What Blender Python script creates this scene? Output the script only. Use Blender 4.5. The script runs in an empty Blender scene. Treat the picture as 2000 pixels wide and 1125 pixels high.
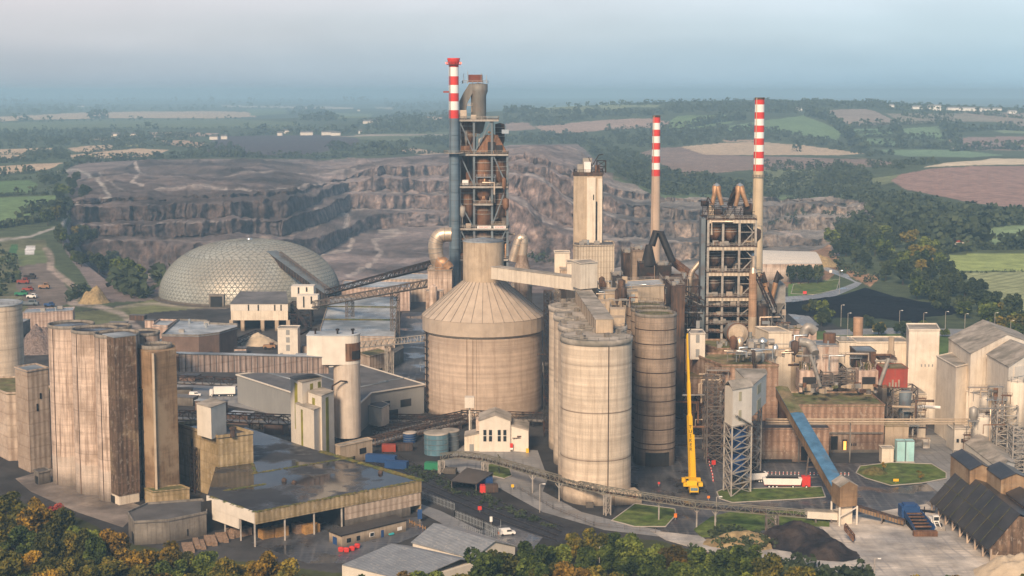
import bpy, math, random
import numpy as np
from mathutils import Vector, Matrix, noise as mnoise
from math import sin, cos, pi, radians, sqrt, atan2
R = random.Random(7)
sc = bpy.context.scene
# ---------------------------------------------------------------- camera
FPX = 3000.0; HZ = 178.0; PIT = math.atan(0.115); SHIFT = 562.5 - HZ - 345.0; CH = 130.0
cd = bpy.data.cameras.new('camera'); cam = bpy.data.objects.new('camera', cd); sc.collection.objects.link(cam)
cam.location = (0, 0, CH); cam.rotation_euler = (pi/2 - PIT, 0, 0)
cd.sensor_width = 36; cd.lens = 36*FPX/2000; cd.shift_y = -SHIFT/2000; cd.clip_start = 1; cd.clip_end = 60000
sc.camera = cam
sc.render.resolution_x = 1024; sc.render.resolution_y = 576
# ---------------------------------------------------------------- sky, sun, exposure
SUN_EL, SUN_AZ = radians(33), radians(-163)   # azimuth from +Y (view direction), negative = to the left
w = bpy.data.worlds.new('World'); sc.world = w; w.use_nodes = True
nt = w.node_tree; nt.nodes.clear()
def nn(t, ty, **k):
    n = t.nodes.new(ty)
    for a, b in k.items(): setattr(n, a, b)
    return n
out = nn(nt, 'ShaderNodeOutputWorld'); bg = nn(nt, 'ShaderNodeBackground'); bg.inputs[1].default_value = 0.12
sky = nn(nt, 'ShaderNodeTexSky', sky_type='NISHITA', sun_disc=False); sky.sun_elevation = SUN_EL; sky.sun_rotation = SUN_AZ
sky.air_density = 1.2; sky.dust_density = 3.0; sky.altitude = 100
tc = nn(nt, 'ShaderNodeTexCoord'); sep = nn(nt, 'ShaderNodeSeparateXYZ'); nt.links.new(tc.outputs['Generated'], sep.inputs[0])
mp = nn(nt, 'ShaderNodeMapping'); mp.inputs['Scale'].default_value = (2.2, 2.2, 9); nt.links.new(tc.outputs['Generated'], mp.inputs[0])
cn = nn(nt, 'ShaderNodeTexNoise'); cn.inputs['Scale'].default_value = 1.6; cn.inputs['Detail'].default_value = 5; cn.inputs['Roughness'].default_value = .55
nt.links.new(mp.outputs[0], cn.inputs[0])
rp = nn(nt, 'ShaderNodeValToRGB'); rp.color_ramp.interpolation = 'EASE'
el = rp.color_ramp.elements; el[0].position = 0.0; el[0].color = (3.15, 3.8, 4.3, 1); el[1].position = .4; el[1].color = (1.6, 1.85, 2.4, 1)
e = el.new(.018); e.color = (3.75, 4.25, 4.65, 1); e = el.new(.038); e.color = (4.75, 4.95, 5.2, 1); e = el.new(.062); e.color = (5.6, 5.45, 5.7, 1); e = el.new(.13); e.color = (2.6, 2.8, 3.3, 1)
nz = nn(nt, 'ShaderNodeMath', operation='MULTIPLY_ADD'); nz.inputs[1].default_value = .03; nt.links.new(cn.outputs[0], nz.inputs[0])
sb = nn(nt, 'ShaderNodeMath', operation='SUBTRACT'); sb.inputs[1].default_value = .015
nt.links.new(sep.outputs[2], sb.inputs[0]); nt.links.new(sb.outputs[0], nz.inputs[2]); nt.links.new(nz.outputs[0], rp.inputs[0])
# the right of the view is clearer and bluer than the left
mr = nn(nt, 'ShaderNodeMapRange'); mr.inputs[1].default_value = -.3; mr.inputs[2].default_value = .35; nt.links.new(sep.outputs[0], mr.inputs[0])
tint = nn(nt, 'ShaderNodeMix', data_type='RGBA', blend_type='MIX'); nt.links.new(mr.outputs[0], tint.inputs[0])
tint.inputs[6].default_value = (.93, .90, .91, 1); tint.inputs[7].default_value = (.90, 1.13, 1.22, 1)
ml = nn(nt, 'ShaderNodeMix', data_type='RGBA', blend_type='MULTIPLY'); ml.inputs[0].default_value = 1
nt.links.new(rp.outputs[0], ml.inputs[6]); nt.links.new(tint.outputs[2], ml.inputs[7])
cl = nn(nt, 'ShaderNodeMix', data_type='RGBA', blend_type='MIX'); cl.inputs[0].default_value = .88
nt.links.new(sky.outputs[0], cl.inputs[6]); nt.links.new(ml.outputs[2], cl.inputs[7])
mq_ = nn(nt, 'ShaderNodeMapping'); mq_.inputs['Scale'].default_value = (6, 6, 22); nt.links.new(tc.outputs['Generated'], mq_.inputs[0]); c2 = nn(nt, 'ShaderNodeTexNoise'); c2.inputs['Scale'].default_value = 1; c2.inputs['Detail'].default_value = 6; nt.links.new(mq_.outputs[0], c2.inputs[0])
mz = nn(nt, 'ShaderNodeMapRange'); mz.inputs[1].default_value = .35; mz.inputs[2].default_value = .65; mz.inputs[3].default_value = .98; mz.inputs[4].default_value = 1.09; nt.links.new(c2.outputs[0], mz.inputs[0]); mv = nn(nt, 'ShaderNodeMix', data_type='RGBA', blend_type='MULTIPLY'); mv.inputs[0].default_value = 1; nt.links.new(cl.outputs[2], mv.inputs[6]); nt.links.new(mz.outputs[0], mv.inputs[7]); nt.links.new(mv.outputs[2], bg.inputs[0]); nt.links.new(bg.outputs[0], out.inputs[0])
sl = bpy.data.lights.new('sun', 'SUN'); so = bpy.data.objects.new('sun', sl); sc.collection.objects.link(so)
sl.energy = 4.7; sl.angle = radians(14); sl.color = (1, .76, .54)
sd = Vector((sin(SUN_AZ)*cos(SUN_EL), cos(SUN_AZ)*cos(SUN_EL), sin(SUN_EL)))
so.rotation_euler = (-sd).to_track_quat('-Z', 'Y').to_euler()
sky.sun_rotation = SUN_AZ
vs = sc.view_settings; vs.view_transform = 'Standard'; vs.look = 'None'; vs.exposure = 0.24; vs.gamma = 1
try: sc.cycles.volume_bounces = 1; sc.cycles.max_bounces = 5
except Exception: pass
# ---------------------------------------------------------------- pixel <-> world (reference coordinates: the 2000x1125 photograph)
cp, sp_ = cos(PIT), sin(PIT)
def ray(px, py):
    a = (px-1000)/FPX; b = (562.5-SHIFT-py)/FPX
    return a, cp+b*sp_, -sp_+b*cp
def K(px, py, z=0):                       # where the sight line meets the level z
    a, y, t = ray(px, py); k = (z-CH)/t
    return (a*k, y*k, z)
def KD(px, py, D):                        # where it meets the depth D
    a, y, t = ray(px, py); k = D/y
    return (a*k, D, CH+t*k)
def ZD(py, D): return KD(1000, py, D)[2]
def XD(px, py, D): return KD(px, py, D)[0]
def proj(x, y, z):
    dz = z-CH; zc = y*cp-dz*sp_; yc = y*sp_+dz*cp
    return 1000+FPX*x/zc, 562.5-SHIFT-FPX*yc/zc
# ---------------------------------------------------------------- objects
COL = sc.collection
def tag(o, label=None, cat=None, group=None, kind=None):
    if label: o['label'] = label
    if cat: o['category'] = cat
    if group: o['group'] = group
    if kind: o['kind'] = kind
    return o
def thing(name, label, cat, loc=(0, 0, 0), group=None, rz=0):
    o = bpy.data.objects.new(name, None); COL.objects.link(o); o.location = loc; o.rotation_euler.z = rz
    return tag(o, label, cat, group)
class MB:
    def __init__(s): s.v = []; s.f = []; s.sm = []
    def add(s, vs, fs, smooth=False):
        n = len(s.v); s.v += [tuple(p) for p in vs]; s.f += [tuple(i+n for i in f) for f in fs]; s.sm += [smooth]*len(fs); return s
    def prism(s, pts, z0, z1):            # pts: plan corners; z1 may be a list per corner
        n = len(pts); A = sum(pts[i][0]*pts[(i+1) % n][1]-pts[(i+1) % n][0]*pts[i][1] for i in range(n))
        z1 = list(z1) if hasattr(z1, '__len__') else [z1]*n
        z0 = list(z0) if hasattr(z0, '__len__') else [z0]*n
        if A < 0: pts = pts[::-1]; z1 = z1[::-1]; z0 = z0[::-1]
        vs = [(p[0], p[1], z0[i]) for i, p in enumerate(pts)]+[(p[0], p[1], z1[i]) for i, p in enumerate(pts)]
        return s.add(vs, [tuple(range(n-1, -1, -1)), tuple(range(n, 2*n))]+[(i, (i+1) % n, n+(i+1) % n, n+i) for i in range(n)])
    def box(s, c, d, rz=0):               # centre, dimensions
        x, y, z = c; a, b, h = d[0]/2, d[1]/2, d[2]/2; C, S = cos(rz), sin(rz)
        return s.prism([(x+u*C-v*S, y+u*S+v*C) for u, v in ((-a, -b), (a, -b), (a, b), (-a, b))], z-h, z+h)
    def cyl(s, x, y, z0, z1, r0, r1=None, n=32, cap=True):
        r1 = r0 if r1 is None else r1
        vs = [(x+r0*cos(2*pi*i/n), y+r0*sin(2*pi*i/n), z0) for i in range(n)]+[(x+r1*cos(2*pi*i/n), y+r1*sin(2*pi*i/n), z1) for i in range(n)]
        s.add(vs, [(i, (i+1) % n, n+(i+1) % n, n+i) for i in range(n)], True)
        if cap: s.add(vs[n:], [tuple(range(n))]); s.add(vs[:n], [tuple(range(n-1, -1, -1))])
        return s
    def lathe(s, x, y, prof, n=48):       # prof: (r,z) list
        vs = [(x+r*cos(2*pi*i/n), y+r*sin(2*pi*i/n), z) for r, z in prof for i in range(n)]
        return s.add(vs, [(k*n+i, k*n+(i+1) % n, (k+1)*n+(i+1) % n, (k+1)*n+i) for k in range(len(prof)-1) for i in range(n)], True)
    def bar(s, p, q, w, h=None):
        p = Vector(p); q = Vector(q); d = q-p; L = d.length
        if L < 1e-6: return s
        h = h or w; d /= L; u = d.cross(Vector((0, 0, 1)))
        if u.length < 1e-3: u = Vector((1, 0, 0))
        u.normalize(); t = u.cross(d)
        vs = [e+u*a*w/2+t*b*h/2 for e in (p, q) for a, b in ((-1, -1), (1, -1), (1, 1), (-1, 1))]
        return s.add(vs, [(0, 1, 2, 3), (7, 6, 5, 4), (0, 4, 5, 1), (1, 5, 6, 2), (2, 6, 7, 3), (3, 7, 4, 0)])
    def tube(s, path, r, n=12, cap=True):
        P = [Vector(p) for p in path]; m = len(P); rr = list(r) if hasattr(r, '__len__') else [r]*m; vs = []; pu = None
        for i in range(m):
            d = (P[min(i+1, m-1)]-P[max(i-1, 0)]).normalized()
            u = (pu - d*pu.dot(d)) if pu else d.cross(Vector((0, 0, 1)) if abs(d.z) < .9 else Vector((1, 0, 0)))
            u.normalize(); pu = u; t = d.cross(u)
            vs += [P[i]+(u*cos(2*pi*k/n)+t*sin(2*pi*k/n))*rr[i] for k in range(n)]
        s.add(vs, [(i*n+k, (i+1)*n+k, (i+1)*n+(k+1) % n, i*n+(k+1) % n) for i in range(m-1) for k in range(n)], True)
        if cap: s.add(vs[:n], [tuple(range(n))]); s.add(vs[-n:], [tuple(range(n-1, -1, -1))])
        return s
    def roof(s, a, b, c, d, ze, zr, t=.3, axis=0):   # gable: corners in plan a,b,c,d, ridge parallel to ab (axis 0)
        if axis: a, b, c, d = b, c, d, a
        m1 = ((a[0]+d[0])/2, (a[1]+d[1])/2); m2 = ((b[0]+c[0])/2, (b[1]+c[1])/2)
        vs = [(*a[:2], ze), (*b[:2], ze), (*c[:2], ze), (*d[:2], ze), (*m1, zr), (*m2, zr)]
        vs += [(x, y, z-t) for x, y, z in vs]
        return s.add(vs, [(0, 1, 5, 4), (2, 3, 4, 5), (7, 6, 10, 11), (9, 8, 11, 10), (0, 6, 7, 1), (2, 8, 9, 3), (0, 4, 10, 6), (4, 3, 9, 10), (1, 7, 11, 5), (5, 11, 8, 2)])
    def truss(s, p, q, w, h, n, t=.25, sides=(0, 1), deck=False):     # a lattice girder from p to q (points on its bottom axis)
        p = Vector(p); q = Vector(q); d = (q-p); u = d.cross(Vector((0, 0, 1))).normalized()*w/2; up = Vector((0, 0, h))
        for sd_ in (-1, 1):
            a, b = p+u*sd_, q+u*sd_
            s.bar(a, b, t*1.3); s.bar(a+up, b+up, t*1.3)
            for i in range(n):
                k0, k1 = a+d*(i/n), a+d*((i+1)/n)
                s.bar(k0, k0+up, t*.8); s.bar(k0+(up if i % 2 else up*0), k1+(up*0 if i % 2 else up), t*.7)
            s.bar(b, b+up, t)
        for i in range(0, n+1, 1): k = p+d*(i/n); s.bar(k-u, k+u, t*.7); s.bar(k-u+up, k+u+up, t*.7)
        return s
    def trestle(s, x, y, z0, z1, w, d, n, t=.3, rz=0):                # a four-legged braced tower
        C, S = cos(rz), sin(rz); cs = [(x+u*C*w/2-v*S*d/2, y+u*S*w/2+v*C*d/2) for u, v in ((-1, -1), (1, -1), (1, 1), (-1, 1))]
        for k in range(4):
            a, b = cs[k], cs[(k+1) % 4]; s.bar((*a, z0), (*a, z1), t*1.2)
            for i in range(n):
                l0, l1 = z0+(z1-z0)*i/n, z0+(z1-z0)*(i+1)/n
                s.bar((*a, l1), (*b, l1), t*.8); s.bar((*a, l0), (*b, l1), t*.6); s.bar((*b, l0), (*a, l1), t*.6)
        return s
    def rail(s, pts, z, h=1.1, t=.09, step=2.5, close=False):
        P = list(pts)+([pts[0]] if close else [])
        for a, b in zip(P, P[1:]):
            a = Vector((a[0], a[1], z)); b = Vector((b[0], b[1], z)); L = (b-a).length; n = max(1, int(L/step))
            for hh in (h, h*.5): s.bar(a+Vector((0, 0, hh)), b+Vector((0, 0, hh)), t)
            for i in range(n+1): c = a.lerp(b, i/n); s.bar(c, c+Vector((0, 0, h)), t)
        return s
def build(name, mb, mat, parent=None, smooth=None):
    me = bpy.data.meshes.new(name); o = bpy.data.objects.new(name, me); COL.objects.link(o)
    off = Vector((0, 0, 0))
    if parent is not None: o.parent = parent; off = WL[parent.name] if parent.name in WL else wloc(parent)
    me.from_pydata([(x-off.x, y-off.y, z-off.z) for x, y, z in mb.v], [], mb.f); me.materials.append(mat)
    me.polygons.foreach_set('use_smooth', mb.sm); me.update()
    return o
WL = {}
def wloc(o):
    v = Vector((0, 0, 0))
    while o is not None: v = v+Vector(o.location); o = o.parent
    return v
def solo(name, mb, mat, label, cat, group=None):      # a thing that is one mesh; origin at its base
    xs = [p[0] for p in mb.v]; ys = [p[1] for p in mb.v]; zs = [p[2] for p in mb.v]
    c = Vector(((min(xs)+max(xs))/2, (min(ys)+max(ys))/2, min(zs)))
    me = bpy.data.meshes.new(name); o = bpy.data.objects.new(name, me); COL.objects.link(o); o.location = c
    me.from_pydata([(x-c.x, y-c.y, z-c.z) for x, y, z in mb.v], [], mb.f); me.materials.append(mat)
    me.polygons.foreach_set('use_smooth', mb.sm); me.update()
    return tag(o, label, cat, group)
def struct(name, mb, mat): o = build(name, mb, mat); return tag(o, kind='structure')
def copy_tree(o, parent=None, loc=None, rz=None, scale=None):
    c = o.copy(); COL.objects.link(c); c.parent = parent
    if loc is not None: c.location = loc
    if rz is not None: c.rotation_euler.z = rz
    if scale is not None: c.scale = (scale,)*3 if not hasattr(scale, '__len__') else scale
    for ch in list(o.children): copy_tree(ch, c)
    return c
def arc(cx, cy, r, a0, a1, n): return [(cx+r*cos(a0+(a1-a0)*i/n), cy+r*sin(a0+(a1-a0)*i/n)) for i in range(n+1)]
# ---------------------------------------------------------------- materials
M = {}
def mat(name, col, rough=.85, metal=0, var=.25, nsc=.15, streak=0, scol=None, ssc=(.9, .9, .06), bump=.0, bsc=1.5, emit=None, corr=0, cdir=None, bands=0, top=0, col2=None, spots=None, patch=None, base=None, rust=None, wet=None, spec=None, tracks=0, wt=(.40, .50)):
    m = bpy.data.materials.new(name); m.use_nodes = True; t = m.node_tree; L = t.links.new; b = t.nodes['Principled BSDF']; M[name] = m
    g = nn(t, 'ShaderNodeNewGeometry'); pos = g.outputs['Position']
    def noise(scale, det=4, vec=None, rgh=.6):
        n = nn(t, 'ShaderNodeTexNoise'); n.inputs['Scale'].default_value = scale; n.inputs['Detail'].default_value = det; n.inputs['Roughness'].default_value = rgh
        L(vec or pos, n.inputs[0]); return n.outputs[0]
    def mapping(sc_):
        k = nn(t, 'ShaderNodeMapping'); k.inputs['Scale'].default_value = sc_; L(pos, k.inputs[0]); return k.outputs[0]
    def rng(v, a, b_, c=0, d=1):
        k = nn(t, 'ShaderNodeMapRange'); L(v, k.inputs[0]); k.inputs[1].default_value = a; k.inputs[2].default_value = b_; k.inputs[3].default_value = c; k.inputs[4].default_value = d; return k.outputs[0]
    def mix(f, a, b_, bt='MIX'):
        k = nn(t, 'ShaderNodeMix', data_type='RGBA', blend_type=bt)
        for i, v in ((0, f), (6, a), (7, b_)):
            if isinstance(v, (int, float)): k.inputs[i].default_value = v
            elif isinstance(v, tuple): k.inputs[i].default_value = (*v[:3], 1)
            else: L(v, k.inputs[i])
        return k.outputs[2]
    def math_(op, a, b_=0):
        k = nn(t, 'ShaderNodeMath', operation=op)
        for i, v in ((0, a), (1, b_)):
            if isinstance(v, (int, float)): k.inputs[i].default_value = v
            else: L(v, k.inputs[i])
        return k.outputs[0]
    c = col
    if col2: c = mix(rng(noise(nsc*.35, 5), .4, .62), col, col2)
    c = mix(1, c, mix(rng(noise(nsc, 6), .3, .7), tuple([1-var]*3), tuple([1+var*.7]*3)), 'MULTIPLY')
    if bands:
        # horizontal pour joints
        sx = nn(t, 'ShaderNodeSeparateXYZ'); L(pos, sx.inputs[0])
        fr = math_('FRACT', math_('DIVIDE', math_('ADD', sx.outputs[2], .6), bands)); c = mix(rng(fr, .0, .05, .45, 0), c, (.13, .1, .075))
        bn = noise(1.0, 4, mapping((.006, .006, .55)), .75); c = mix(1, c, mix(rng(bn, .33, .67), (.80, .79, .78), (1.14, 1.13, 1.12)), 'MULTIPLY')
    if streak:
        sn = noise(1.0, 5, mapping(ssc), .65); c = mix(math_('MULTIPLY', rng(sn, .48, .72), streak), c, scol or (.09, .07, .05))
        s2 = noise(1.0, 4, mapping((ssc[0]*2.6, ssc[1]*2.6, ssc[2]*.8)), .6); c = mix(math_('MULTIPLY', rng(s2, .52, .75), streak*.55), c, scol or (.09, .07, .05))
    if top:  # soot running down from the rim, and a paler washed foot
        st = nn(t, 'ShaderNodeSeparateXYZ'); L(pos, st.inputs[0]); hz_ = math_('ADD', st.outputs[2], math_('MULTIPLY', noise(1.0, 4, mapping((.8, .8, .01)), .7), 26)); c = mix(rng(hz_, top+4, top+16, 0, .8), c, (.10, .07, .05)); c = mix(rng(math_('ADD', st.outputs[2], math_('MULTIPLY', noise(.3, 3), 2)), 10.6, 11.2, .4, 0), c, (.50, .45, .39))
    if patch: c = mix(math_('MULTIPLY', rng(noise(patch[1], 6, None, .62), .54, .63), patch[2]), c, patch[0])
    if rust: c = mix(math_('MULTIPLY', rng(noise(.35, 7, None, .7), .5, .64), rust), c, (.16, .055, .02))
    if base:  # dirt splashed up from the ground
        sz = nn(t, 'ShaderNodeSeparateXYZ'); L(pos, sz.inputs[0]); h = math_('ADD', sz.outputs[2], math_('MULTIPLY', noise(.4, 5), -base*1.2))
        c = mix(rng(h, -base*.5, base*.6, .75, 0), c, (.07, .06, .05))
    if corr:
        # profiled cladding: ribs along both horizontal axes plus stained rows
        sx2 = nn(t, 'ShaderNodeSeparateXYZ'); L(pos, sx2.inputs[0])
        al = math_('ADD', math_('MULTIPLY', sx2.outputs[0], 1.0), math_('MULTIPLY', sx2.outputs[1], .83))
        fr2 = math_('FRACT', math_('DIVIDE', al, corr))
        tri = math_('ABSOLUTE', math_('SUBTRACT', fr2, .5))
        c = mix(math_('MULTIPLY', rng(tri, .12, .38), .45), c, scol or (.10, .07, .045))
        row = math_('FRACT', math_('DIVIDE', sx2.outputs[2], corr*1.6)); c = mix(rng(row, .0, .16, .42, 0), c, scol or (.09, .065, .045))
        rsp = noise(.9, 3, mapping((1.2, 1.2, .8))); c = mix(math_('MULTIPLY', rng(rsp, .55, .7), .3), c, (.62, .54, .45))
    if tracks:  # tyre tracks: pairs of wandering lines
        for ax, sc2 in (('X', .9), ('Y', 1.15)):
            wv = nn(t, 'ShaderNodeTexWave', bands_direction=ax); wv.inputs['Scale'].default_value = .11*sc2; wv.inputs['Distortion'].default_value = 14; wv.inputs['Detail'].default_value = 3; wv.inputs['Detail Scale'].default_value = .12; L(pos, wv.inputs[0])
            k1 = math_('MULTIPLY', rng(wv.outputs[1], .82, .97), rng(noise(.05, 3), .42, .6)); c = mix(math_('MULTIPLY', k1, tracks), c, scol or (.1, .1, .1))
    if isinstance(c, tuple): b.inputs['Base Color'].default_value = (*c, 1)
    else: L(c, b.inputs['Base Color'])
    b.inputs['Roughness'].default_value = rough; b.inputs['Metallic'].default_value = metal
    b.inputs['Specular IOR Level'].default_value = spec if spec is not None else (.5 if (wet or rough < .5) else .2)
    if wet: L(rng(noise(wet[0], 5, None, .55), wt[0], wt[1], wet[1], wet[2]), b.inputs['Roughness'])
    if bump:
        bp = nn(t, 'ShaderNodeBump'); bp.inputs['Distance'].default_value = bump; L(noise(bsc, 6), bp.inputs['Height']); L(bp.outputs[0], b.inputs['Normal'])
    if emit: b.inputs['Emission Color'].default_value = (*emit[:3], 1); b.inputs['Emission Strength'].default_value = emit[3]
    return m
# ================================================================ terrain
def vnoise(x, y, seed=0):
    xi = np.floor(x).astype(np.int64); yi = np.floor(y).astype(np.int64); fx = x-xi; fy = y-yi
    fx = fx*fx*(3-2*fx); fy = fy*fy*(3-2*fy)
    def h(a, b):
        n = (a*374761393+b*668265263+seed*974634777) & 0xffffffff; n = ((n ^ (n >> 13))*1274126177) & 0xffffffff
        return ((n ^ (n >> 16)) & 0xffff)/65535.0
    return (h(xi, yi)*(1-fx)+h(xi+1, yi)*fx)*(1-fy)+(h(xi, yi+1)*(1-fx)+h(xi+1, yi+1)*fx)*fy
def fbm(x, y, o=5, seed=0, g=.5):
    s = 0; a = 1; t = 0
    for i in range(o): s = s+a*(vnoise(x, y, seed+i)-.5); t += a; x = x*2.03+3.1; y = y*2.03+1.7; a *= g
    return s/t*2
# break lines of the quarry, near to far, as image rows per image column
QX =  [100, 150, 200, 300, 450, 560, 620, 680, 740, 870, 990, 1030, 1060, 1118, 1200, 1350, 1500, 1600, 1700]
QL = {
 'L1': [480, 505, 545, 552, 560, 560, 556, 548, 545, 545, 545, 545, 545, 545, 545, 545, 505, 490, 456],
 'At': [478, 500, 537, 538, 532, 512, 500, 462, 445, 442, 500, 510, 515, 520, 520, 508, 482, 480, 450],
 'Ac': [476, 480, 470, 469, 468, 466, 462, 440, 415, 413, 392, 412, 441, 455, 470, 475, 455, 465, 446],
 'Bt': [474, 475, 463, 463, 460, 458, 440, 412, 408, 408, 380, 398, 428, 444, 463, 468, 450, 450, 440],
 'Bc': [440, 440, 438, 436, 432, 426, 410, 383, 378, 377, 345, 350, 358, 402, 430, 435, 430, 425, 430],
 'Ct': [436, 436, 432, 430, 428, 424, 396, 377, 374, 374, 337, 342, 350, 394, 420, 430, 425, 420, 428],
 'Cc': [402, 400, 400, 397, 393, 390, 380, 356, 346, 350, 324, 326, 328, 352, 392, 405, 400, 400, 415],
 'Dt': [396, 395, 395, 390, 388, 385, 370, 350, 340, 342, 320, 322, 324, 346, 380, 395, 395, 395, 410],
 'Dc': [386, 385, 385, 385, 380, 375, 365, 345, 322, 320, 308, 309, 310, 330, 365, 388, 387, 390, 405],
 'Rm': [360, 350, 335, 318, 316, 316, 315, 315, 314, 308, 288, 284, 284, 287, 350, 385, 385, 386, 400]}
FLZ = [-20, -25] + [-40]*14 + [-34, -26, -15]
us = np.concatenate([np.linspace(-.62, -.40, 30, endpoint=False), np.linspace(-.40, .40, 1060), np.linspace(.40, .62, 31)[1:]])
cpx = 1000+FPX*us*1.0; nc = len(us)
def tan_(py):                                   # downward slope of the sight line at an image row
    b = (562.5-SHIFT-py)/FPX; return -(-sp_+b*cp)/(cp+b*sp_)
jag = fbm(cpx/26, cpx*0+3.3, 4, 11)
def L_(k, amp=0): return np.interp(cpx, QX, QL[k])+jag*amp
def zdef(x, D):
    px = 1000+FPX*x/np.maximum(D, 1); s = lambda a, b: np.clip((D-a)/(b-a), 0, 1)**2*(3-2*np.clip((D-a)/(b-a), 0, 1))
    z = 12*s(1000, 1600)+8*s(1600, 2400)
    H = np.interp(px, [-900, 600, 860, 1000, 1100, 1300, 1450, 1700, 2000, 2300], [4, 10, 34, 48, 60, 76, 80, 72, 53, 40])
    sw = fbm(x/900, D/900, 3, 31)*s(2300, 3800)
    z = z+H*s(2500, 4700)-H*s(5000, 6400)*.8+sw*9
    z = z+14*np.exp(-((px-1880)/170)**2-((D-2150)/330)**2)-9*np.exp(-((D-2900)/260)**2)*np.clip((px-1500)/200, 0, 1)
    z = z+18*np.exp(-((px-620)/75)**2-((D-5200)/500)**2)
    return z
def solve_face(D1, z1, py, slope):
    T = tan_(py); d = np.maximum((CH-z1-T*D1)/(T+slope), 1.5); return D1+d, z1+slope*d
def solve_flat(D1, z1, py): D = (CH-z1)/tan_(py); return np.maximum(D, D1+4), z1
kn = []
D0 = np.full(nc, 290.0); z0 = np.zeros(nc); kn.append((D0, z0))
D1, z1 = solve_flat(D0, z0, L_('L1')); kn.append((D1, z1))
fz = np.interp(cpx, QX, FLZ)
D2, z2 = D1+(-fz)*1.1, fz; kn.append((D2, z2))
D, z = solve_flat(D2, z2, L_('At')); kn.append((D, z))
for a, b in (('Ac', 'Bt'), ('Bc', 'Ct'), ('Cc', 'Dt'), ('Dc', 'Rm')):
    D, z = solve_face(D, z, L_(a, 3.5), 1.25*np.clip(1+.9*fbm(cpx/45, cpx*0+len(kn)*7.7, 3, 17), .4, 1.7)); kn.append((D, z))
    D, z = solve_flat(D, z, L_(b, 3.5)-np.abs(fbm(cpx/30, cpx*0+len(kn)*3.3, 4, 19))*5); kn.append((D, z))
zr, Dr = z, D
for d_ in (3300, 5200, 9000, 22000): kn.append((np.maximum(np.full(nc, float(d_)), kn[-1][0]+120), None))
rows = [440, 8, 110, 14, 12, 14, 12, 14, 16, 14, 110, 110, 100, 60, 40]
GD = []; GZ = []
for i, n in enumerate(rows):
    Da, za = kn[i]; Db, zb = kn[i+1]
    for j in range(n):
        t = j/n
        if i == 0: t = (Da*t/(Da*t+Db*(1-t)))            # even in image rows
        elif i >= 11: t = (Da*t/(Da*t+Db*(1-t)))
        Dj = Da+(Db-Da)*t; GD.append(Dj); GZ.append(za+(zb-za)*t if zb is not None else np.zeros(nc)+np.nan)
GD.append(kn[-1][0]); GZ.append(np.zeros(nc)+np.nan)
GD = np.array(GD); GZ = np.array(GZ); GX = GD*us[None, :]
zd = zdef(GX, GD)
k = np.clip((GD-Dr[None, :])/450, 0, 1); k = k*k*(3-2*k); GZ = np.where(np.isnan(GZ), zr[None, :]*(1-k)+zd*k, GZ)
wq = np.clip((cpx-118)/45, 0, 1)*np.clip((1705-cpx)/60, 0, 1); wq = (wq*wq*(3-2*wq))[None, :]
GZ = GZ*wq+zd*(1-wq)
def hsm(a, n):
    ke = np.ones(n)/n; return np.apply_along_axis(lambda v: np.convolve(np.pad(v, n//2, 'edge'), ke, 'valid')[:len(v)], 1, a)
i0 = sum(rows[:10]); i1 = sum(rows[:13]); Zs = hsm(GZ[i0:i1+60], 61); bt = np.clip((np.arange(Zs.shape[0])-2)/28, 0, 1)[:, None]*np.clip((Zs.shape[0]-np.arange(Zs.shape[0]))/40, 0, 1)[:, None]; GZ[i0:i1+60] = GZ[i0:i1+60]*(1-bt)+Zs*bt
# slope in depth tells faces from benches
sl_ = np.abs(np.gradient(GZ, axis=0)/np.maximum(np.gradient(GD, axis=0), .01)); FACE = np.clip((sl_-.25)/.4, 0, 1)*wq*(GD > D1[None, :])
QIN = wq*np.clip((GD-D1[None, :])/20, 0, 1)*np.clip((Dr[None, :]+60-GD)/60, 0, 1)
GPX, GPY = proj(GX, GD, GZ)
rg = fbm(GX/9, GD/30+GZ/9, 4, 5)
GZ = GZ+QIN*(fbm(GX/80, GD/80, 5, 21)*8*np.clip((GZ+30)/40, .25, 1)+fbm(GX/24, GD/24, 4, 23)*3.4+fbm(GX/9, GD/9, 4, 22)*1.5)*(1-FACE*.5)
GD2 = GD+FACE*(rg*7+fbm(GX/34, GZ/40, 3, 51)*12); GX2 = GX+FACE*fbm(GX/8, GZ/8, 3, 52)*3; GD2 = GD2+FACE*(np.abs(fbm(GX/14, GD*0+3.1, 4, 53))*-9+fbm(GX/4, GZ/3, 3, 54)*2.2)
GZ = GZ+np.clip((GD-1100)/800, 0, 1)*(1-QIN)*fbm(GX/160, GD/160, 4, 61)*1.6
def inpoly(px, py, P):
    r = np.zeros(px.shape, bool); n = len(P); j = n-1
    for i in range(n):
        xi, yi = P[i]; xj, yj = P[j]
        if yi != yj: r ^= ((yi > py) != (yj > py)) & (px < (xj-xi)*(py-yi)/(yj-yi)+xi)
        j = i
    return r
def nearline(px, py, P, w):                     # distance to a polyline, rows counted 1.6x
    d = np.full(px.shape, 1e9)
    for (a, b), (c, e_) in zip(P, P[1:]):
        vx, vy = c-a, (e_-b)*1.6; L2 = vx*vx+vy*vy+1e-9; qx, qy = px-a, (py-b)*1.6
        t = np.clip((qx*vx+qy*vy)/L2, 0, 1); d = np.minimum(d, np.hypot(qx-t*vx, qy-t*vy))
    return np.clip((w-d)/(1.0+w*.45)+.3, 0, 1)
C = np.zeros(GX.shape+(3,)); C[:] = (.070, .088, .045)
far = np.clip((GD-1500)/800, 0, 1)[..., None]
mot = fbm(GX/60, GD/60, 5, 71); mot2 = fbm(GX/8, GD/8, 4, 72); 
C *= (1+.35*mot+.3*mot2)[..., None]
warpx = GPX+fbm(GX/40, GD/40, 3, 81)*3; warpy = GPY+fbm(GX/40, GD/40, 3, 82)*.8
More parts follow.
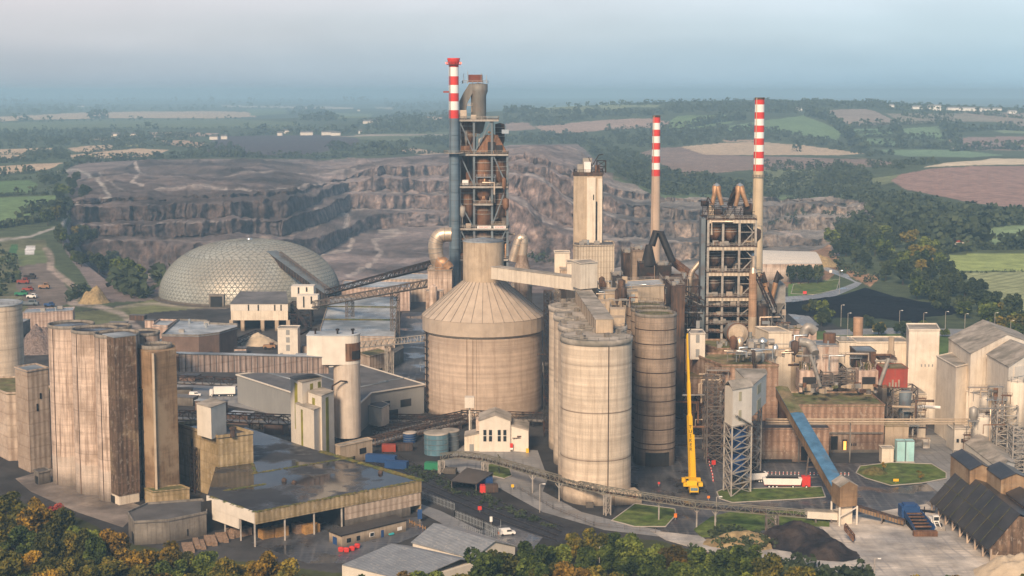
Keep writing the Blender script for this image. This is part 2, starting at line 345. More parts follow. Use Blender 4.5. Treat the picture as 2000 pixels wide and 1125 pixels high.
def paint(P, col, var=.16, rows_=None):
    global C
    m = inpoly(warpx, warpy, P); c = np.array(col)[None, :]*(1+var*(mot[m]*1.2+mot2[m]*.8))[:, None]
    if rows_: q = np.sin((GX[m]*rows_[0]+GD[m]*rows_[1]))[:, None]; c = c*(1+rows_[2]*q)
    C[m] = c
TAN = (.50, .37, .25); TAN2 = (.42, .33, .23); GRN = (.17, .25, .10); GR2 = (.12, .19, .075); PLO = (.22, .15, .125); DRK = (.055, .075, .04); PUR = (.10, .085, .085)
# plant ground
paint([(-700, 1400), (-700, 660), (30, 640), (140, 610), (280, 590), (320, 600), (700, 600), (830, 560), (1370, 560), (1500, 560), (1620, 600), (1700, 660), (2000, 690), (2700, 800), (2700, 1400)], (.06, .057, .056), .4)
paint([(-700, 1400), (-700, 900), (-100, 935), (20, 975), (150, 1010), (250, 1062), (420, 1090), (650, 1118), (800, 1120), (900, 1090), (1000, 1080), (1180, 1048), (1290, 1056), (1380, 1085), (1500, 1100), (1660, 1125), (1720, 1170), (2700, 1250), (2700, 1600), (-700, 1600)], (.055, .06, .025), .4)
# far left fields
paint([(-300, 230), (0, 228), (60, 225), (180, 219), (420, 217), (490, 219), (500, 228), (430, 231), (210, 231), (60, 234), (0, 237), (-300, 240)], TAN)
paint([(-300, 246), (0, 240), (210, 233), (450, 232), (600, 240), (560, 250), (420, 250), (200, 250), (0, 256), (-300, 262)], (.13, .16, .08))
paint([(170, 272), (215, 266), (270, 264), (262, 270), (170, 277)], TAN); paint([(290, 259), (355, 258), (430, 260), (400, 266), (300, 268)], (.40, .29, .22))
paint([(-300, 300), (0, 292), (60, 289), (110, 289), (60, 300), (0, 302), (-300, 310)], TAN); paint([(130, 290), (180, 285), (225, 283), (215, 294), (150, 297)], TAN)
paint([(-300, 315), (0, 303), (50, 302), (50, 309), (0, 311)], TAN); paint([(130, 302), (200, 296), (270, 291), (330, 293), (300, 304), (240, 308), (150, 311)], TAN, .12)
paint([(310, 275), (360, 273), (405, 281), (395, 289), (345, 285)], (.45, .3, .2)); paint([(245, 280), (278, 276), (275, 284), (250, 287)], (.3, .3, .14))
paint([(-300, 330), (0, 325), (60, 320), (125, 317), (95, 330), (50, 335), (0, 340), (-300, 350)], TAN)
paint([(-300, 360), (0, 355), (60, 352), (75, 362), (60, 376), (0, 380), (-300, 385)], GR2, .2); paint([(-300, 390), (0, 386), (60, 384), (115, 382), (95, 405), (60, 418), (60, 430), (0, 448), (-300, 470)], GRN, .2)
paint([(430, 205), (520, 207), (630, 208), (690, 210), (690, 213), (560, 211), (440, 209)], (.55, .45, .36)); paint([(480, 213), (560, 213), (560, 222), (490, 226)], (.15, .2, .09))
paint([(650, 221), (730, 222), (720, 230), (660, 232)], (.16, .2, .1)); paint([(830, 227), (868, 229), (862, 235), (838, 232)], (.5, .38, .28)); paint([(730, 208), (770, 210), (770, 214), (735, 212)], (.4, .36, .28))
paint([(420, 266), (640, 263), (700, 270), (700, 283), (640, 295), (560, 306), (430, 308), (400, 295)], (.075, .062, .07), .1)
paint([(690, 262), (890, 258), (890, 275), (790, 276), (700, 273)], (.13, .15, .085)); paint([(770, 290), (800, 289), (880, 300), (880, 308), (790, 298)], (.40, .30, .22)); paint([(640, 268), (720, 262), (880, 262), (880, 264), (720, 265)], (.35, .3, .25))
# quarry ground
paint([(130, 330), (150, 316), (300, 312), (640, 311), (780, 306), (880, 298), (1000, 284), (1130, 282), (1150, 300), (1200, 350), (1300, 385), (1480, 382), (1700, 392), (1720, 420), (1640, 470), (1640, 520), (1600, 560), (200, 590), (120, 480), (140, 420)], (.185, .148, .138), .42)
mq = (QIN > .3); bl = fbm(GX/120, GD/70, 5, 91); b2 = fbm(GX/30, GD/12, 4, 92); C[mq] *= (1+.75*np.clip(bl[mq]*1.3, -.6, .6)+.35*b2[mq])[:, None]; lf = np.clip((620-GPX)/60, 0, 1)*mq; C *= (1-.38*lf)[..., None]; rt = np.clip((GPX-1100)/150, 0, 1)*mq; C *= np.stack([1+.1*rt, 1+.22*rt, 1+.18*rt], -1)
# right hills
paint([(1045, 246), (1180, 234), (1270, 232), (1330, 240), (1300, 248), (1180, 254), (1090, 262), (1060, 256)], (.36, .26, .21)); paint([(985, 238), (1030, 240), (1050, 252), (990, 256)], (.28, .2, .16))
paint([(1030, 212), (1140, 203), (1170, 215), (1100, 222), (1040, 220)], (.19, .22, .12)); paint([(1165, 204), (1230, 202), (1250, 208), (1180, 214)], (.24, .28, .16))
paint([(1245, 204), (1290, 205), (1280, 210), (1250, 209)], (.24, .28, .16)); paint([(1320, 226), (1440, 224), (1430, 240), (1340, 254), (1290, 255)], GRN); paint([(1380, 253), (1480, 237), (1570, 225), (1620, 245), (1650, 260), (1630, 275), (1560, 262), (1440, 258)], (.18, .27, .13))
paint([(1250, 298), (1290, 288), (1330, 287), (1380, 300), (1480, 306), (1700, 312), (1760, 318), (1700, 325), (1480, 330), (1420, 335), (1340, 345), (1290, 320)], (.24, .17, .14), .15)
paint([(1330, 287), (1400, 280), (1480, 276), (1580, 285), (1690, 300), (1640, 303), (1480, 303), (1380, 302)], (.50, .38, .26), .1); paint([(1410, 272), (1480, 272), (1470, 276), (1420, 277)], (.45, .33, .23))
paint([(1600, 216), (1690, 213), (1720, 222), (1760, 243), (1660, 246), (1630, 228)], (.30, .24, .20)); paint([(1730, 222), (1900, 222), (2000, 230), (2000, 245), (1940, 238), (1840, 238), (1770, 243)], (.26, .23, .18)); paint([(1870, 219), (2300, 222), (2300, 250), (2000, 248), (1900, 226)], (.28, .23, .18))
paint([(1660, 252), (1740, 251), (1750, 262), (1680, 264)], (.17, .26, .14)); paint([(1760, 252), (1830, 247), (1845, 272), (1780, 270)], (.2, .3, .16)); paint([(1670, 271), (1750, 272), (1750, 284), (1690, 284)], (.18, .27, .14)); paint([(1720, 292), (1860, 293), (1960, 302), (1900, 308), (1780, 306), (1740, 300)], (.2, .3, .17))
paint([(1860, 268), (2300, 262), (2300, 295), (2000, 294), (1875, 292)], (.26, .18, .16)); paint([(1853, 268), (1862, 268), (1872, 292), (1862, 292)], (.6, .42, .35)); paint([(1940, 256), (1990, 250), (2300, 256), (2300, 262), (1960, 261)], (.22, .28, .16))
paint([(1480, 330), (1600, 330), (1650, 340), (1700, 355), (1560, 365), (1480, 365)], (.15, .17, .09)); paint([(1680, 352), (1760, 340), (1900, 330), (2300, 325), (2300, 345), (1800, 345), (1720, 360)], (.18, .2, .1))
paint([(1760, 340), (1820, 330), (1900, 326), (2300, 322), (2300, 420), (2000, 408), (1900, 395), (1770, 370), (1740, 352)], (.30, .19, .16), .08, (.12, .05, .05)); paint([(1850, 318), (1940, 310), (2300, 308), (2300, 325), (2000, 322), (1900, 324), (1800, 328)], (.62, .52, .38), .12)
paint([(1835, 462), (1880, 452), (1980, 440), (2300, 432), (2300, 480), (2000, 480), (1900, 484), (1845, 480)], (.22, .30, .15), .1)
paint([(1832, 500), (1900, 496), (2300, 490), (2300, 545), (2000, 530), (1900, 530), (1830, 528)], (.26, .31, .11), .15); paint([(1868, 533), (2000, 530), (2300, 545), (2300, 720), (2010, 620), (1950, 580)], (.27, .29, .15), .12, (.55, .38, .22))
# left yard and fields by the quarry edge
paint([(-300, 470), (20, 462), (90, 470), (100, 560), (60, 640), (-300, 660)], (.13, .13, .07), .35); paint([(40, 510), (95, 515), (120, 545), (150, 590), (60, 610), (30, 560)], (.16, .13, .11), .3)
paint([(30, 490), (85, 488), (95, 512), (40, 520)], (.14, .17, .08)); paint([(50, 480), (68, 480), (66, 497), (48, 498)], (.62, .6, .58), .03); paint([(20, 478), (35, 478), (30, 510), (12, 512)], (.06, .14, .06))
paint([(280, 590), (330, 575), (420, 600), (300, 610), (240, 620), (200, 605)], (.17, .18, .08)); paint([(140, 610), (250, 600), (260, 625), (200, 640), (140, 640)], (.15, .16, .08), .4)
paint([(1490, 520), (1620, 480), (1640, 520), (1610, 560), (1500, 560)], (.25, .15, .09), .4); paint([(1610, 470), (1660, 530), (1720, 540), (1700, 560), (1640, 530)], (.33, .2, .12), .3); paint([(1540, 555), (1640, 545), (1620, 580), (1540, 585)], (.11, .19, .05)); paint([(1540, 588), (1700, 600), (1830, 620), (1850, 650), (1750, 650), (1640, 640), (1560, 600)], (.05, .065, .035), .5)
paint([(1390, 640), (2050, 660), (2050, 700), (1480, 700)], (.09, .14, .04), .3)
# tracks
def track(P, w, col, a=1.0):
    global C
    m = (nearline(GPX+mot2*2+mot*3, GPY+mot2*1.2, P, w)*a*np.clip(.8+mot2*.8, .3, 1))[..., None]; C = C*(1-m)+np.array(col)*(1+.25*mot2[..., None])*m
ROCKR = (.40, .345, .31)
track([(115, 335), (150, 330), (180, 345), (205, 365), (215, 385), (175, 392), (135, 400), (128, 425), (122, 440), (60, 462), (-60, 475)], 4, (.36, .33, .3))
track([(265, 322), (280, 340), (258, 358), (280, 366)], 3.5, ROCKR); track([(300, 372), (400, 366), (520, 372), (600, 366), (690, 352)], 2.4, ROCKR, .8); track([(330, 345), (470, 338), (620, 342), (720, 330)], 2, (.33, .28, .26), .8); track([(150, 440), (300, 437), (450, 433), (560, 428)], 1.8, ROCKR, .7); track([(640, 412), (760, 409), (870, 408)], 2, ROCKR, .8); track([(680, 376), (760, 375), (870, 375)], 1.8, ROCKR, .7); track([(195, 335), (200, 350), (240, 370)], 2, (.25, .22, .2)); track([(200, 470), (300, 467), (450, 467), (560, 462), (620, 445), (640, 425)], 2.2, (.3, .24, .2), .8)
track([(618, 408), (660, 410), (680, 425), (672, 452), (690, 470), (680, 488), (640, 495), (600, 510)], 5, ROCKR, .9); track([(240, 475), (262, 490), (270, 515), (275, 545), (320, 530)], 4, (.33, .28, .24), .9)
track([(740, 450), (790, 452), (730, 470), (745, 495), (720, 520), (680, 540)], 5, ROCKR, .8); track([(800, 440), (870, 445)], 3, ROCKR, .6); track([(990, 341), (1030, 346), (1060, 354), (1090, 376), (1118, 398), (1200, 425)], 3, ROCKR, .9); track([(990, 386), (1030, 405), (1060, 434), (1118, 449), (1200, 466)], 4, ROCKR, .9)
track([(1180, 463), (1290, 470), (1370, 478)], 2, (.36, .31, .27), .8); track([(1510, 448), (1560, 462), (1582, 478)], 4, (.48, .4, .36), .9); track([(1600, 425), (1570, 440), (1500, 480)], 1.5, (.4, .31, .24), .8); track([(1640, 398), (1740, 410), (1790, 422)], 2.5, (.42, .36, .3), .8)
track([(90, 488), (98, 500), (100, 525), (130, 548), (160, 570), (140, 592)], 8, (.38, .30, .25), .9); track([(140, 592), (190, 598), (235, 612), (270, 640)], 8, (.36, .3, .26), .9); track([(230, 600), (300, 592), (360, 600), (440, 600)], 6, (.33, .28, .24), .7)
track([(990, 245), (1080, 250)], 1, TAN, .5); track([(1760, 318), (1640, 305), (1700, 312)], 1, TAN, .5)
gm = np.clip((GD-1150)/400, 0, 1)*(1-mq); grn = np.clip((C[..., 1]-C[..., 0]*1.05)*9, 0, 1)*gm; C *= (1-.22*grn)[..., None]; C = np.clip(C, .012, .9)
C *= (1-.10*np.sin(GPX*.9+GD*.02)[..., None]*0)
me = bpy.data.meshes.new('terrain'); nr = GD.shape[0]
co = np.stack([GX2, GD2, GZ], -1).reshape(-1, 3); me.vertices.add(nr*nc); me.vertices.foreach_set('co', co.ravel())
idx = np.arange(nr*nc).reshape(nr, nc); q = np.stack([idx[:-1, :-1], idx[:-1, 1:], idx[1:, 1:], idx[1:, :-1]], -1).reshape(-1, 4)
nf = len(q); me.loops.add(nf*4); me.loops.foreach_set('vertex_index', q.ravel().astype(np.int32)); me.polygons.add(nf)
me.polygons.foreach_set('loop_start', np.arange(0, nf*4, 4, dtype=np.int32)); me.polygons.foreach_set('use_smooth', np.ones(nf, bool)); me.update()
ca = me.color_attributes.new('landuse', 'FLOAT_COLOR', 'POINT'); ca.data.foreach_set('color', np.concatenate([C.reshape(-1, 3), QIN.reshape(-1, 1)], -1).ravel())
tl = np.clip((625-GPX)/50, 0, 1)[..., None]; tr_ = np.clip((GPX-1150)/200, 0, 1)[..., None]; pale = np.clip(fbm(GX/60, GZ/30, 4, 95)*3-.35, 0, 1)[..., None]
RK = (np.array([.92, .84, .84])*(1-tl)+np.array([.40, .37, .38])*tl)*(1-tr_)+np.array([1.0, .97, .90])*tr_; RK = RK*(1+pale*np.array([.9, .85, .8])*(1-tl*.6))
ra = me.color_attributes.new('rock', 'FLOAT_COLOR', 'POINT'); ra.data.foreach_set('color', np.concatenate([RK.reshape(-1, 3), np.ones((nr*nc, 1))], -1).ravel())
ter = bpy.data.objects.new('terrain', me); COL.objects.link(ter); tag(ter, kind='structure')
m = bpy.data.materials.new('land'); m.use_nodes = True; t = m.node_tree; b = t.nodes['Principled BSDF']; b.inputs['Roughness'].default_value = .95; b.inputs['Specular IOR Level'].default_value = .1
at = nn(t, 'ShaderNodeAttribute', attribute_name='landuse'); g = nn(t, 'ShaderNodeNewGeometry')
n1 = nn(t, 'ShaderNodeTexNoise'); n1.inputs['Scale'].default_value = .09; n1.inputs['Detail'].default_value = 8; n1.inputs['Roughness'].default_value = .7; t.links.new(g.outputs[0], n1.inputs[0])
r1 = nn(t, 'ShaderNodeMapRange'); r1.inputs[1].default_value = .3; r1.inputs[2].default_value = .7; r1.inputs[3].default_value = .62; r1.inputs[4].default_value = 1.38; t.links.new(n1.outputs[0], r1.inputs[0])
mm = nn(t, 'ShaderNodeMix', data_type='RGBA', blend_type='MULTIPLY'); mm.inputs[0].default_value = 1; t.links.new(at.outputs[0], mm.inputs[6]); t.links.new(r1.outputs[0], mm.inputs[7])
# bare rock on steep quarry faces: pink-grey limestone with vertical scars and pale falls
sx = nn(t, 'ShaderNodeSeparateXYZ'); t.links.new(g.outputs['Normal'], sx.inputs[0]); r2 = nn(t, 'ShaderNodeMapRange'); r2.inputs[1].default_value = .93; r2.inputs[2].default_value = .72; t.links.new(sx.outputs[2], r2.inputs[0])
qm = nn(t, 'ShaderNodeMath', operation='MULTIPLY'); t.links.new(r2.outputs[0], qm.inputs[0]); t.links.new(at.outputs['Alpha'], qm.inputs[1])
mp2 = nn(t, 'ShaderNodeMapping'); mp2.inputs['Scale'].default_value = (.07, .05, .06); t.links.new(g.outputs[0], mp2.inputs[0])
n2 = nn(t, 'ShaderNodeTexNoise'); n2.inputs['Scale'].default_value = 1; n2.inputs['Detail'].default_value = 12; n2.inputs['Roughness'].default_value = .72; t.links.new(mp2.outputs[0], n2.inputs[0])
cr = nn(t, 'ShaderNodeValToRGB'); ee = cr.color_ramp.elements; ee[0].position = .38; ee[0].color = (.03, .028, .028, 1); ee[1].position = .70; ee[1].color = (.44, .385, .34, 1); e = ee.new(.5); e.color = (.14, .118, .108, 1); e = ee.new(.58); e.color = (.23, .19, .17, 1)
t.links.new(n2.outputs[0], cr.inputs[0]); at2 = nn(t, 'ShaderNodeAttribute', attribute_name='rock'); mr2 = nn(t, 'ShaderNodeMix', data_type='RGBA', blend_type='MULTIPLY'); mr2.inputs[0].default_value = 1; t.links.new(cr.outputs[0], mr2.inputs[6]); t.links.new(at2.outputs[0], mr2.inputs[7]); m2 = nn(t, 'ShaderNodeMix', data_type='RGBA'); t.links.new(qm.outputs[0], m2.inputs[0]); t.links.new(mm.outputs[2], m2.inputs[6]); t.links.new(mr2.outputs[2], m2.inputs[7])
t.links.new(m2.outputs[2], b.inputs['Base Color']); bp = nn(t, 'ShaderNodeBump'); bp.inputs['Distance'].default_value = 1.0; bp.inputs['Strength'].default_value = .5; t.links.new(n1.outputs[0], bp.inputs['Height']); t.links.new(bp.outputs[0], b.inputs['Normal'])
me.materials.append(m)
def ground_at(px, py):                          # first ground point on a sight line
    c = int(np.clip(np.searchsorted(cpx, px), 1, nc-1))
    for _ in range(2):
        col = GPY[:, c]; i = int(np.argmax(col <= py)) if (col <= py).any() else nr-1
        c = int(np.clip(np.searchsorted(us, (px-1000)/FPX/ray(px, py)[1]), 1, nc-1))
    return GX2[i, c], GD2[i, c], GZ[i, c]
def zat(x, y):
    c = int(np.clip(np.searchsorted(us, x/y), 0, nc-1)); return float(np.interp(y, GD[:, c], GZ[:, c]))
# ================================================================ materials
mat('conc_front', (.62, .515, .40), .8, var=.16, nsc=.12, bands=15, streak=.42, scol=(.20, .13, .08), base=3, bump=.12, patch=((.36, .265, .19), .05, .5))
mat('conc_big', (.50, .395, .31), .85, var=.14, nsc=.3, bands=1.6, streak=.45, patch=((.34, .26, .2), .04, .5), scol=(.20, .13, .09), ssc=(.5, .5, .04), base=2, bump=.1)
mat('conc_cone', (.46, .375, .295), .8, var=.15, nsc=.25, streak=.22, scol=(.2, .14, .1), ssc=(.4, .4, .1))
mat('conc_dark', (.33, .255, .195), .85, var=.25, nsc=.2, bands=3.2, streak=.6, scol=(.07, .055, .045), base=6, bump=.15)
mat('conc_pink', (.60, .47, .38), .85, var=.22, nsc=.2, bands=7, streak=1, top=56, scol=(.15, .095, .065), base=5, bump=.12, patch=((.24, .17, .12), .09, .5))
mat('conc_grey', (.235, .21, .18), .9, var=.3, nsc=.3, streak=.7, scol=(.06, .05, .04), base=3, bump=.2)
mat('conc_tan', (.46, .365, .265), .85, var=.2, nsc=.25, streak=.45, scol=(.15, .10, .06), base=2, bump=.1)
mat('clad_dark', (.20, .13, .085), .8, var=.4, nsc=.25, streak=1, scol=(.05, .033, .022), corr=2.1, patch=((.34, .25, .15), .12, .6))
mat('clad_brown', (.29, .19, .11), .8, var=.3, nsc=.15, streak=.9, scol=(.11, .065, .03), bands=5.5, patch=((.42, .31, .2), .06, .7))
mat('clad_moss', (.42, .32, .19), .85, var=.3, nsc=.25, streak=.65, scol=(.13, .09, .03), corr=2.2, patch=((.20, .15, .05), .07, .6))
mat('clad_tan', (.54, .43, .335), .85, var=.25, nsc=.25, streak=.35, scol=(.16, .105, .07), corr=2.6, patch=((.3, .2, .14), .08, .4))
mat('clad_pink', (.58, .44, .36), .85, var=.25, nsc=.3, streak=.5, scol=(.15, .085, .06), corr=2.4)
mat('clad_mill', (.36, .235, .165), .85, var=.3, nsc=.2, streak=.6, scol=(.11, .06, .035), corr=2.2, patch=((.48, .38, .29), .05, .6), base=4)
mat('clad_white', (.67, .61, .525), .7, var=.1, nsc=.3, streak=.16, scol=(.35, .26, .18), corr=0)
mat('clad_cream', (.70, .61, .49), .75, var=.12, nsc=.3, streak=.4, scol=(.26, .18, .11), ssc=(1.2, 1.2, .04))
mat('works_white', (.74, .665, .565), .75, var=.12, nsc=.3, streak=.35, scol=(.34, .25, .17), ssc=(1.0, 1.0, .04), patch=((.5, .42, .33), .06, .4))
mat('rib_cream', (.63, .54, .42), .75, var=.12, nsc=.3, streak=.4, scol=(.22, .15, .09), corr=1.6, ssc=(1.2, 1.2, .04))
mat('clad_grey', (.29, .29, .28), .7, var=.1, nsc=.1, streak=.12, corr=0)
mat('roof_wet', (.022, .022, .025), .6, var=.5, nsc=.12, wet=(.05, .07, .65), wt=(.46, .55), col2=(.05, .048, .047), spec=.5)
mat('roof_frost', (.42, .44, .45), .5, var=.45, nsc=.1, wet=(.06, .25, .6), col2=(.15, .18, .21), streak=.0)
mat('roof_grey', (.10, .097, .095), .6, var=.3, nsc=.15, col2=(.16, .15, .145))
mat('roof_dust', (.42, .37, .315), .9, var=.3, nsc=.3, col2=(.22, .20, .165))
mat('roof_moss', (.13, .14, .055), .95, var=.5, nsc=.3, col2=(.25, .19, .11), bump=.3, bsc=2)
mat('roof_black', (.028, .026, .026), .35, var=.4, nsc=.3, col2=(.05, .045, .042), spec=.4)
mat('moss', (.15, .12, .04), .95, var=.5, nsc=.8, col2=(.08, .10, .03), bump=.4, bsc=3)
mat('roof_blue', (.085, .20, .33), .5, var=.35, nsc=.3, streak=.0, patch=((.13, .12, .09), .12, .5))
mat('galv', (.50, .53, .54), .35, .7, var=.2, nsc=.4, streak=.15, scol=(.2, .2, .2))
mat('galv_blue', (.14, .28, .36), .4, .4, var=.25, nsc=.3, streak=.3, scol=(.5, .55, .55))
mat('steel', (.15, .13, .115), .7, .2, var=.3, nsc=.5, rust=.3)
mat('steel_lt', (.36, .33, .29), .7, .1, var=.3, nsc=.5, rust=.2)
mat('steel_dk', (.035, .03, .028), .6, .3, var=.4, nsc=.5, rust=.4)
mat('rusty', (.20, .10, .055), .8, .1, var=.4, nsc=.3, col2=(.10, .055, .035), streak=.5, scol=(.4, .25, .16))
mat('rust_dk', (.085, .06, .048), .8, .1, var=.4, nsc=.3, col2=(.05, .04, .035), streak=.5, scol=(.3, .16, .09))
mat('duct', (.62, .50, .38), .42, .6, var=.25, nsc=.3, streak=.35, scol=(.25, .12, .05), ssc=(.5, .5, .5))
mat('duct_org', (.42, .25, .14), .5, .4, var=.35, nsc=.4, streak=.5, scol=(.15, .06, .03), ssc=(.5, .5, .5))
mat('duct_grey', (.33, .31, .28), .5, .3, var=.25, nsc=.4, rust=.2)
mat('red', (.60, .05, .04), .5, var=.12); mat('white', (.80, .77, .72), .6, var=.08, streak=.08); mat('redpaint', (.30, .05, .03), .7, var=.3, streak=.5, scol=(.2, .08, .04))
mat('stack_blue', (.13, .185, .23), .5, .1, var=.12, nsc=.2, streak=.3, scol=(.2, .15, .12), bands=9)
mat('stack_conc', (.50, .38, .29), .85, var=.12, nsc=.15, streak=.3, scol=(.22, .15, .11), ssc=(.8, .8, .02))
mat('stack_conc2', (.56, .45, .31), .85, var=.12, nsc=.15, streak=.3, scol=(.26, .2, .13), ssc=(.8, .8, .02))
mat('black', (.02, .02, .02), .7); mat('dark', (.03, .028, .027), .85, var=.4); mat('glass', (.02, .025, .03), .08); mat('tyre', (.018, .018, .018), .9)
mat('yellow', (.78, .45, .01), .45, var=.08); mat('blue', (.025, .07, .19), .5, var=.2); mat('cyan', (.34, .58, .58), .5, var=.25, streak=.3, scol=(.6, .65, .6)); mat('green', (.03, .2, .1), .6)
mat('bluegrey', (.15, .18, .20), .6, .1, var=.3, rust=.3); mat('orange', (.75, .2, .03), .6); mat('teal', (.05, .4, .42), .6)
mat('dome', (.40, .42, .39), .48, .25, var=.2, nsc=.05, col2=(.37, .33, .27), streak=0)
mat('dome_rib', (.22, .225, .205), .6, .2, var=.2)
mat('asphalt', (.03, .033, .04), .35, var=.5, nsc=.08, wet=(.07, .14, .6), col2=(.085, .09, .102), bump=.0, spec=.6, streak=.6, scol=(.16, .15, .14), ssc=(.25, .05, .3), tracks=.55)
mat('concrete_road', (.27, .265, .26), .7, var=.35, nsc=.1, col2=(.20, .20, .20), wet=(.1, .35, .7), tracks=.45)
mat('powder', (.58, .51, .43), .95, var=.5, nsc=.12, col2=(.34, .32, .30), streak=.5, scol=(.26, .245, .24), ssc=(.06, .35, .3), tracks=.6, bump=.15, bsc=.6)
mat('mud', (.12, .10, .085), .8, var=.4, nsc=.12, col2=(.26, .22, .19), wet=(.1, .3, .8))
mat('wet_sheen_road', (.36, .37, .385), .35, var=.3, nsc=.05, col2=(.2, .21, .23), wet=(.05, .15, .6), tracks=.4)  # sky sheen of the wet surface is painted into the pale base colour
mat('grass', (.075, .12, .022), .95, var=.6, nsc=.3, col2=(.14, .17, .045), bump=.2, bsc=3)
mat('coal', (.012, .013, .018), 1, spec=0, var=.5, nsc=.5, bump=.3, bsc=2); mat('coal_brown', (.06, .046, .04), .95, var=.5, nsc=.3, col2=(.018, .018, .023), bump=.4, bsc=1.5)
mat('sand', (.52, .42, .30), .95, var=.2, nsc=.3, bump=.2, bsc=2); mat('straw', (.34, .25, .13), .95, var=.4, nsc=.5, bump=.5, bsc=2); mat('rubble', (.22, .17, .15), .95, var=.6, nsc=1.2, bump=.8, bsc=1.2)
mat('timber', (.30, .205, .14), .8, var=.4, nsc=1.5, streak=.3); mat('crate', (.40, .225, .08), .8, var=.3, nsc=1.2); mat('kerb', (.42, .38, .33), .8, var=.2)
mat('ballast', (.035, .035, .04), .7, var=.5, nsc=.4, bump=.3, bsc=2); mat('railsteel', (.12, .11, .11), .35, .8)
mat('lamp_on', (1, .95, .85), .5, emit=(1, .9, .7, 6)); mat('lit', (.9, .45, .1), .5, emit=(1, .45, .1, 1.2)); mat('beacon', (.9, .1, .05), .5, emit=(1, .1, .05, 3))
mat('louvre', (.40, .36, .24), .8, var=.2); mat('stripe', (.30, .27, .04), .8, var=.4, nsc=.3, col2=(.16, .17, .03)); mat('bark', (.06, .045, .032), .9)
G_ = M
# ================================================================ helpers for buildings
def setm(T, pre, mt):
    for c in T.children:
        if c.name.split('.')[0] == pre: c.data.materials[0] = M[mt] if isinstance(mt, str) else mt; return c
def PX(pts, z): return [K(a, b, z)[:2] for a, b in pts]
def para(l, f, r): return [l, f, r, (l[0]+r[0]-f[0], l[1]+r[1]-f[1])]
def cen(pts, z=0): return (sum(p[0] for p in pts)/len(pts), sum(p[1] for p in pts)/len(pts), z)
def grow(pts, d):
    cx, cy, _ = cen(pts); o = []
    for x, y in pts: v = Vector((x-cx, y-cy)); v = v*(1+d/max(v.length, .1)); o.append((cx+v.x, cy+v.y))
    return o
def front(px0, px1, pyb, dep, D=None, sk=0.0):      # a plan rectangle whose near face spans px0..px1 on the ground row pyb (or depth D)
    D = D or K(1000, pyb, 0)[1]; x0 = XD(px0, pyb, D); x1 = XD(px1, pyb, D); return [(x0, D), (x1, D), (x1+sk, D+dep), (x0+sk, D+dep)]
def wallquad(mb, a, b, f0, f1, z0, z1, d=.14):      # a plate standing proud of the wall a-b on the viewer's side
    A = Vector(a[:2]); B = Vector(b[:2]); u = B-A; n = Vector((u.y, -u.x)).normalized()
    if n.dot(-(A+B)/2) < 0: n = -n
    p, q = A+u*f0, A+u*f1
    return mb.prism([p-n*.05, q-n*.05, q+n*d, p+n*d], z0, z1)
def ring_wall(mb, pts, z, h=.5, t=.3):              # parapet
    n = len(pts)
    for i in range(n):
        a, b = pts[i], pts[(i+1) % n]; mb.bar((a[0], a[1], z+h/2), (b[0], b[1], z+h/2), t, h)
    return mb
def rough(mb_name_pts, z): pass
def bld(name, label, cat, pts, z1, wm, rm, z0=0, par=.5, wins=(), group=None, rails=False, clutter=0, wmat='black'):
    T = thing(name, label, cat, cen(pts, z0), group)
    m = MB(); m.prism(pts, z0, z1-.12); build('wall', m, M[wm], T)
    m = MB(); m.prism(grow(pts, .25), z1-.1, z1+.1); ro = build('roof', m, M[rm], T)
    if par: m = MB(); ring_wall(m, grow(pts, .1), z1+.1, par, .35); build('parapet', m, M[wm], ro)
    for (i, f0, f1, a, b) in wins:
        m = MB(); wallquad(m, pts[i], pts[(i+1) % len(pts)], f0, f1, z0+a, z0+b); build('window' if b-a < 6 else 'opening', m, M[wmat], T)
    if rails: m = MB(); m.rail(grow(pts, -.3), z1+.1+par, 1.1, .1, 3, True); build('railing', m, M['steel_lt'], T)
    for k in range(clutter):
        cx, cy, _ = cen(pts); p = Vector(pts[k % len(pts)]).lerp(Vector((cx, cy)), R.uniform(.3, .9)); m = MB()
        if k % 2: m.cyl(p.x, p.y, z1, z1+R.uniform(1, 2.4), R.uniform(.3, .8), None, 10); build('vent', m, M['galv'], T)
        else: m.box((p.x, p.y, z1+.8), (R.uniform(1.2, 3), R.uniform(1.2, 2.5), 1.6)); build('roof_unit', m, M['duct_grey'], T)
    return T
def sub(T, name, mb, m): return build(name, mb, M[m], T)
def rim(mb, x, y, z, r, n=40, w=.5, h=.7):          # raised silo rim
    return mb.lathe(x, y, [(r, z-.2), (r+.15, z), (r+.15, z+h), (r-w, z+h), (r-w, z)], n)
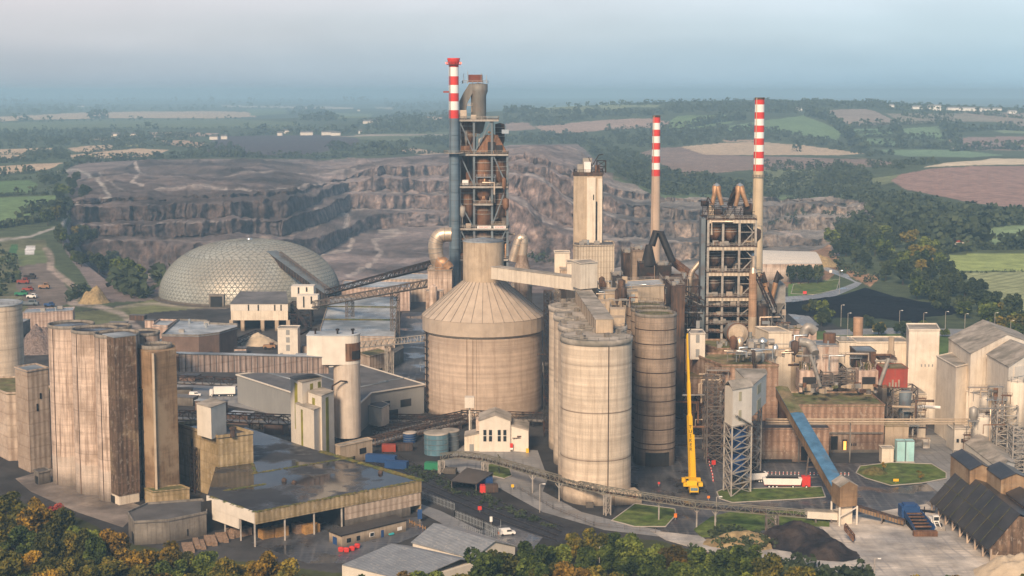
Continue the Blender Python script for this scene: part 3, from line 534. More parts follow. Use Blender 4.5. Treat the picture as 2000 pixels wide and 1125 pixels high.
def gallery(name, label, p, q, w, h, wm, rm, cat='conveyor gallery', group=None, gable=.0, T=None, ribs=0, legs=()):
    p = Vector(p); q = Vector(q); d = q-p; u = Vector((d.y, -d.x, 0)).normalized()*w/2; up = Vector((0, 0, h)); T = T or thing(name, label, cat, tuple(p), group)
    m = MB(); vs = [p-u, p+u, q+u, q-u]; vs += [v+up for v in vs]; m.add(vs, [(3, 2, 1, 0), (4, 5, 6, 7), (0, 1, 5, 4), (1, 2, 6, 5), (2, 3, 7, 6), (3, 0, 4, 7)]); sub(T, 'casing', m, wm)
    m = MB(); u2 = u*1.08; e_ = d.normalized()*.2; t_ = Vector((0, 0, .25))
    a, b, c, d_ = [v+up+Vector((0, 0, .02)) for v in (p-u2-e_, p+u2-e_, q+u2+e_, q-u2+e_)]; r0, r1 = (a+b)/2+Vector((0, 0, gable)), (c+d_)/2+Vector((0, 0, gable))
    m.add([a, r0, r1, d_, b, c]+[v+t_ for v in (a, r0, r1, d_, b, c)], [(6, 7, 8, 9), (7, 10, 11, 8), (0, 3, 2, 1), (1, 2, 5, 4), (0, 6, 9, 3), (4, 5, 11, 10), (0, 1, 7, 6), (1, 4, 10, 7), (3, 9, 8, 2), (2, 8, 11, 5)]); sub(T, 'roof', m, rm)
    if ribs:
        m = MB()
        for i in range(ribs+1):
            k = p+d*(i/ribs)
            for s_ in (-1, 1): m.bar(k+u*s_*1.02, k+u*s_*1.02+up, .22)
        sub(T, 'frame', m, 'steel')
    for f, zb in legs:
        k = p+d*f; m = MB()
        for s_ in (-1, 1): m.bar(k+u*s_*.9, (k.x+u.x*s_*1.5, k.y+u.y*s_*1.5, zb), .45)
        for i in range(3): z_ = zb+(k.z-zb)*(i+1)/3.2; m.bar((k.x-u.x*1.1, k.y-u.y*1.1, z_), (k.x+u.x*1.1, k.y+u.y*1.1, z_), .3)
        sub(T, 'leg', m, 'steel')
    return T
def conveyor(name, label, pts, w, h, seg, t=.22, legs=(), mt='steel', belt=True, group=None):   # open lattice conveyor through the points
    T = thing(name, label, 'conveyor', tuple(pts[0]), group); m = MB(); bm_ = MB()
    for a, b in zip(pts, pts[1:]):
        n = max(2, int((Vector(b)-Vector(a)).length/seg)); m.truss(a, b, w, h, n, t)
        z3 = Vector((0, 0, .35)); bm_.bar(Vector(a)+z3, Vector(b)+z3, w*.75, .25)
    sub(T, 'truss', m, mt)
    if belt: sub(T, 'belt_deck', bm_, 'duct_grey')
    for (x, y, z), zb in legs:
        m = MB()
        m.trestle(x, y, zb, z, w*1.0, w*.8, max(2, int((z-zb)/3.5)), .28, .5); sub(T, 'leg', m, mt)
    return T
# ================================================================ left: silo battery
T = thing('silo_battery', 'cluster of tall stained concrete silos with a dark clad stair tower at the left', 'silos', (XD(200, 800, 490), 490, 0))
for px, D, r, rw in ((139, 505, 7.5, 636), (185, 493, 7.4, 646), (228, 484, 7.0, 654), (223, 512, 5.6, 640), (279, 497, 5.4, 652)):
    x = XD(px, rw, D); z = ZD(rw, D); m = MB(); m.cyl(x, D, 0, z, r, None, 48); s = sub(T, 'silo', m, 'conc_pink')
    m = MB(); rim(m, x, D, z, r, 44, .45, .9); build('rim', m, M['conc_grey'], s)
    m = MB(); m.cyl(x, D, z+.02, z+.3, r*.86, None, 30); build('deck', m, M['roof_wet'], s)
    m = MB()
    for a in (-2.2, -1.2): m.tube([(x+r*cos(a), D+r*sin(a), 0), (x+r*cos(a), D+r*sin(a), z)], .16, 6)
    build('pipe', m, M['rust_dk'], s)
zt = 53.6; st = para(*PX([(201, 654), (223, 660), (265, 655)], zt)); st = para(st[0], st[1], st[2])
m = MB(); m.prism(st, 3, zt); s = sub(T, 'stair_tower', m, 'clad_dark'); m = MB(); m.prism(grow(st, -.3), 0, 3); build('plinth', m, M['clad_cream'], s)
m = MB(); m.prism(grow(st, .2), zt, zt+.25); build('roof', m, M['roof_frost'], s); m = MB(); wallquad(m, st[0], st[1], .3, .6, .2, 2.4); build('door', m, M['dark'], s)
zb = 48.6; bb = PX([(266, 678), (277, 684), (299, 690), (344, 682)], zb); bb += [(bb[3][0]-3, bb[3][1]+12), (bb[0][0], bb[0][1]+12)]
m = MB(); m.prism(bb, 0, zb); s = sub(T, 'bin_block', m, 'clad_brown'); m = MB(); rim(m, XD(303, 675, 484), 484+1, zb+.1, 5.0, 36, .45, 1.1); build('rim', m, M['conc_grey'], s)
m = MB(); m.cyl(XD(303, 675, 484), 485, zb, zb+.5, 4.4, None, 30); build('deck', m, M['roof_wet'], s)
m = MB(); wallquad(m, bb[0], bb[1], .05, .95, 4, 36, .1)
for k in range(8): wallquad(m, bb[0], bb[1], .0, 1, 4+k*4.5, 4.6+k*4.5, .35)
build('stair_slot', m, M['dark'], s); m = MB(); m.bar((bb[2][0], bb[2][1]-.1, 0), (bb[2][0], bb[2][1]-.1, zb), .7); build('pilaster', m, M['conc_tan'], s)
bld('low_block', 'small brown flat roofed block at the foot of the dark bin block', 'outbuilding', para(*PX([(283, 955), (300, 962), (370, 955)], 5)), 5, 'clad_moss', 'roof_moss', par=.3)
T = bld('bunker', 'long grey concrete bunker with weathered roof behind the autumn trees', 'bunker', PX([(250, 1003), (288, 986), (395, 978), (403, 992), (403, 1003), (330, 1018), (262, 1022)], 6.5), 6.5, 'conc_grey', 'roof_grey', par=.6, wins=((6, .1, .4, 0, 3), (4, .5, .53, 1, 3)))
pt = para(*PX([(29, 719), (53, 727), (94, 720)], 35)); T = bld('clad_block', 'tall pale ribbed block left of the concrete silo cluster', 'building', pt, 35, 'clad_tan', 'roof_frost', par=.5, wins=((1, .55, .63, 25, 27), (1, .38, .46, 21, 23.5)))
pw = para(*PX([(-60, 752), (4, 772), (40, 777)], 24)); bld('ribbed_wing', 'lower ribbed wing running out of the left edge of the photo', 'building', para((-200, 560), (-178, 532), (-160, 536)), 24, 'clad_tan', 'roof_moss', par=.6)
T = thing('storage_silo', 'large smooth cream round silo at the far left edge', 'silo', (XD(-6, 700, 600), 600, 0)); x = XD(-6, 600, 600); z = ZD(592, 600)
m = MB(); m.cyl(x, 600, 0, z, 9.6, None, 56); sub(T, 'shell', m, 'conc_front'); m = MB(); m.lathe(x, 600, [(9.9, z-.3), (9.9, z+.4), (9.2, z+.4), (0.1, z+1.1)], 56); sub(T, 'roof', m, 'roof_frost')
m = MB(); m.rail(arc(x, 600, 9.5, 0, 2*pi, 24), z+.3, 1.1, .08, 2.5); sub(T, 'railing', m, 'steel_lt')
bld('pump_hut', 'small grey concrete hut at the foot of the tall pale ribbed block', 'hut', para(*PX([(66, 919), (76, 925), (98, 920)], 4)), 4, 'conc_grey', 'roof_grey', par=.3, wins=((0, .3, .8, 0, 2.6),))
# ---- mid block with cabin on top
pb = para(*PX([(345, 831), (426, 856), (494, 848)], 19.8)); T = bld('stained_block', 'moss stained ribbed block beneath the plain cream box', 'building', pb, 19.8, 'clad_moss', 'roof_wet', par=.9, wins=((0, .35, .40, 0, 17),))
m = MB(); A, B = pb[0], pb[1]; fx = Vector(A).lerp(Vector(B), .52); m.trestle(fx.x-1.2, fx.y-1.6, 0, 15, 2.4, 1.2, 5, .2, -.8); sub(T, 'ladder_tower', m, 'steel_dk')
cbx = para(*PX([(384, 789), (412, 797), (441, 786)], 30)); cbx = [(p[0], p[1]) for p in cbx]; m = MB(); m.prism(cbx, 19.9, 30); s = sub(T, 'rooftop_box', m, 'clad_white'); m = MB(); m.prism(grow(cbx, .25), 30, 30.25); build('roof', m, M['roof_dust'], s)
m = MB(); c = cen(cbx); m.cyl(c[0]+7.5, c[1]-4, 19.9, 22.4, .9, .7, 12); m.cyl(c[0]+7.5, c[1]-4, 22.4, 23, 1.2, None, 12); sub(T, 'chimney_pot', m, 'rust_dk')
# ---- big wet-roofed loading shed
zr_ = 10.3; rf = PX([(405, 968), (498, 1000), (822, 938), (627, 882), (478, 834), (423, 905)], zr_)
T = thing('loading_shed', 'wide flat shed with dark wet puddled roof and rust stained fascia', 'shed', cen(rf))
m = MB(); m.prism(rf, zr_-.5, zr_); ro = sub(T, 'roof', m, 'roof_wet')
m = MB(); Vv = [Vector(p) for p in rf]
m2 = MB()
def edge_m(a, b, n, w0=.25, w1=.9):                 # ragged moss along an edge
    for i in range(n):
        p = a.lerp(b, R.random()); s_ = R.uniform(w0, w1); m2.add([(p.x-s_, p.y-s_*.6, zr_+.01), (p.x+s_, p.y-s_*.5, zr_+.01), (p.x+s_*.7, p.y+s_*.7, zr_+.01), (p.x-s_*.6, p.y+s_*.6, zr_+.02), (p.x, p.y, zr_+s_*.45)], [(0, 1, 4), (1, 2, 4), (2, 3, 4), (3, 0, 4)])
edge_m(Vv[1], Vv[2], 160); edge_m(Vv[2], Vv[3], 240, .5, 1.5); edge_m(Vector(K(494, 925, zr_)[:2]), Vector(K(690, 893, zr_)[:2]), 150, .3, .8); edge_m(Vector(K(440, 958, zr_)[:2]), Vector(K(520, 945, zr_)[:2]), 80); edge_m(Vv[0], Vv[1], 40); edge_m(Vector(K(480, 870, zr_)[:2]), Vector(K(500, 926, zr_)[:2]), 60)
tag(build('moss', m2, M['moss'], ro), kind='stuff')
for px, py in ((574, 945), (743, 925), (555, 940)):
    a = K(px, py, zr_); m = MB(); m.cyl(a[0], a[1], zr_, zr_+.5, .75, .8, 12); m.cyl(a[0], a[1], zr_+.5, zr_+1.1, .9, .3, 12); build('roof_vent', m, M['rust_dk'], ro)
m = MB(); wallquad(m, rf[1], rf[2], 0, 1, zr_-3.6, zr_-.05, .35); sub(T, 'fascia', m, 'clad_moss')
m = MB(); wallquad(m, rf[0], rf[1], 0, 1, zr_-3.4, zr_+.1, .35); wallquad(m, rf[0], rf[1], 0, .68, zr_-6.6, zr_-3.3, .35); sub(T, 'end_panel', m, 'clad_white')
m = MB(); wallquad(m, rf[1], rf[2], .52, .995, 2.6, zr_-3.5, .12); sub(T, 'side_wall', m, 'clad_tan'); m = MB(); wallquad(m, rf[1], rf[2], .52, .93, 0, 2.7, .1); sub(T, 'dado', m, 'conc_grey')
m = MB(); wallquad(m, rf[2], rf[3], .0, 1, 0, zr_-.6, .1); wallquad(m, rf[3], rf[4], .0, 1, 0, zr_-.6, .1); m.bar((*rf[5], 5), (*rf[4], 5), .3, 9); sub(T, 'rear_wall', m, 'clad_moss')
u = Vv[2]-Vv[1]; nn_ = Vector((-u.y, u.x)).normalized(); b0 = Vv[1]+u*.52; m = MB(); m.bar((*(b0), 4.8), (*(b0+nn_*24), 4.8), .3, 9.4); b1 = Vv[1]+nn_*22-u*.1; m.bar((*b1, 4.8), (*(Vv[1]+nn_*22+u*.55), 4.8), .3, 9.4); sub(T, 'inner_wall', m, 'dark')
for f in (.0, .17, .34, .505): a = Vv[1]+u*f+nn_*.3; m = MB(); m.bar((*a, 0), (*a, zr_-.5), .5); sub(T, 'post', m, 'steel_lt')
for f in (.03, .35, .68): a = Vv[0].lerp(Vv[1], f)+Vector((.2, .5)); m = MB(); m.bar((*a, 0), (*a, zr_-.5), .45); sub(T, 'post', m, 'steel_lt')
# stacked goods under and beside the shed
def pallet_proto(name, label, x, y, w, d, h, mt, rz, grp, nb=5):
    T = thing(name, label, name.replace('_', ' '), (x, y, 0), grp, 0); m = MB(); C_, S_ = cos(rz), sin(rz)
    for k in range(nb): m.box((x, y, h*(k+.5)/nb), (w, d, h/nb*.86), rz)
    for q in (-.38, 0, .38): m.box((x+q*w*C_, y+q*w*S_, h*.5+.04), (w*.09, d*1.02, h), rz)
    sub(T, 'stack', m, mt); m = MB(); m.box((x, y, .09), (w*.96, d*.96, .18), rz); sub(T, 'pallet', m, 'timber'); return T
ang = atan2(u.y, u.x)
for i, (px, py, w_, h_, mt, lb) in enumerate(((520, 1050, 3.8, 2.6, 'crate', 'tall stack of orange crates nearest the open mouth of the wet roofed shed'), (547, 1046, 4.2, 3.0, 'crate', 'tallest orange crate stack under the shed roof'), (606, 1040, 5, 2.6, 'crate', 'wide slatted brown crate stack deeper under the shed'), (583, 1040, 3, 2.8, 'timber', 'dim brown crate stack behind the orange ones'), (470, 1046, 6, 2.2, 'timber', 'brown timber stack under the pale end panel'))):
    a = K(px, py, 0); pallet_proto('crate_stack', lb, a[0], a[1], w_, 3, h_, mt, ang, 'crates and timber stored under the shed')
for i in range(9):
    a = K(362+i*11, 1072-i*3.3+(i % 2)*4, 0); pallet_proto('timber_stack', 'low stack of grey brown timber in the row left of the shed', a[0], a[1], 1.5, 8, .8+.2*(i % 3), 'timber', .3, 'low timber stacks in front of the bunker', 3)
# hut
hp = para(*PX([(643, 1037), (668, 1047), (793, 1017)], 3.3)); T = thing('office_hut', 'low rendered hut with flat black roof against the wet roofed shed', 'hut', cen(hp))
m = MB(); m.prism(hp, 0, 3.2); sub(T, 'wall', m, 'conc_tan'); m = MB(); m.prism(grow(hp, .5), 3.25, 3.6); sub(T, 'roof', m, 'roof_black')
for f0, f1, a, b, nm, mt in ((.07, .13, 1, 2.2, 'window', 'glass'), (.42, .49, 1, 2.3, 'window', 'white'), (.60, .64, .05, 2.2, 'door', 'blue'), (.22, .27, .9, 2.2, 'window', 'glass'), (.86, .93, .9, 1.9, 'notice_board', 'white'), (.72, .79, .3, .7, 'bench', 'teal')):
    m = MB(); wallquad(m, hp[1], hp[2], f0, f1, a, b, .12 if nm != 'bench' else .6); q_ = sub(T, nm, m, mt)
    if nm == 'window': m = MB(); wallquad(m, hp[1], hp[2], f0+.007, f1-.007, a+.15, b-.15, .16); build('pane', m, M['glass'], q_)
m = MB(); wallquad(m, hp[0], hp[1], .3, .6, .05, 2.2, .15); sub(T, 'side_door', m, 'blue')
def bin_(px, py, mt, lb, g):
    a = K(px, py, 0); T = thing('wheeled_bin', lb, 'bin', a, g); m = MB(); x, y = a[:2]
    m.add([(x-.6, y-.5, .2), (x+.6, y-.5, .2), (x+.6, y+.5, .2), (x-.6, y+.5, .2), (x-.8, y-.65, 1.2), (x+.8, y-.65, 1.2), (x+.8, y+.65, 1.2), (x-.8, y+.65, 1.2)], [(3, 2, 1, 0), (4, 5, 6, 7), (0, 1, 5, 4), (1, 2, 6, 5), (2, 3, 7, 6), (3, 0, 4, 7)]); sub(T, 'tub', m, mt)
    m = MB(); m.lathe(x, y, [(.85, 1.2), (.8, 1.35), (.1, 1.5)], 8); sub(T, 'lid', m, mt)
for s_ in (-.45, .45): pass
for i, (px, py) in enumerate(((666, 1078), (677, 1079), (688, 1076))): bin_(px, py, 'red', ('left', 'middle', 'right')[i]+' one of three red wheeled bins in front of the low hut', 'red bins by the hut')
bin_(698, 1071, 'red', 'red bin at the wall behind the row of three red bins', 'red bins by the hut')
# sheds at the bottom edge
def gshed(name, label, a, b, c, d, ze, zr2, wm, rm):        # a..d plan corners, gable faces ab and cd; ridge from mid ab to mid cd
    T = thing(name, label, 'shed', cen([a, b, c, d])); m = MB(); m.prism([a, b, c, d], 0, ze)
    for p, q in ((a, b), (c, d)): mid = ((p[0]+q[0])/2, (p[1]+q[1])/2); m.add([(*p, ze), (*q, ze), (*mid, zr2-.05)], [(0, 1, 2)])
    sub(T, 'wall', m, wm); m = MB(); G = [Vector(x) for x in grow([a, b, c, d], .5)]; m.roof(G[1], G[2], G[3], G[0], ze-.1, zr2, .25); sub(T, 'roof', m, rm); return T
# ridge along the long side
Pq = PX([(806, 1058), (923, 1089)], 4.5); Pr = PX([(849, 1022), (965, 1056)], 7.5)
a, b = Vector(Pq[0]), Vector(Pq[1]); r0, r1 = Vector(Pr[0]), Vector(Pr[1]); c_, d_ = r1*2-b, r0*2-a
gshed('long_shed', 'grey corrugated pitched shed beside the railway at the bottom', tuple(b), tuple(c_), tuple(d_), tuple(a), 4.5, 7.5, 'clad_white', 'roof_grey'); M['shed_roof'] = mat('shed_roof', (.24, .25, .26), .45, var=.25, nsc=.3, corr=1.4, scol=(.14, .15, .16), spec=.5)
setm(bpy.data.objects['long_shed'], 'roof', 'shed_roof')
Pq = PX([(668, 1103), (800, 1135)], 4.0); Pr = PX([(764, 1062), (900, 1092)], 6.0); a, b = Vector(Pq[0]), Vector(Pq[1]); r0, r1 = Vector(Pr[0]), Vector(Pr[1]); c_, d_ = r1+(r1-b)*.35, r0+(r0-a)*.35
T = thing('flat_shed', 'low pale green grey corrugated shed nearest the camera', 'shed', cen([a, b, r1, r0])); m = MB(); m.prism([a, b, c_, d_], 0, 3.8); sub(T, 'wall', m, 'clad_white')
m = MB(); m.prism([a, b, r1, r0], [3.85]*2+[5.85]*2, [4.05]*2+[6.05]*2); m.prism([r0, r1, c_, d_], [5.85, 5.85, 4, 4], [6.05, 6.05, 4.2, 4.2]); sub(T, 'roof', m, 'shed_roof')
# ---- pinkish gallery, round tower, white slabs
gallery('conveyor_gallery', 'long rust streaked pink gallery from the silo cluster to the round tower', KD(342, 724, 503), KD(633, 728, 549), 5, 5.9, 'clad_pink', 'roof_frost', ribs=26)
T = thing('round_tower', 'round pale concrete tower with a flared boxy head and open rusty hatch', 'tower', (XD(678, 800, 550), 550, 0)); x = XD(678, 760, 550); r = 4.85; zc, zt = ZD(708, 550), ZD(652, 550)
m = MB(); m.cyl(x, 550, 5, zc, r, None, 40); sh = sub(T, 'shaft', m, 'conc_front'); sh.data.materials[0] = mat('conc_tower', (.55, .47, .39), .8, var=.15, nsc=.2, streak=.5, scol=(.25, .17, .12), base=3, bump=.1)
xl = XD(603, 700, 550); hp = arc(x, 550, r+.1, -pi/2, pi/2, 14)+[(xl, 554.9), (xl, 545.1)]; m = MB(); m.prism(hp, zc, zt); hd = sub(T, 'head', m, 'clad_white'); m = MB(); m.prism(grow(hp, .2), zt, zt+.3); build('roof', m, M['roof_frost'], hd)
m = MB(); ha = arc(x, 550, r+.2, -1.55, -.15, 6)
for p, q in zip(ha, ha[1:]): m.bar((*p, zc+4.5), (*q, zc+4.5), .25, 6.4)
hh = build('hatch', m, M['rusty'], hd); m = MB(); ha = arc(x, 550, r+.45, -1.1, -.35, 4)
for p, q in zip(ha, ha[1:]): m.bar((*p, zc+3.4), (*q, zc+3.4), .25, 3)
build('hatch_opening', m, M['dark'], hh); m = MB()
for k, a in enumerate((-13, -5, .5)): px_ = x+a; m = MB(); m.cyl(px_+2, 548, zt+.3, zt+2.2, .35, None, 10); m.cyl(px_+2, 548, zt+1.6, zt+2.2, .7, None, 10); build('roof_vent', m, M['steel_dk'], hd)
m = MB(); m.tube([(x+.5, 544.8, ZD(745, 545)), (x-1.5, 543, ZD(742, 545)), (x-4.6, 543, ZD(752, 545)), (x-4.6, 543, ZD(763, 545))], .3, 8); sub(T, 'pipe', m, 'steel_dk')
bld('tower_base', 'patched tan concrete base building under the round pale tower', 'building', para(*PX([(655, 870), (664, 874), (727, 860)], 6.5)), 6.6, 'conc_tan', 'roof_dust', par=.3, wins=((1, .25, .45, .5, 2.3), (1, .6, .8, 2.5, 4.5)))
T = thing('slab_tower', 'stepped white clad slab tower with mossy yellow green stripes', 'tower', K(610, 885))
def slab(pts, z, seams):
    m = MB(); m.prism(pts, 0, z); s = sub(T, 'slab', m, 'clad_white'); m = MB(); m.prism(grow(pts, .2), z, z+.35); build('cap', m, M['roof_dust'], s)
    for (i, f0, f1, mt, zb, zt_) in seams: m = MB(); wallquad(m, pts[i], pts[(i+1) % 4], f0, f1, zb, zt_, .06); build('stripe', m, M[mt], s)
slab(para(*PX([(567, 738), (590, 748), (628, 739)], 27)), 27, ((0, .35, .6, 'stripe', 9, 26), (1, .4, .55, 'stripe', 12, 26), (1, .8, .95, 'stripe', 14, 26)))
slab(para(*PX([(577, 790), (613, 803), (628, 797)], 19)), 19.2, ((0, .3, .4, 'stripe', 1, 18),)); slab(para(*PX([(602, 766), (628, 775), (652, 766)], 23.4)), 23.5, ((1, .32, .55, 'stripe', 1, 22.5), (0, .3, .5, 'stripe', 16, 22)))
# ---- grey warehouse
zw = 11.6; wp = PX([(463, 733), (520, 726), (704, 714), (828, 752), (724, 768), (690, 800), (640, 790)], zw)
T = thing('grey_warehouse', 'large low grey clad warehouse with dark roof behind the white slab tower', 'warehouse', cen(wp)); m = MB(); m.prism(wp, 0, zw-.3); wl_ = sub(T, 'wall', m, 'clad_grey')
m = MB(); m.prism(grow(wp, .4), zw-.25, zw+.15); ro = sub(T, 'roof', m, 'roof_grey'); m = MB(); ring_wall(m, grow(wp, .5), zw, .5, .5); build('gutter', m, M['clad_white'], ro)
m = MB()
for (a, b), (c, d) in (((515, 727), (640, 762)), ((590, 722), (690, 757)), ((740, 748), (800, 738)), ((690, 760), (760, 746))): m.bar((*K(a, b, zw)[:2], zw+.35), (*K(c, d, zw)[:2], zw+.35), .5, .3)
build('ridge', m, M['roof_frost'], ro)
for f0, f1, a, b in ((.12, .22, 5, 7.4), (.25, .35, 5, 7.4), (.55, .75, 4, 7), (.05, .1, 0, 4), (.33, .5, .0, 3.5)): m = MB(); wallquad(m, wp[4], wp[3], f0, f1, a, b); sub(T, 'window', m, 'glass')
lp = PX([(705, 788), (745, 798), (760, 790), (724, 776)], 7.5); bld('lean_to', 'pale lean-to at the front corner of the grey warehouse', 'lean-to', lp, 7.5, 'clad_white', 'roof_grey', par=.2)
# trailer
def lorry(name, label, p0, p1, h, boxmat, cabmat, cat='lorry', z0=1.1, tip=False, axles=(.12, .2, .28, .62, .9), cabf=.16, w=2.55, ch=3.0, grp=None):
    A = Vector((*p0[:2], 0)); B = Vector((*p1[:2], 0)); d = B-A; L = d.length; d.normalize(); u = Vector((-d.y, d.x, 0))*w/2; T = thing(name, label, cat, tuple(A), grp)
    def bx(t0, t1, z0_, z1_, k=1.0, tz=0):
        m = MB(); a, b = A+d*L*t0, A+d*L*t1; vs = [a-u*k, b-u*k, b+u*k, a+u*k]; vv = [v+Vector((0, 0, z0_)) for v in vs]+[v+Vector((0, 0, z1_)) for v in vs]
        if tz: vv[4] = vv[4]-Vector((0, 0, 0))+d*tz; vv[7] = vv[7]+d*tz; vv[5] -= d*tz; vv[6] -= d*tz
        m.add(vv, [(3, 2, 1, 0), (4, 5, 6, 7), (0, 1, 5, 4), (1, 2, 6, 5), (2, 3, 7, 6), (3, 0, 4, 7)]); return m
    b = sub(T, 'body', bx(.02, 1-cabf-.03, z0, h, 1, -.5 if tip else 0), boxmat)
    if tip: build('tipper_load', bx(.06, 1-cabf-.07, h-.1, h+.12, .9), M['dark'], b); m = bx(.02, 1-cabf-.03, z0-.25, z0-.02, .8); build('chassis', m, M[cabmat], T)
    else: build('chassis', bx(.02, .98, .7, z0-.05, .5), M['dark'], T)
    cb = sub(T, 'cab', bx(1-cabf, .985, .5, ch, .96), cabmat); build('windscreen', bx(.98, 1.0, 1.6, ch-.35, .8), M['glass'], cb)
    for s_ in (-1, 1):
        for q in axles:
            c = A+d*L*q+u*s_; m = MB(); e_ = u.normalized()*.18; m.tube([c-e_+Vector((0, 0, .5)), c+e_+Vector((0, 0, .5))], .5, 14); wv = build('wheel', m, M['tyre'], T)
            m = MB(); m.tube([c+e_*s_*1.0+Vector((0, 0, .5)), c+e_*s_*1.25+Vector((0, 0, .5))], .26, 10); build('rim', m, M['white'], wv)
    return T
a = K(461, 773); b = K(409, 774); lorry('box_lorry', 'white box lorry parked beside the grey warehouse', a, b, 4.1, 'white', 'white', cabf=.14)
# ================================================================ dome group
Rd, Dd = 57.3, 978.0; xd = XD(489, 575, Dd); Hd = ZD(468, Dd)
def domep(k, i, NR=24, NS=96, off=0.0, g=0): t = (k/NR)*pi/2; rr = (Rd+g)*cos(t)**.82 if k < NR else .02; return (xd+rr*cos(2*pi*(i+off)/NS), Dd+rr*sin(2*pi*(i+off)/NS), 1.5+(Hd-1.5+g)*sin(t)**1.05)
T = thing('storage_dome', 'huge silver geodesic storage dome at the edge of the quarry', 'dome', (xd, Dd, 0)); m = MB(); NR, NS = 24, 96; mr_ = MB()
prev = None
for k in range(NR+1):
    n = 96 if k < 14 else (48 if k < 20 else (24 if k < 24 else 1)); off = (k % 2)*.5
    cur = [Vector(domep(k, i*96/n, off=off*96/n)) for i in range(n)]
    if prev is not None:
        n0 = len(prev); f = n0//n if n > 1 else n0
        if n == n0:
            for i in range(n):
                a, b = prev[i], prev[(i+1) % n]; j = i if (k % 2) else (i+1) % n; c = cur[j]; d = cur[(j+1) % n]
                for tri in ((a, b, c), (b, d, c)):
                    ce = (tri[0]+tri[1]+tri[2])/3; o_ = (ce-Vector((xd, Dd, -10))).normalized(); q = ce+o_*.06; m.add([tri[0], tri[1], q, tri[2]], [(0, 1, 2), (1, 3, 2), (3, 0, 2)])
                for p, q in ((a, b), (a, c), (b, c)): mr_.bar(p, q, .34)
        else:
            for i in range(n):
                seg = [prev[(i*f+s_) % n0] for s_ in range(f+1)]; c = cur[i % n]; d = cur[(i+1) % n]
                for s_ in range(f): m.add([seg[s_], seg[s_+1], c], [(0, 1, 2)]); mr_.bar(seg[s_], c, .4); mr_.bar(seg[s_], seg[s_+1], .4)
                if n > 1: m.add([seg[f], d, c], [(0, 1, 2)])
    prev = cur
sub(T, 'shell', m, 'dome'); sub(T, 'ribs', mr_, 'dome_rib'); m = MB(); m.cyl(xd, Dd, 0, 1.6, Rd+.6, None, 64, False); m.cyl(xd, Dd, 0, .5, Rd+4, None, 64); sub(T, 'ring_wall', m, 'conc_grey')
m = MB(); m.cyl(xd, Dd, Hd-.2, Hd+1, 2, 1.5, 16); sub(T, 'cap', m, 'galv'); m = MB(); a = K(424, 600); m.box((a[0], a[1]+4, 4), (9, 12, 8)); dr = sub(T, 'door_frame', m, 'conc_grey'); m = MB(); m.box((a[0], a[1]-2, 3.4), (7, .4, 6.8)); build('door_opening', m, M['black'], dr)
T = gallery('dome_conveyor', 'dark covered conveyor climbing the right flank of the silver dome', KD(650, 590, 900), KD(531, 503, 952), 7, 4, 'steel_dk', 'bluegrey', cat='conveyor', ribs=22)
m = MB(); p, q = Vector(KD(650, 588, 898)), Vector(KD(534, 500, 950)); m.truss(p+Vector((5, -4, -1)), q+Vector((5, -4, -1)), 1, 4, 18, .4); sub(T, 'side_truss', m, 'steel')
# gabled building by the dome
dp = front(438, 552, 0, 26, D=828); dp[3] = (XD(470, 570, 858), 858); dp[2] = (XD(558, 570, 858), 858); T = thing('dome_annex', 'white topped clad hall standing in front of the silver dome', 'hall', cen(dp)); z1 = ZD(594, 828); z5 = ZD(655, 828); m = MB(); m.prism(dp, 6.0, z1-3.6)
sub(T, 'wall', m, 'clad_cream'); m = MB(); m.prism(grow(dp, .15), z1-3.6, z1); uw = sub(T, 'upper_wall', m, 'clad_white')
m = MB(); m.prism(grow(dp, .4), z1, [z1+.3, z1+.3, z1+3, z1+3]); sub(T, 'roof', m, 'roof_grey')
for f in (.3, .47, .76, .87): m = MB(); wallquad(m, dp[0], dp[1], f, f+.025, z1-3.6, z1-.3); build('window', m, M['black'], uw)
for f in (0, .2, .55, .8, 1): m = MB(); a = Vector(dp[0]).lerp(Vector(dp[1]), f); m.box((a.x, a.y+1, 3), (2, 2, 6)); sub(T, 'pier', m, 'conc_tan'); m = MB(); m.box((a.x, a.y+25, 3), (2, 2, 6)); sub(T, 'pier', m, 'conc_tan')
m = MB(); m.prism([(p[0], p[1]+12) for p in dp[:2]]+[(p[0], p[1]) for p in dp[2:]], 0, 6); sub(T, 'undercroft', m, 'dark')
T = thing('transfer_tower', 'white boxy transfer tower on dark steelwork beside the dome annex', 'tower', (XD(590, 600, 845), 845, 0))
for pl, pr, pt_, pb_, D_, dd in ((559, 604, 559, 580, 850, 9), (570, 612, 577, 604, 842, 8)):
    f_ = front(pl, pr, 0, dd, D=D_); m = MB(); m.prism(f_, ZD(pb_, D_), ZD(pt_, D_)); s = sub(T, 'cabin', m, 'clad_white'); m = MB(); wallquad(m, f_[0], f_[1], .3, .37, ZD(pb_, D_)+1, ZD(pt_, D_)-.6); wallquad(m, f_[0], f_[1], .66, .73, ZD(pb_, D_)+3, ZD(pt_, D_)-.6); build('window', m, M['black'], s)
m = MB(); m.trestle(XD(590, 620, 847), 847, 0, ZD(590, 847), 11, 8, 4, .5); sub(T, 'frame', m, 'steel_dk'); m = MB(); m.trestle(XD(572, 620, 835), 835, 0, ZD(612, 835), 6, 8, 3, .5); sub(T, 'frame', m, 'steel_dk')
m = MB(); m.bar(KD(575, 600, 838), KD(600, 640, 820), 2, .6); m.bar(KD(605, 640, 830), KD(560, 668, 800), 2.4, .8); sub(T, 'stair', m, 'steel_dk')
bld('white_block', 'slim white block with three small louvres in a column', 'building', front(543, 582, 697, 9), ZD(640, 750), 'clad_white', 'roof_dust', par=.3, wins=((0, .42, .6, 3, 6), (0, .42, .6, 7.2, 9.8), (0, .1, .25, 0, 2), (0, .42, .6, 11, 13.4)), wmat='clad_grey')
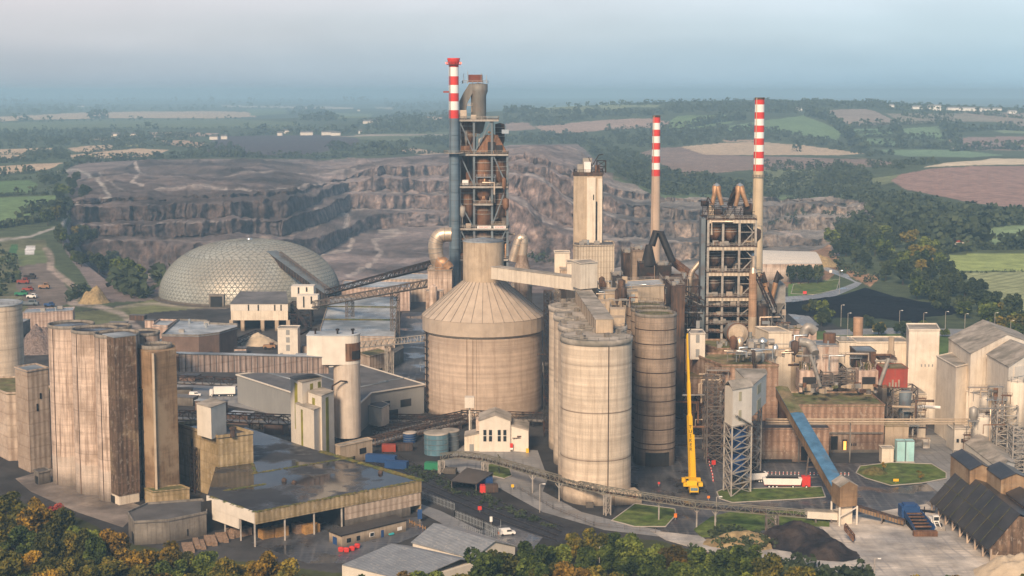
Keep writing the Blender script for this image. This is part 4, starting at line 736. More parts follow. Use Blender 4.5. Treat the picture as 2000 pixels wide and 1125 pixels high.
T = bld('brown_block', 'dark brown flat roofed blocks with frosted roof left of the dome annex', 'building', PX([(316, 656), (350, 626), (405, 628), (405, 633), (463, 635), (463, 641), (428, 652), (388, 657)], 11), 11, 'conc_grey', 'roof_frost', par=.8, clutter=4)
setm(T, 'wall', mat('brown_wall', (.17, .115, .09), .85, var=.3, nsc=.2, streak=.4))
bld('ribbed_annex', 'low pink ribbed annex in front of the dark brown blocks', 'annex', PX([(304, 668), (385, 669), (388, 662), (322, 659)], 7), 7, 'clad_pink', 'roof_frost', par=.3)
bld('frosted_wing', 'small brown wing with white edged roof behind the silo cluster', 'wing', PX([(298, 637), (327, 639), (345, 627), (312, 626)], 9), 9, 'clad_pink', 'roof_frost', par=.8)
bld('back_store', 'long ribbed store with bright frosted roof strip at the upper left', 'store', PX([(44, 612), (142, 607), (146, 600), (52, 604)], 9), 9, 'clad_pink', 'roof_frost', par=.2, clutter=3)
bld('back_store', 'low dark store beneath the frosted roof strip at the upper left', 'store', front(-20, 44, 660, 14), 8, 'conc_grey', 'roof_frost', par=.2)
# frosted long sheds
T = bld('frosted_shed', 'long flat shed with icy blue frosted roof in the middle distance', 'shed', PX([(626, 644), (645, 582), (776, 580), (771, 660), (627, 658)], 12), 12, 'clad_tan', 'roof_frost', par=.6); m = MB()
for r_ in (600, 625): a, b = K(640-(r_-582)*.26, r_, 12), K(773, r_+1, 12); m = MB(); m.bar((a[0], a[1], 12.4), (b[0], b[1], 12.4), .8, .6); sub(T, 'upstand', m, 'moss')
bld('ribbed_shed', 'ribbed brown shed with bright frosted roof right of the dome', 'shed', PX([(667, 563), (672, 549), (802, 551), (800, 562)], 14), 14, 'clad_pink', 'roof_frost', par=.3, wins=((0, .05, .08, 3, 9),))
bld('ribbed_shed', 'pale shed roof half hidden beyond the ribbed brown shed', 'shed', PX([(740, 546), (760, 534), (845, 536), (845, 546)], 14), 14, 'clad_tan', 'roof_frost', par=.3)
bld('corner_block', 'small ribbed block below the lattice conveyor beside the wet lane', 'building', para(*PX([(700, 690), (722, 697), (762, 688)], 9)), 9, 'clad_tan', 'roof_moss', par=.3, wins=((1, .35, .6, 0, 2.5),))
bld('corner_block', 'dark sloping store on the kerb of the wet lane', 'building', para(*PX([(765, 682), (770, 690), (788, 680)], 7)), 7, 'conc_grey', 'roof_grey', par=.2)
conveyor('lattice_conveyor', 'long lattice conveyor rising from the dome to the pink filter house', [KD(612, 600, 845), KD(875, 553, 690)], 3.6, 3.2, 3.8, .3, legs=((KD(683, 589, 800), 0), (KD(771, 572, 752), 0)))
conveyor('lattice_conveyor', 'short pale lattice conveyor reaching the great coned silo at mid height', [KD(704, 680, 700), KD(828, 667, 640)], 3, 2.8, 3.2, .25, legs=((KD(760, 676, 675), 0),), mt='steel_lt')
conveyor('lattice_conveyor', 'dark conveyor beyond the ribbed brown shed', [KD(640, 575, 900), KD(760, 543, 850), KD(850, 520, 760)], 4, 3, 5, .4, mt='steel_dk')
conveyor('lattice_conveyor', 'dark open conveyor bridge between the silo cluster and the slab tower', [KD(345, 818, 580), KD(568, 828, 562)], 4, 3, 4, .3, legs=((KD(420, 822, 574), 0), (KD(500, 825, 568), 0)), mt='steel_dk')
conveyor('lattice_conveyor', 'dark low conveyor crossing the yard behind the pink gallery', [KD(345, 748, 660), KD(470, 753, 655)], 4, 3, 4, .3, mt='steel_dk')
conveyor('lattice_conveyor', 'dark inclined conveyor down to the yard below the dome annex', [KD(395, 700, 740), KD(505, 652, 800)], 3, 2, 4, .3, mt='steel_dk')

q_ = random.Random(9)
for i, (px, py) in enumerate(((355, 712), (372, 742), (395, 706), (420, 716), (445, 700), (470, 705), (500, 712), (520, 706), (600, 706), (352, 768), (360, 790), (395, 800), (430, 806), (470, 826), (505, 836), (540, 846), (270, 625), (295, 640), (232, 640), (470, 690), (610, 690), (618, 668))):
    a = K(px, py); w_, d_, h_ = q_.uniform(4, 11), q_.uniform(3, 7), q_.uniform(2, 4.5); T = thing('yard_store', 'small weathered store in the yard between the dome and the near silos', 'store', a, 'small stores in the middle yard'); m = MB(); rz_ = q_.choice([0, .1, -.25]); m.box((a[0], a[1], h_/2), (w_, d_, h_), rz_); sub(T, 'wall', m, q_.choice(['clad_pink', 'conc_grey', 'rust_dk', 'clad_tan', 'brown_wall'])); m = MB(); m.box((a[0], a[1], h_+.12), (w_+.6, d_+.6, .22), rz_); sub(T, 'roof', m, q_.choice(['roof_frost', 'roof_grey', 'roof_black']))
# ================================================================ great coned silo
D = 624.0; xb = XD(944.5, 750, D); T = thing('coned_silo', 'enormous round concrete silo with a ribbed conical roof and round cap', 'silo', (xb, D, 0)); r = 24.1
ze = ZD(613, D); zc = ZD(547, D); zt = ZD(470, D)
m = MB(); m.cyl(xb, D, 0, ze-5, r, None, 96); sh = sub(T, 'shell', m, 'conc_big'); m = MB(); m.lathe(xb, D, [(r+.1, ze-6.5), (r+1.0, ze-5.8), (r+1.0, ze)], 36)
s = sub(T, 'eaves_band', m, 'conc_cone'); m = MB(); m.lathe(xb, D, [(r+1.15, ze-.05), (8.2, zc)], 36)
for f in range(len(m.sm)): m.sm[f] = False
for f in range(len(bpy.data.objects[s.name].data.polygons)): s.data.polygons[f].use_smooth = False
cn_ = sub(T, 'cone', m, 'conc_cone'); m = MB()
for i in range(36): a = 2*pi*i/36; m.bar((xb+(r+1.2)*cos(a), D+(r+1.2)*sin(a), ze+.05), (xb+8.2*cos(a), D+8.2*sin(a), zc+.1), .17)
build('seams', m, M['conc_grey'], cn_); m = MB(); m.lathe(xb, D, [(r+.0, ze-6.6), (r+.35, ze-6.6), (r+.35, ze-6.2)], 96); build('drip_band', m, M['conc_grey'], sh)
m = MB(); m.cyl(xb+0, D, zc-1.2, zt, 8.3, None, 48); cp_ = sub(T, 'cap', m, 'conc_tan'); m = MB(); m.lathe(xb, D, [(8.5, zt-.2), (8.5, zt+.2), (.1, zt+1.4)], 16)
m.sm = [False]*len(m.sm); build('cap_roof', m, M['roof_frost'], cp_); m = MB(); m.rail(arc(xb, D, 8.2, 0, 2*pi, 24), zt+.2, 1, .08, 2.2); build('railing', m, M['steel_lt'], cp_)
for a0 in (-1.83, -1.73): m = MB(); m.bar((xb+(r+.05)*cos(a0), D+(r+.05)*sin(a0), 0), (xb+(r+.05)*cos(a0), D+(r+.05)*sin(a0), ze-6.4), .3); sub(T, 'pilaster', m, 'conc_dark')
m = MB(); m.bar((xb-r*.06-.9, D-r, 0), (xb-r*.06-.9, D-r, ze-6.5), .12); sub(T, 'pilaster', m, 'conc_dark')
m = MB()
for i in range(12): a = -2.7-.02; z_ = 2+i*2.8; m.bar((xb+(r+.6)*cos(a), D+(r+.6)*sin(a), z_), (xb+(r+2)*cos(a), D+(r+2)*sin(a), z_), 2, .2)
m.tube([(xb+(r+1)*cos(a), D+(r+1)*sin(a), 0), (xb+(r+1)*cos(a), D+(r+1)*sin(a), ze-6)], .3, 6); sub(T, 'ladder', m, 'steel_dk')
# ---- front row of four tall silos
T = thing('silo_row', 'row of tall bright cream concrete silos with a gallery running over their roofs', 'silos', (XD(1165, 800, 484), 484, 0))
zs = ZD(657, 484)
for px, D_ in ((1165, 484), (1157, 507.5), (1145, 531), (1133, 554)):
    x = XD(px, 657, D_); m = MB(); m.cyl(x, D_, 0, zs, 11.35, None, 72); s = sub(T, 'silo', m, 'conc_front'); m = MB(); m.lathe(x, D_, [(11.36, zs-1.5), (11.6, zs-1.4), (11.6, zs+.2), (11.2, zs+.25), (.2, zs+.6)], 64); build('roof', m, M['roof_dust'], s)
    m = MB(); m.rail(arc(x, D_, 11.2, 0, 2*pi, 20), zs+.2, 1.1, .09, 3.3); build('railing', m, M['steel_lt'], s)
    m = MB(); a = -1.28; m.bar((x+11.4*cos(a), D_+11.4*sin(a), 0), (x+11.4*cos(a), D_+11.4*sin(a), zs-1), .28); build('joint', m, M['rust_dk'], s)
    [build('pour_joint', MB().lathe(x, D_, [(11.36, z_), (11.44, z_+.05), (11.36, z_+.3)], 64), M['conc_dark'], s) for z_ in (14.2, 29.5) if D_ < 490]
    for k in range(5): a_ = R.uniform(0, 6.28); q = R.uniform(5, 10); m = MB(); m.box((x+q*cos(a_), D_+q*sin(a_), zs+1.0), (R.uniform(.8, 2.2), R.uniform(.8, 2), 1.4), R.random()); build('roof_unit', m, M['conc_grey'], s)
x = XD(1165, 657, 484); m = MB(); m.box((x+9, 477.5, 1.8), (9, 7, 3.6), .25); sub(T, 'lean_to', m, 'conc_tan'); m = MB(); m.box((x+8, 474.3, 1), (3.4, 1, 2), .25); m.box((x-2.5, 471.5, .7), (2.4, 2, 1.4)); sub(T, 'plinth', m, 'conc_grey')
T2 = gallery('rooftop_gallery', 'dusty gallery stepping along the roofs of the cream silo row', (XD(1139, 600, 560), 560, zs+.6), (XD(1180, 650, 487), 487, zs+.6), 5.6, 4.4, 'conc_tan', 'roof_dust', ribs=12)
x = XD(1205, 625, 520)
for a_, b_, c_, lb in ((0, 520, 4, 'middle dusty cabin on the silo roofs right of the gallery'), (-1, 507, 3, 'nearest dusty cabin on the silo roofs right of the gallery'), (-4, 540, 4, 'farthest dusty cabin on the silo roofs right of the gallery')): solo('rooftop_cabin', MB().box((x+a_, b_, zs+c_/2), (5, 6, c_)), M['conc_tan'], lb, 'cabin')
def dsilo(px, D_, r_, rw, label):
    T = thing('dark_silo', label, 'silo', (XD(px, 750, D_), D_, 0), 'dark concrete silos right of the cream row'); x = XD(px, 700, D_); z = ZD(rw, D_); m = MB(); m.cyl(x, D_, 0, z, r_, None, 56); sub(T, 'shell', m, 'conc_dark')
    m = MB(); rim(m, x, D_, z, r_, 48, .5, 1.0); sub(T, 'rim', m, 'conc_grey'); m = MB(); m.cyl(x, D_, z, z+.35, r_*.9, None, 30); sub(T, 'deck', m, 'roof_moss')
    m = MB(); [m.lathe(x, D_, [(r_, z_), (r_+.1, z_), (r_+.1, z_+.3)], 48) for z_ in [6]+[8+5*k for k in range(9)]]; sub(T, 'hoops', m, 'rust_dk')
    m = MB(); m.rail(arc(x, D_, r_, 0, 2*pi, 18), z+1, 1.0, .08, 3); sub(T, 'railing', m, 'steel_dk')
    m = MB(); pts = arc(x, D_, r_+.05, -2.1, -.9, 5)
    for p, q in zip(pts, pts[1:]): m.bar((*p, 2.6), (*q, 2.6), .25, 5)
    sub(T, 'base_opening', m, 'dark'); return T
dsilo(1280, 530, 7.25, 615, 'nearest of three dark banded concrete silos, streaked black at its foot'); dsilo(1270, 546, 7.1, 606, 'middle of three dark banded concrete silos, seen mostly as its rim'); dsilo(1259, 561, 7.0, 597, 'farthest of three dark banded concrete silos, left of the other two')
# ---- high gallery from the cap, head house and trestle
g1 = gallery('high_gallery', 'long level cream gallery joining the cap of the coned silo to a head house', (XD(968, 541, 613), 613, 55.2), (XD(1143, 562, 566), 566, 56.2), 4.6, 4.8, 'clad_cream', 'roof_dust', ribs=0)
hh = front(1119, 1158, 0, 9, D=560, sk=1); hh = [(XD(1117, 560, 562), 566), (XD(1133, 560, 556), 556), (XD(1167, 560, 560), 561), (XD(1152, 560, 572), 571)]
bld('head_house', 'cream box at the right end of the long level gallery', 'head house', hh, ZD(512, 562), 'clad_cream', 'roof_dust', z0=ZD(564, 558), par=.2)
T = thing('gallery_trestle', 'tall dark lattice trestle holding up the long level gallery', 'trestle', (XD(1068, 870, 572), 572, 0)); m = MB(); m.trestle(XD(1069, 700, 572), 572, 0, 55.5, 2.6, 3.4, 22, .32); sub(T, 'leg', m, 'steel_dk'); m = MB(); m.trestle(XD(1084, 600, 575), 575, 41, 55.5, 3.6, 3.4, 5, .3); sub(T, 'head_frame', m, 'steel')
for i, (pl, pr, pt_, pb_, D_, dp_, mt, rm, lb) in enumerate(((1085, 1115, 494, 528, 600, 8, 'clad_cream', 'roof_dust', 'plain cream box above the level gallery, left of the square tower'), (1110, 1143, 514, 560, 585, 10, 'clad_cream', 'roof_dust', 'cream box behind the head house'), (1097, 1125, 528, 600, 590, 10, 'clad_tan', 'roof_dust', 'ribbed tan block under the level gallery behind the silo row'), (1140, 1172, 555, 640, 575, 8, 'conc_tan', 'roof_dust', 'tan block between the head house and the silo roofs'))):
    bld('upper_box', lb, 'building', front(pl, pr, 0, dp_, D=D_), ZD(pt_, D_), mt, rm, z0=0, par=.2)
bld('cross_gallery', 'tan boxy gallery crossing from the head house to the black-rimmed silos', 'gallery', front(1172, 1252, 0, 7, D=566), ZD(570, 566), 'conc_tan', 'roof_dust', z0=ZD(596, 566), par=.1)
bld('silo_head_house', 'broad tan box with frosted roof and railings behind the dark silos', 'head house', para(*PX([(1203, 551), (1210, 562), (1297, 557)], ZD(562, 590))), ZD(562, 590), 'conc_tan', 'roof_frost', z0=20, par=.3, rails=True)
# ================================================================ first preheater tower and stack
def stack(name, label, px, D_, pt_, bands, r0, r1, lower, rows_, reg=None, taper_from=None):
    x = XD(px, 300, D_); T = thing(name, label, 'chimney', (x, D_, 0), None)
    zs_ = [ZD(r_, D_) for r_ in rows_]; zb = zs_[-1]; rr = lambda z: r0+(r1-r0)*(zs_[0]-z)/(zs_[0]-0)
    m = MB(); m.cyl(x, D_, 0, zb, rr(0), rr(zb), 40); sub(T, 'shaft', m, lower)
    for i, (a, b) in enumerate(zip(zs_, zs_[1:])): m = MB(); m.cyl(x, D_, b, a, rr(b)+.02, rr(a)+.02, 40, False); sub(T, 'band', m, bands[i % 2])
    m = MB(); m.lathe(x, D_, [(rr(zs_[0])+.15, zs_[0]-.8), (rr(zs_[0])+.15, zs_[0]+.15), (rr(zs_[0])-.5, zs_[0]+.15), (rr(zs_[0])-.5, zs_[0]-3)], 40); m.cyl(x, D_, zs_[0]-2.5, zs_[0]-2.4, rr(zs_[0])-.3, None, 24); sub(T, 'lip', m, 'rust_dk')
    m = MB(); a = -2.3
    m.bar((x+(rr(0)+.3)*cos(a), D_+(rr(0)+.3)*sin(a), 0), (x+(rr(zs_[0])+.3)*cos(a), D_+(rr(zs_[0])+.3)*sin(a), zs_[0]), .25); sub(T, 'ladder', m, lower); return T, x, zs_
T, x, zs_ = stack('steel_stack', 'blue grey steel chimney with red and white top bands beside the tall cyclone tower', 886.8, 700, 117, ('red', 'white'), 2.2, 2.45, 'stack_blue', [117, 131, 149, 166, 182, 198, 215, 231])

for z_, rr, h in ((ZD(127, 700), 3.3, 3.2), (ZD(300, 700), 4.8, 1.4)):
    m = MB(); m.lathe(x, 700, [(2.2, z_), (rr, z_+.1), (rr, z_+.35), (2.2, z_+.35)], 20); m.rail(arc(x, 700, rr-.1, 0, 2*pi, 14), z_+.3, 1.1, .12, 2); s = sub(T, 'platform', m, 'redpaint' if rr < 4 else 'steel_lt')
    if rr < 4:
        m = MB(); m.lathe(x, 700, [(2.3, z_+.4), (2.9, z_+2.6), (2.9, z_+3.1), (1.6, z_+3.1)], 24); build('crown', m, M['red'], s)
        for k in (-1, 1): m = MB(); m.cyl(x+k*3.2, 698.5, z_+.5, z_+1.2, .4, None, 10); build('beacon', m, M['beacon'], s)
m = MB(); m.box((x-3.4, 699, ZD(179.5, 700)), (2.6, .6, .7)); sub(T, 'arm', m, 'redpaint')
for z_ in range(6, 112, 13): m = MB(); m.lathe(x, 700, [(2.48-.002*z_, z_), (2.58-.002*z_, z_), (2.58-.002*z_, z_+.3)], 40); sub(T, 'flange', m, 'stack_blue')
D_ = 702.0; T = thing('cyclone_tower', 'tall rust brown cyclone tower of open steelwork behind the coned silo', 'tower', (XD(945, 500, D_), D_, 0)); X = lambda p: XD(p, 400, D_); Z = lambda p: ZD(p, D_); dep = 22.0
cols = [(p, top) for p, top in ((898, 236), (926, 236), (961, 233), (991, 300))]
m = MB()
for p, top in cols:
    for dy in (0, dep): m.bar((X(p), D_+dy, 0), (X(p), D_+dy, Z(top)), 1.0)
sub(T, 'columns', m, 'bluegrey')
for rw, pl, pr in ((233, 897, 974), (300, 894, 993), (363, 897, 992), (397, 924, 963), (445, 897, 992), (505, 897, 992), (555, 897, 992)):
    m = MB(); z_ = Z(rw); x0, x1 = X(pl), X(pr); m.prism([(x0, D_-1.2), (x1, D_-1.2), (x1, D_+dep+.8), (x0, D_+dep+.8)], z_-.45, z_); fl = sub(T, 'floor', m, 'rust_dk')
    m = MB(); m.rail([(x0, D_+dep), (x0, D_-1), (x1, D_-1), (x1, D_+dep)], z_, 1.3, .16, 2.4); m.bar((x0, D_-1.25, z_-.5), (x1, D_-1.25, z_-.5), .3, .9); build('railing', m, M['steel_lt'], fl)
    m = MB(); m.box((X(pl+R.uniform(8, 30)), D_+1, z_+1), (2.4, 2, 2)); build('equipment', m, M[R.choice(['duct', 'white', 'duct_grey', 'rusty'])], fl)
m = MB()
for a, b, c, d in ((898, 395, 925, 445), (990, 363, 961, 440), (898, 300, 925, 360), (962, 300, 990, 363), (926, 300, 961, 233), (898, 236, 926, 300), (898, 445, 926, 505), (990, 445, 962, 505)):
    m.bar((X(a), D_-.2, Z(b)), (X(c), D_-.2, Z(d)), .55); m.bar((X(a), D_+dep, Z(b)), (X(c), D_+dep, Z(d)), .5)
sub(T, 'braces', m, 'bluegrey')
def cycl(T, px, dy, pt_, pb_, r_, mt, cone=.45, nm='cyclone'):
    x = X(px); a, b = Z(pt_), Z(pb_); h = a-b; m = MB(); m.lathe(x, D_+dy, [(.3, a+.8), (r_*.96, a+.3), (r_, a), (r_, b+h*cone), (r_*.32, b), (.2, b)], 28); s = sub(T, nm, m, mt)
    m = MB(); [m.lathe(x, D_+dy, [(r_+.02, z_), (r_+.18, z_), (r_+.18, z_+.3), (r_+.02, z_+.3)], 28) for z_ in (a-h*.1, a-h*.28, a-h*.42)]; build('hoops', m, M['steel_lt'], s); return s
cycl(T, 944, 5, 310, 398, 3.6, 'rusty', .2); cycl(T, 944, 5, 396, 452, 3.8, 'rusty', .15); cycl(T, 976, 6, 312, 366, 2.9, 'rusty', .4); cycl(T, 978, 6, 372, 440, 3.2, 'rust_dk', .35); cycl(T, 911, 7, 372, 440, 3.0, 'rusty', .3); cycl(T, 911, 9, 242, 296, 3.1, 'rusty', .5); cycl(T, 975, 6, 452, 505, 3.2, 'rust_dk'); cycl(T, 911, 6, 452, 505, 3, 'rust_dk'); cycl(T, 944, 5, 455, 540, 3.8, 'rust_dk'); cycl(T, 976, 14, 245, 300, 2.2, 'rust_dk')
m = MB(); m.prism([(X(897), D_+14), (X(992), D_+14), (X(992), D_+14.5), (X(897), D_+14.5)], 0, Z(303)); sub(T, 'dark_backing', m, 'rust_dk'); m = MB(); m.prism([(X(898), D_+11), (X(990), D_+11), (X(990), D_+11.5), (X(898), D_+11.5)], Z(505), Z(306)); sub(T, 'dark_inner_backing', m, 'rust_dk'); m = MB(); m.prism([(X(900), D_+9), (X(924), D_+9), (X(924), D_+9.5), (X(900), D_+9.5)], Z(300), Z(238)); sub(T, 'rust_side_backing', m, 'rusty')  # added rust panels stand in for the tower's dark, crowded interior
m = MB(); b_ = [(X(928), D_), (X(990), D_), (X(990), D_+9), (X(928), D_+9)]; t_ = [(X(948), D_+2), (X(972), D_+2), (X(972), D_+7), (X(948), D_+7)]; zb, zt = Z(298), Z(264)
m.add([(*p, zb) for p in b_]+[(*p, zt) for p in t_], [(3, 2, 1, 0), (4, 5, 6, 7), (0, 1, 5, 4), (1, 2, 6, 5), (2, 3, 7, 6), (3, 0, 4, 7)]); sub(T, 'hood', m, 'rusty'); m = MB(); m.box((X(960), D_+.2, Z(288)), (3.4, .8, 5)); sub(T, 'hood_opening', m, 'dark'); m = MB(); m.box((X(975), D_+.2, Z(290)), (3.0, .8, 3)); sub(T, 'hood_opening', m, 'dark')
q_ = random.Random(3)
for i in range(26):
    a_, b_ = q_.choice([(899, 923), (928, 958), (963, 988)]); px = q_.uniform(a_, b_); z_ = Z(q_.choice([300, 363, 397, 445, 505])); w_ = q_.uniform(1, 3); h_ = q_.uniform(1.5, 9); m = MB(); x_ = X(px)
    if i % 2: m.tube([(x_, D_+q_.uniform(0, 3), z_), (x_, D_+2, z_+h_), (x_+q_.choice([-2, 2]), D_+4, z_+h_+1)], q_.uniform(.25, .7), 8)
    else: m.box((x_, D_+q_.uniform(2, 9), z_+h_/2), (w_, w_, h_))
    sub(T, 'pipework' if i % 2 else 'casing', m, q_.choice(['rusty', 'rust_dk', 'duct_org', 'duct_grey', 'steel']))
# head: big grey cylinder, cone beneath, inclined duct and rusty box on top
x = X(934.5); m = MB(); m.lathe(x, D_+8, [(1, Z(262)), (2.0, Z(258)), (3.4, Z(234)), (3.5, Z(232)), (3.5, Z(187)), (4.2, Z(178)), (4.2, Z(164)), (.3, Z(162))], 32); hd = sub(T, 'head_cylinder', m, 'duct_grey')
hd.data.materials[0] = mat('head_grey', (.20, .19, .17), .6, .2, var=.25, streak=.5, rust=.2)
m = MB(); m.box((X(928.5), D_+8, Z(153)), (6.4, 5.5, 3.4)); sub(T, 'top_box', m, 'rusty'); setm(T, 'top_box', mat('top_red', (.16, .05, .035), .8, var=.3, rust=.4))
m = MB(); m.rail([(X(903), D_+4), (X(953), D_+4), (X(953), D_+12), (X(903), D_+12)], Z(163), 1.3, .15, 2.2, True)
for p in (906, 914, 940, 950): m.bar((X(p), D_+4, Z(163)), (X(p), D_+4, Z(R.uniform(138, 148))), .2)
sub(T, 'top_railing', m, 'steel_lt')
m = MB(); w_ = 5; pp = [(X(897), Z(198)), (X(906), Z(180)), (X(917), Z(163)), (X(926), Z(163)), (X(926), Z(176)), (X(912), Z(202)), (X(908), Z(232)), (X(897), Z(232))]; n = len(pp)
m.add([(a, D_+5, b) for a, b in pp]+[(a, D_+5+w_, b) for a, b in pp], [tuple(range(n-1, -1, -1))[::-1], tuple(range(n, 2*n))[::-1]]+[(i, n+i, n+(i+1) % n, (i+1) % n)[::-1] for i in range(n)]); sub(T, 'gas_duct', m, 'duct_grey'); setm(T, 'gas_duct', 'head_grey')
m = MB()
for i, (pl, pr, a, b) in enumerate(((898, 912, 215, 232), (900, 918, 285, 298), (903, 915, 352, 362), (898, 914, 495, 505))): m = MB(); m.prism([(X(pl), D_-.6), (X(pr), D_-.6), (X(pr), D_+4), (X(pl), D_+4)], Z(b), Z(a)); sub(T, 'cabin', m, ['duct', 'rusty', 'white', 'rusty'][i])
for pl, pr in ((932, 959), (964, 988)):
    m = MB(); m.prism([(X(pl), D_-1.7), (X(pr), D_-1.7), (X(pr), D_-1.5), (X(pl), D_-1.5)], Z(446), Z(440.5)); s = sub(T, 'safety_sign', m, 'white')
    def text(body, size, loc, rot, mt, parent, name='lettering', ext=.03, sx=1):
        cu = bpy.data.curves.new(name, 'FONT'); cu.body = body; cu.size = size; cu.extrude = ext; cu.align_x = 'CENTER'; cu.align_y = 'CENTER'; cu.resolution_u = 2
        tmp = bpy.data.objects.new('t', cu); COL.objects.link(tmp); dg = bpy.context.evaluated_depsgraph_get(); dg.update(); me = bpy.data.meshes.new_from_object(tmp.evaluated_get(dg)); bpy.data.objects.remove(tmp); bpy.data.curves.remove(cu)
        o = bpy.data.objects.new(name, me); COL.objects.link(o); me.materials.clear(); me.materials.append(M[mt]); o.parent = parent; o.location = Vector(loc)-wloc(parent); o.rotation_euler = rot; o.scale = (sx, 1, 1); return o
    text('THINK SAFETY' if pl < 950 else 'WORK SAFELY', .95, ((X(pl)+X(pr))/2, D_-1.75, Z(443.3)), (pi/2, 0, 0), 'red', s, sx=.82 if pl < 950 else .75)
# ---- filter house left of the cone, its swan-neck duct, and the pale duct on the right
D_ = 668.0; bld('filter_house', 'pink concrete filter house half hidden by the left flank of the cone', 'building', front(832, 880, 0, 16, D=D_), Z(528), 'conc_pink', 'roof_dust', par=.3, clutter=3)
bld('filter_house', 'lower pink block at the foot of the swan neck duct by the cone', 'building', front(828, 862, 0, 8, D=655), ZD(570, 655), 'conc_pink', 'roof_dust', par=.2)
x0 = XD; P3 = lambda a, b, c: KD(a, b, c)
def duct(name, label, path, r, mt, cat='duct', extra=None, seams=0):
    T = thing(name, label, cat, tuple(path[0])); pts = []
    V = [Vector(p) for p in path]
    for i, p in enumerate(V):
        if 0 < i < len(V)-1:
            a = p+(V[i-1]-p)*min(.45, r*1.6/max((V[i-1]-p).length, .1)); b = p+(V[i+1]-p)*min(.45, r*1.6/max((V[i+1]-p).length, .1))
            for t_ in (0, .25, .5, .75, 1): pts.append(a.lerp(p, t_).lerp(p.lerp(b, t_), t_))
        else: pts.append(p)
    m = MB(); m.tube(pts, r, 20); sub(T, 'pipe', m, mt); m = MB()
    for i in range(1, len(pts)-1, 2):
        d = (pts[i+1]-pts[i-1]).normalized()*.12; m.tube([pts[i]-d, pts[i]+d], r*1.07, 20)
    sub(T, 'flange', m, 'duct_grey'); return T
duct('swan_neck_duct', 'copper coloured swan neck duct left of the blue grey chimney', [P3(882, 458, 676), P3(858, 458, 676), P3(849, 478, 676), P3(853, 505, 676), P3(860, 520, 676)], 3.2, 'duct')
duct('elbow_duct', 'orange rusted duct elbow below the swan neck duct', [P3(862, 540, 672), P3(860, 506, 672), P3(876, 525, 672)], 2.7, 'duct_org')
T = duct('forked_duct', 'pale forked duct rising just right of the coned silo cap', [P3(1001, 510, 668), P3(1014, 464, 668), P3(1024, 466, 668), P3(1020, 500, 668)], 2.0, 'duct'); m = MB(); x = XD(1020, 500, 668); m.lathe(x, 668, [(2, ZD(498, 668)), (3.5, ZD(524, 668)), (3.5, ZD(566, 668)), (2.3, ZD(570, 668)), (2.3, 10)], 24); sub(T, 'hopper', m, 'conc_pink')
bld('duct_block', 'tan block at the foot of the pale forked duct beside the cone', 'building', front(1000, 1040, 0, 12, D=680), ZD(560, 680), 'conc_tan', 'roof_dust', par=.2)
m = MB(); m.cyl(XD(846, 580, 652), 652, 10, ZD(560, 652), 1.7, None, 20); m.lathe(XD(846, 580, 652), 652, [(1.7, ZD(560, 652)), (.4, ZD(556, 652))], 20); solo('small_tank', m, M['conc_pink'], 'small pink round tank standing before the filter house', 'tank')
# ================================================================ square tower
D_ = 700.0; T = thing('square_tower', 'tall tan square concrete tower with machinery on top', 'tower', (XD(1150, 500, D_), D_, 0)); zt = Z(338)
m = MB(); m.prism([(X(1120), D_), (X(1176), D_), (X(1181), D_+14), (X(1125), D_+14)], 0, zt); s = sub(T, 'shaft', m, 'conc_tan'); m = MB(); m.prism([(X(1146), D_-1), (X(1163), D_-1), (X(1163), D_+.5), (X(1146), D_+.5)], 55, zt-2); m.prism([(X(1167), D_-.5), (X(1176), D_-.5), (X(1176), D_+.5), (X(1167), D_+.5)], 55, zt-2.5); build('lift_panel', m, M['clad_cream'], s)
m = MB(); m.prism([(X(1163.3), D_-.4), (X(1166.7), D_-.4), (X(1166.7), D_+.2), (X(1163.3), D_+.2)], 62, zt-13); m.box((X(1159), D_-1.05, zt-11), (.5, .2, 2.5)); build('slit', m, M['dark'], s)
m = MB(); m.prism(grow([(X(1120), D_), (X(1176), D_), (X(1181), D_+14), (X(1125), D_+14)], .5), zt-1.2, zt+.3); rf_ = build('roof', m, M['rust_dk'], s); m = MB(); m.rail([(X(1120), D_), (X(1176), D_), (X(1181), D_+14), (X(1125), D_+14)], zt+.3, 1.2, .15, 2.4, True); build('railing', m, M['steel_dk'], rf_)
for i, (a, b, h, mt, y) in enumerate(((1128, 1140, 3.5, 'steel_lt', 3), (1141, 1154, 4.6, 'white', 2), (1153, 1160, 3.2, 'white', 7), (1140, 1158, 6, 'steel_lt', 10), (1163, 1172, 3, 'rusty', 4))): m = MB(); m.prism([(X(a), D_+y), (X(b), D_+y), (X(b), D_+y+4), (X(a), D_+y+4)], zt+.3, zt+.3+h); build('roof_unit', m, M[mt], rf_)
m = MB(); m.trestle(X(1175), D_+5, zt, zt+5.5, 4, 4, 2, .3); m.bar((X(1150), D_+5, zt+7), (X(1157), D_+5, zt+3), .4); m.bar((X(1157), D_+5, zt+3), (X(1170), D_+5, zt+8), .4); m.bar((X(1170), D_+5, zt+8), (X(1179), D_+5, zt+8.4), .4); build('machinery', m, M['steel_dk'], rf_)
pb_ = [(X(1120), 688), (X(1199), 688), (X(1202), 704), (X(1123), 704)]; pb_ = [(XD(1120, 500, 688), 688), (XD(1132, 500, 680), 682), (XD(1200, 500, 685), 686), (XD(1196, 500, 704), 704), (XD(1123, 500, 704), 704)]
T = bld('ribbed_building', 'cream ribbed block wrapped round the foot of the square tower', 'building', pb_, ZD(479, 688), 'rib_cream', 'roof_grey', par=.4, clutter=5, wins=((1, .86, .98, 44, 45.5),))
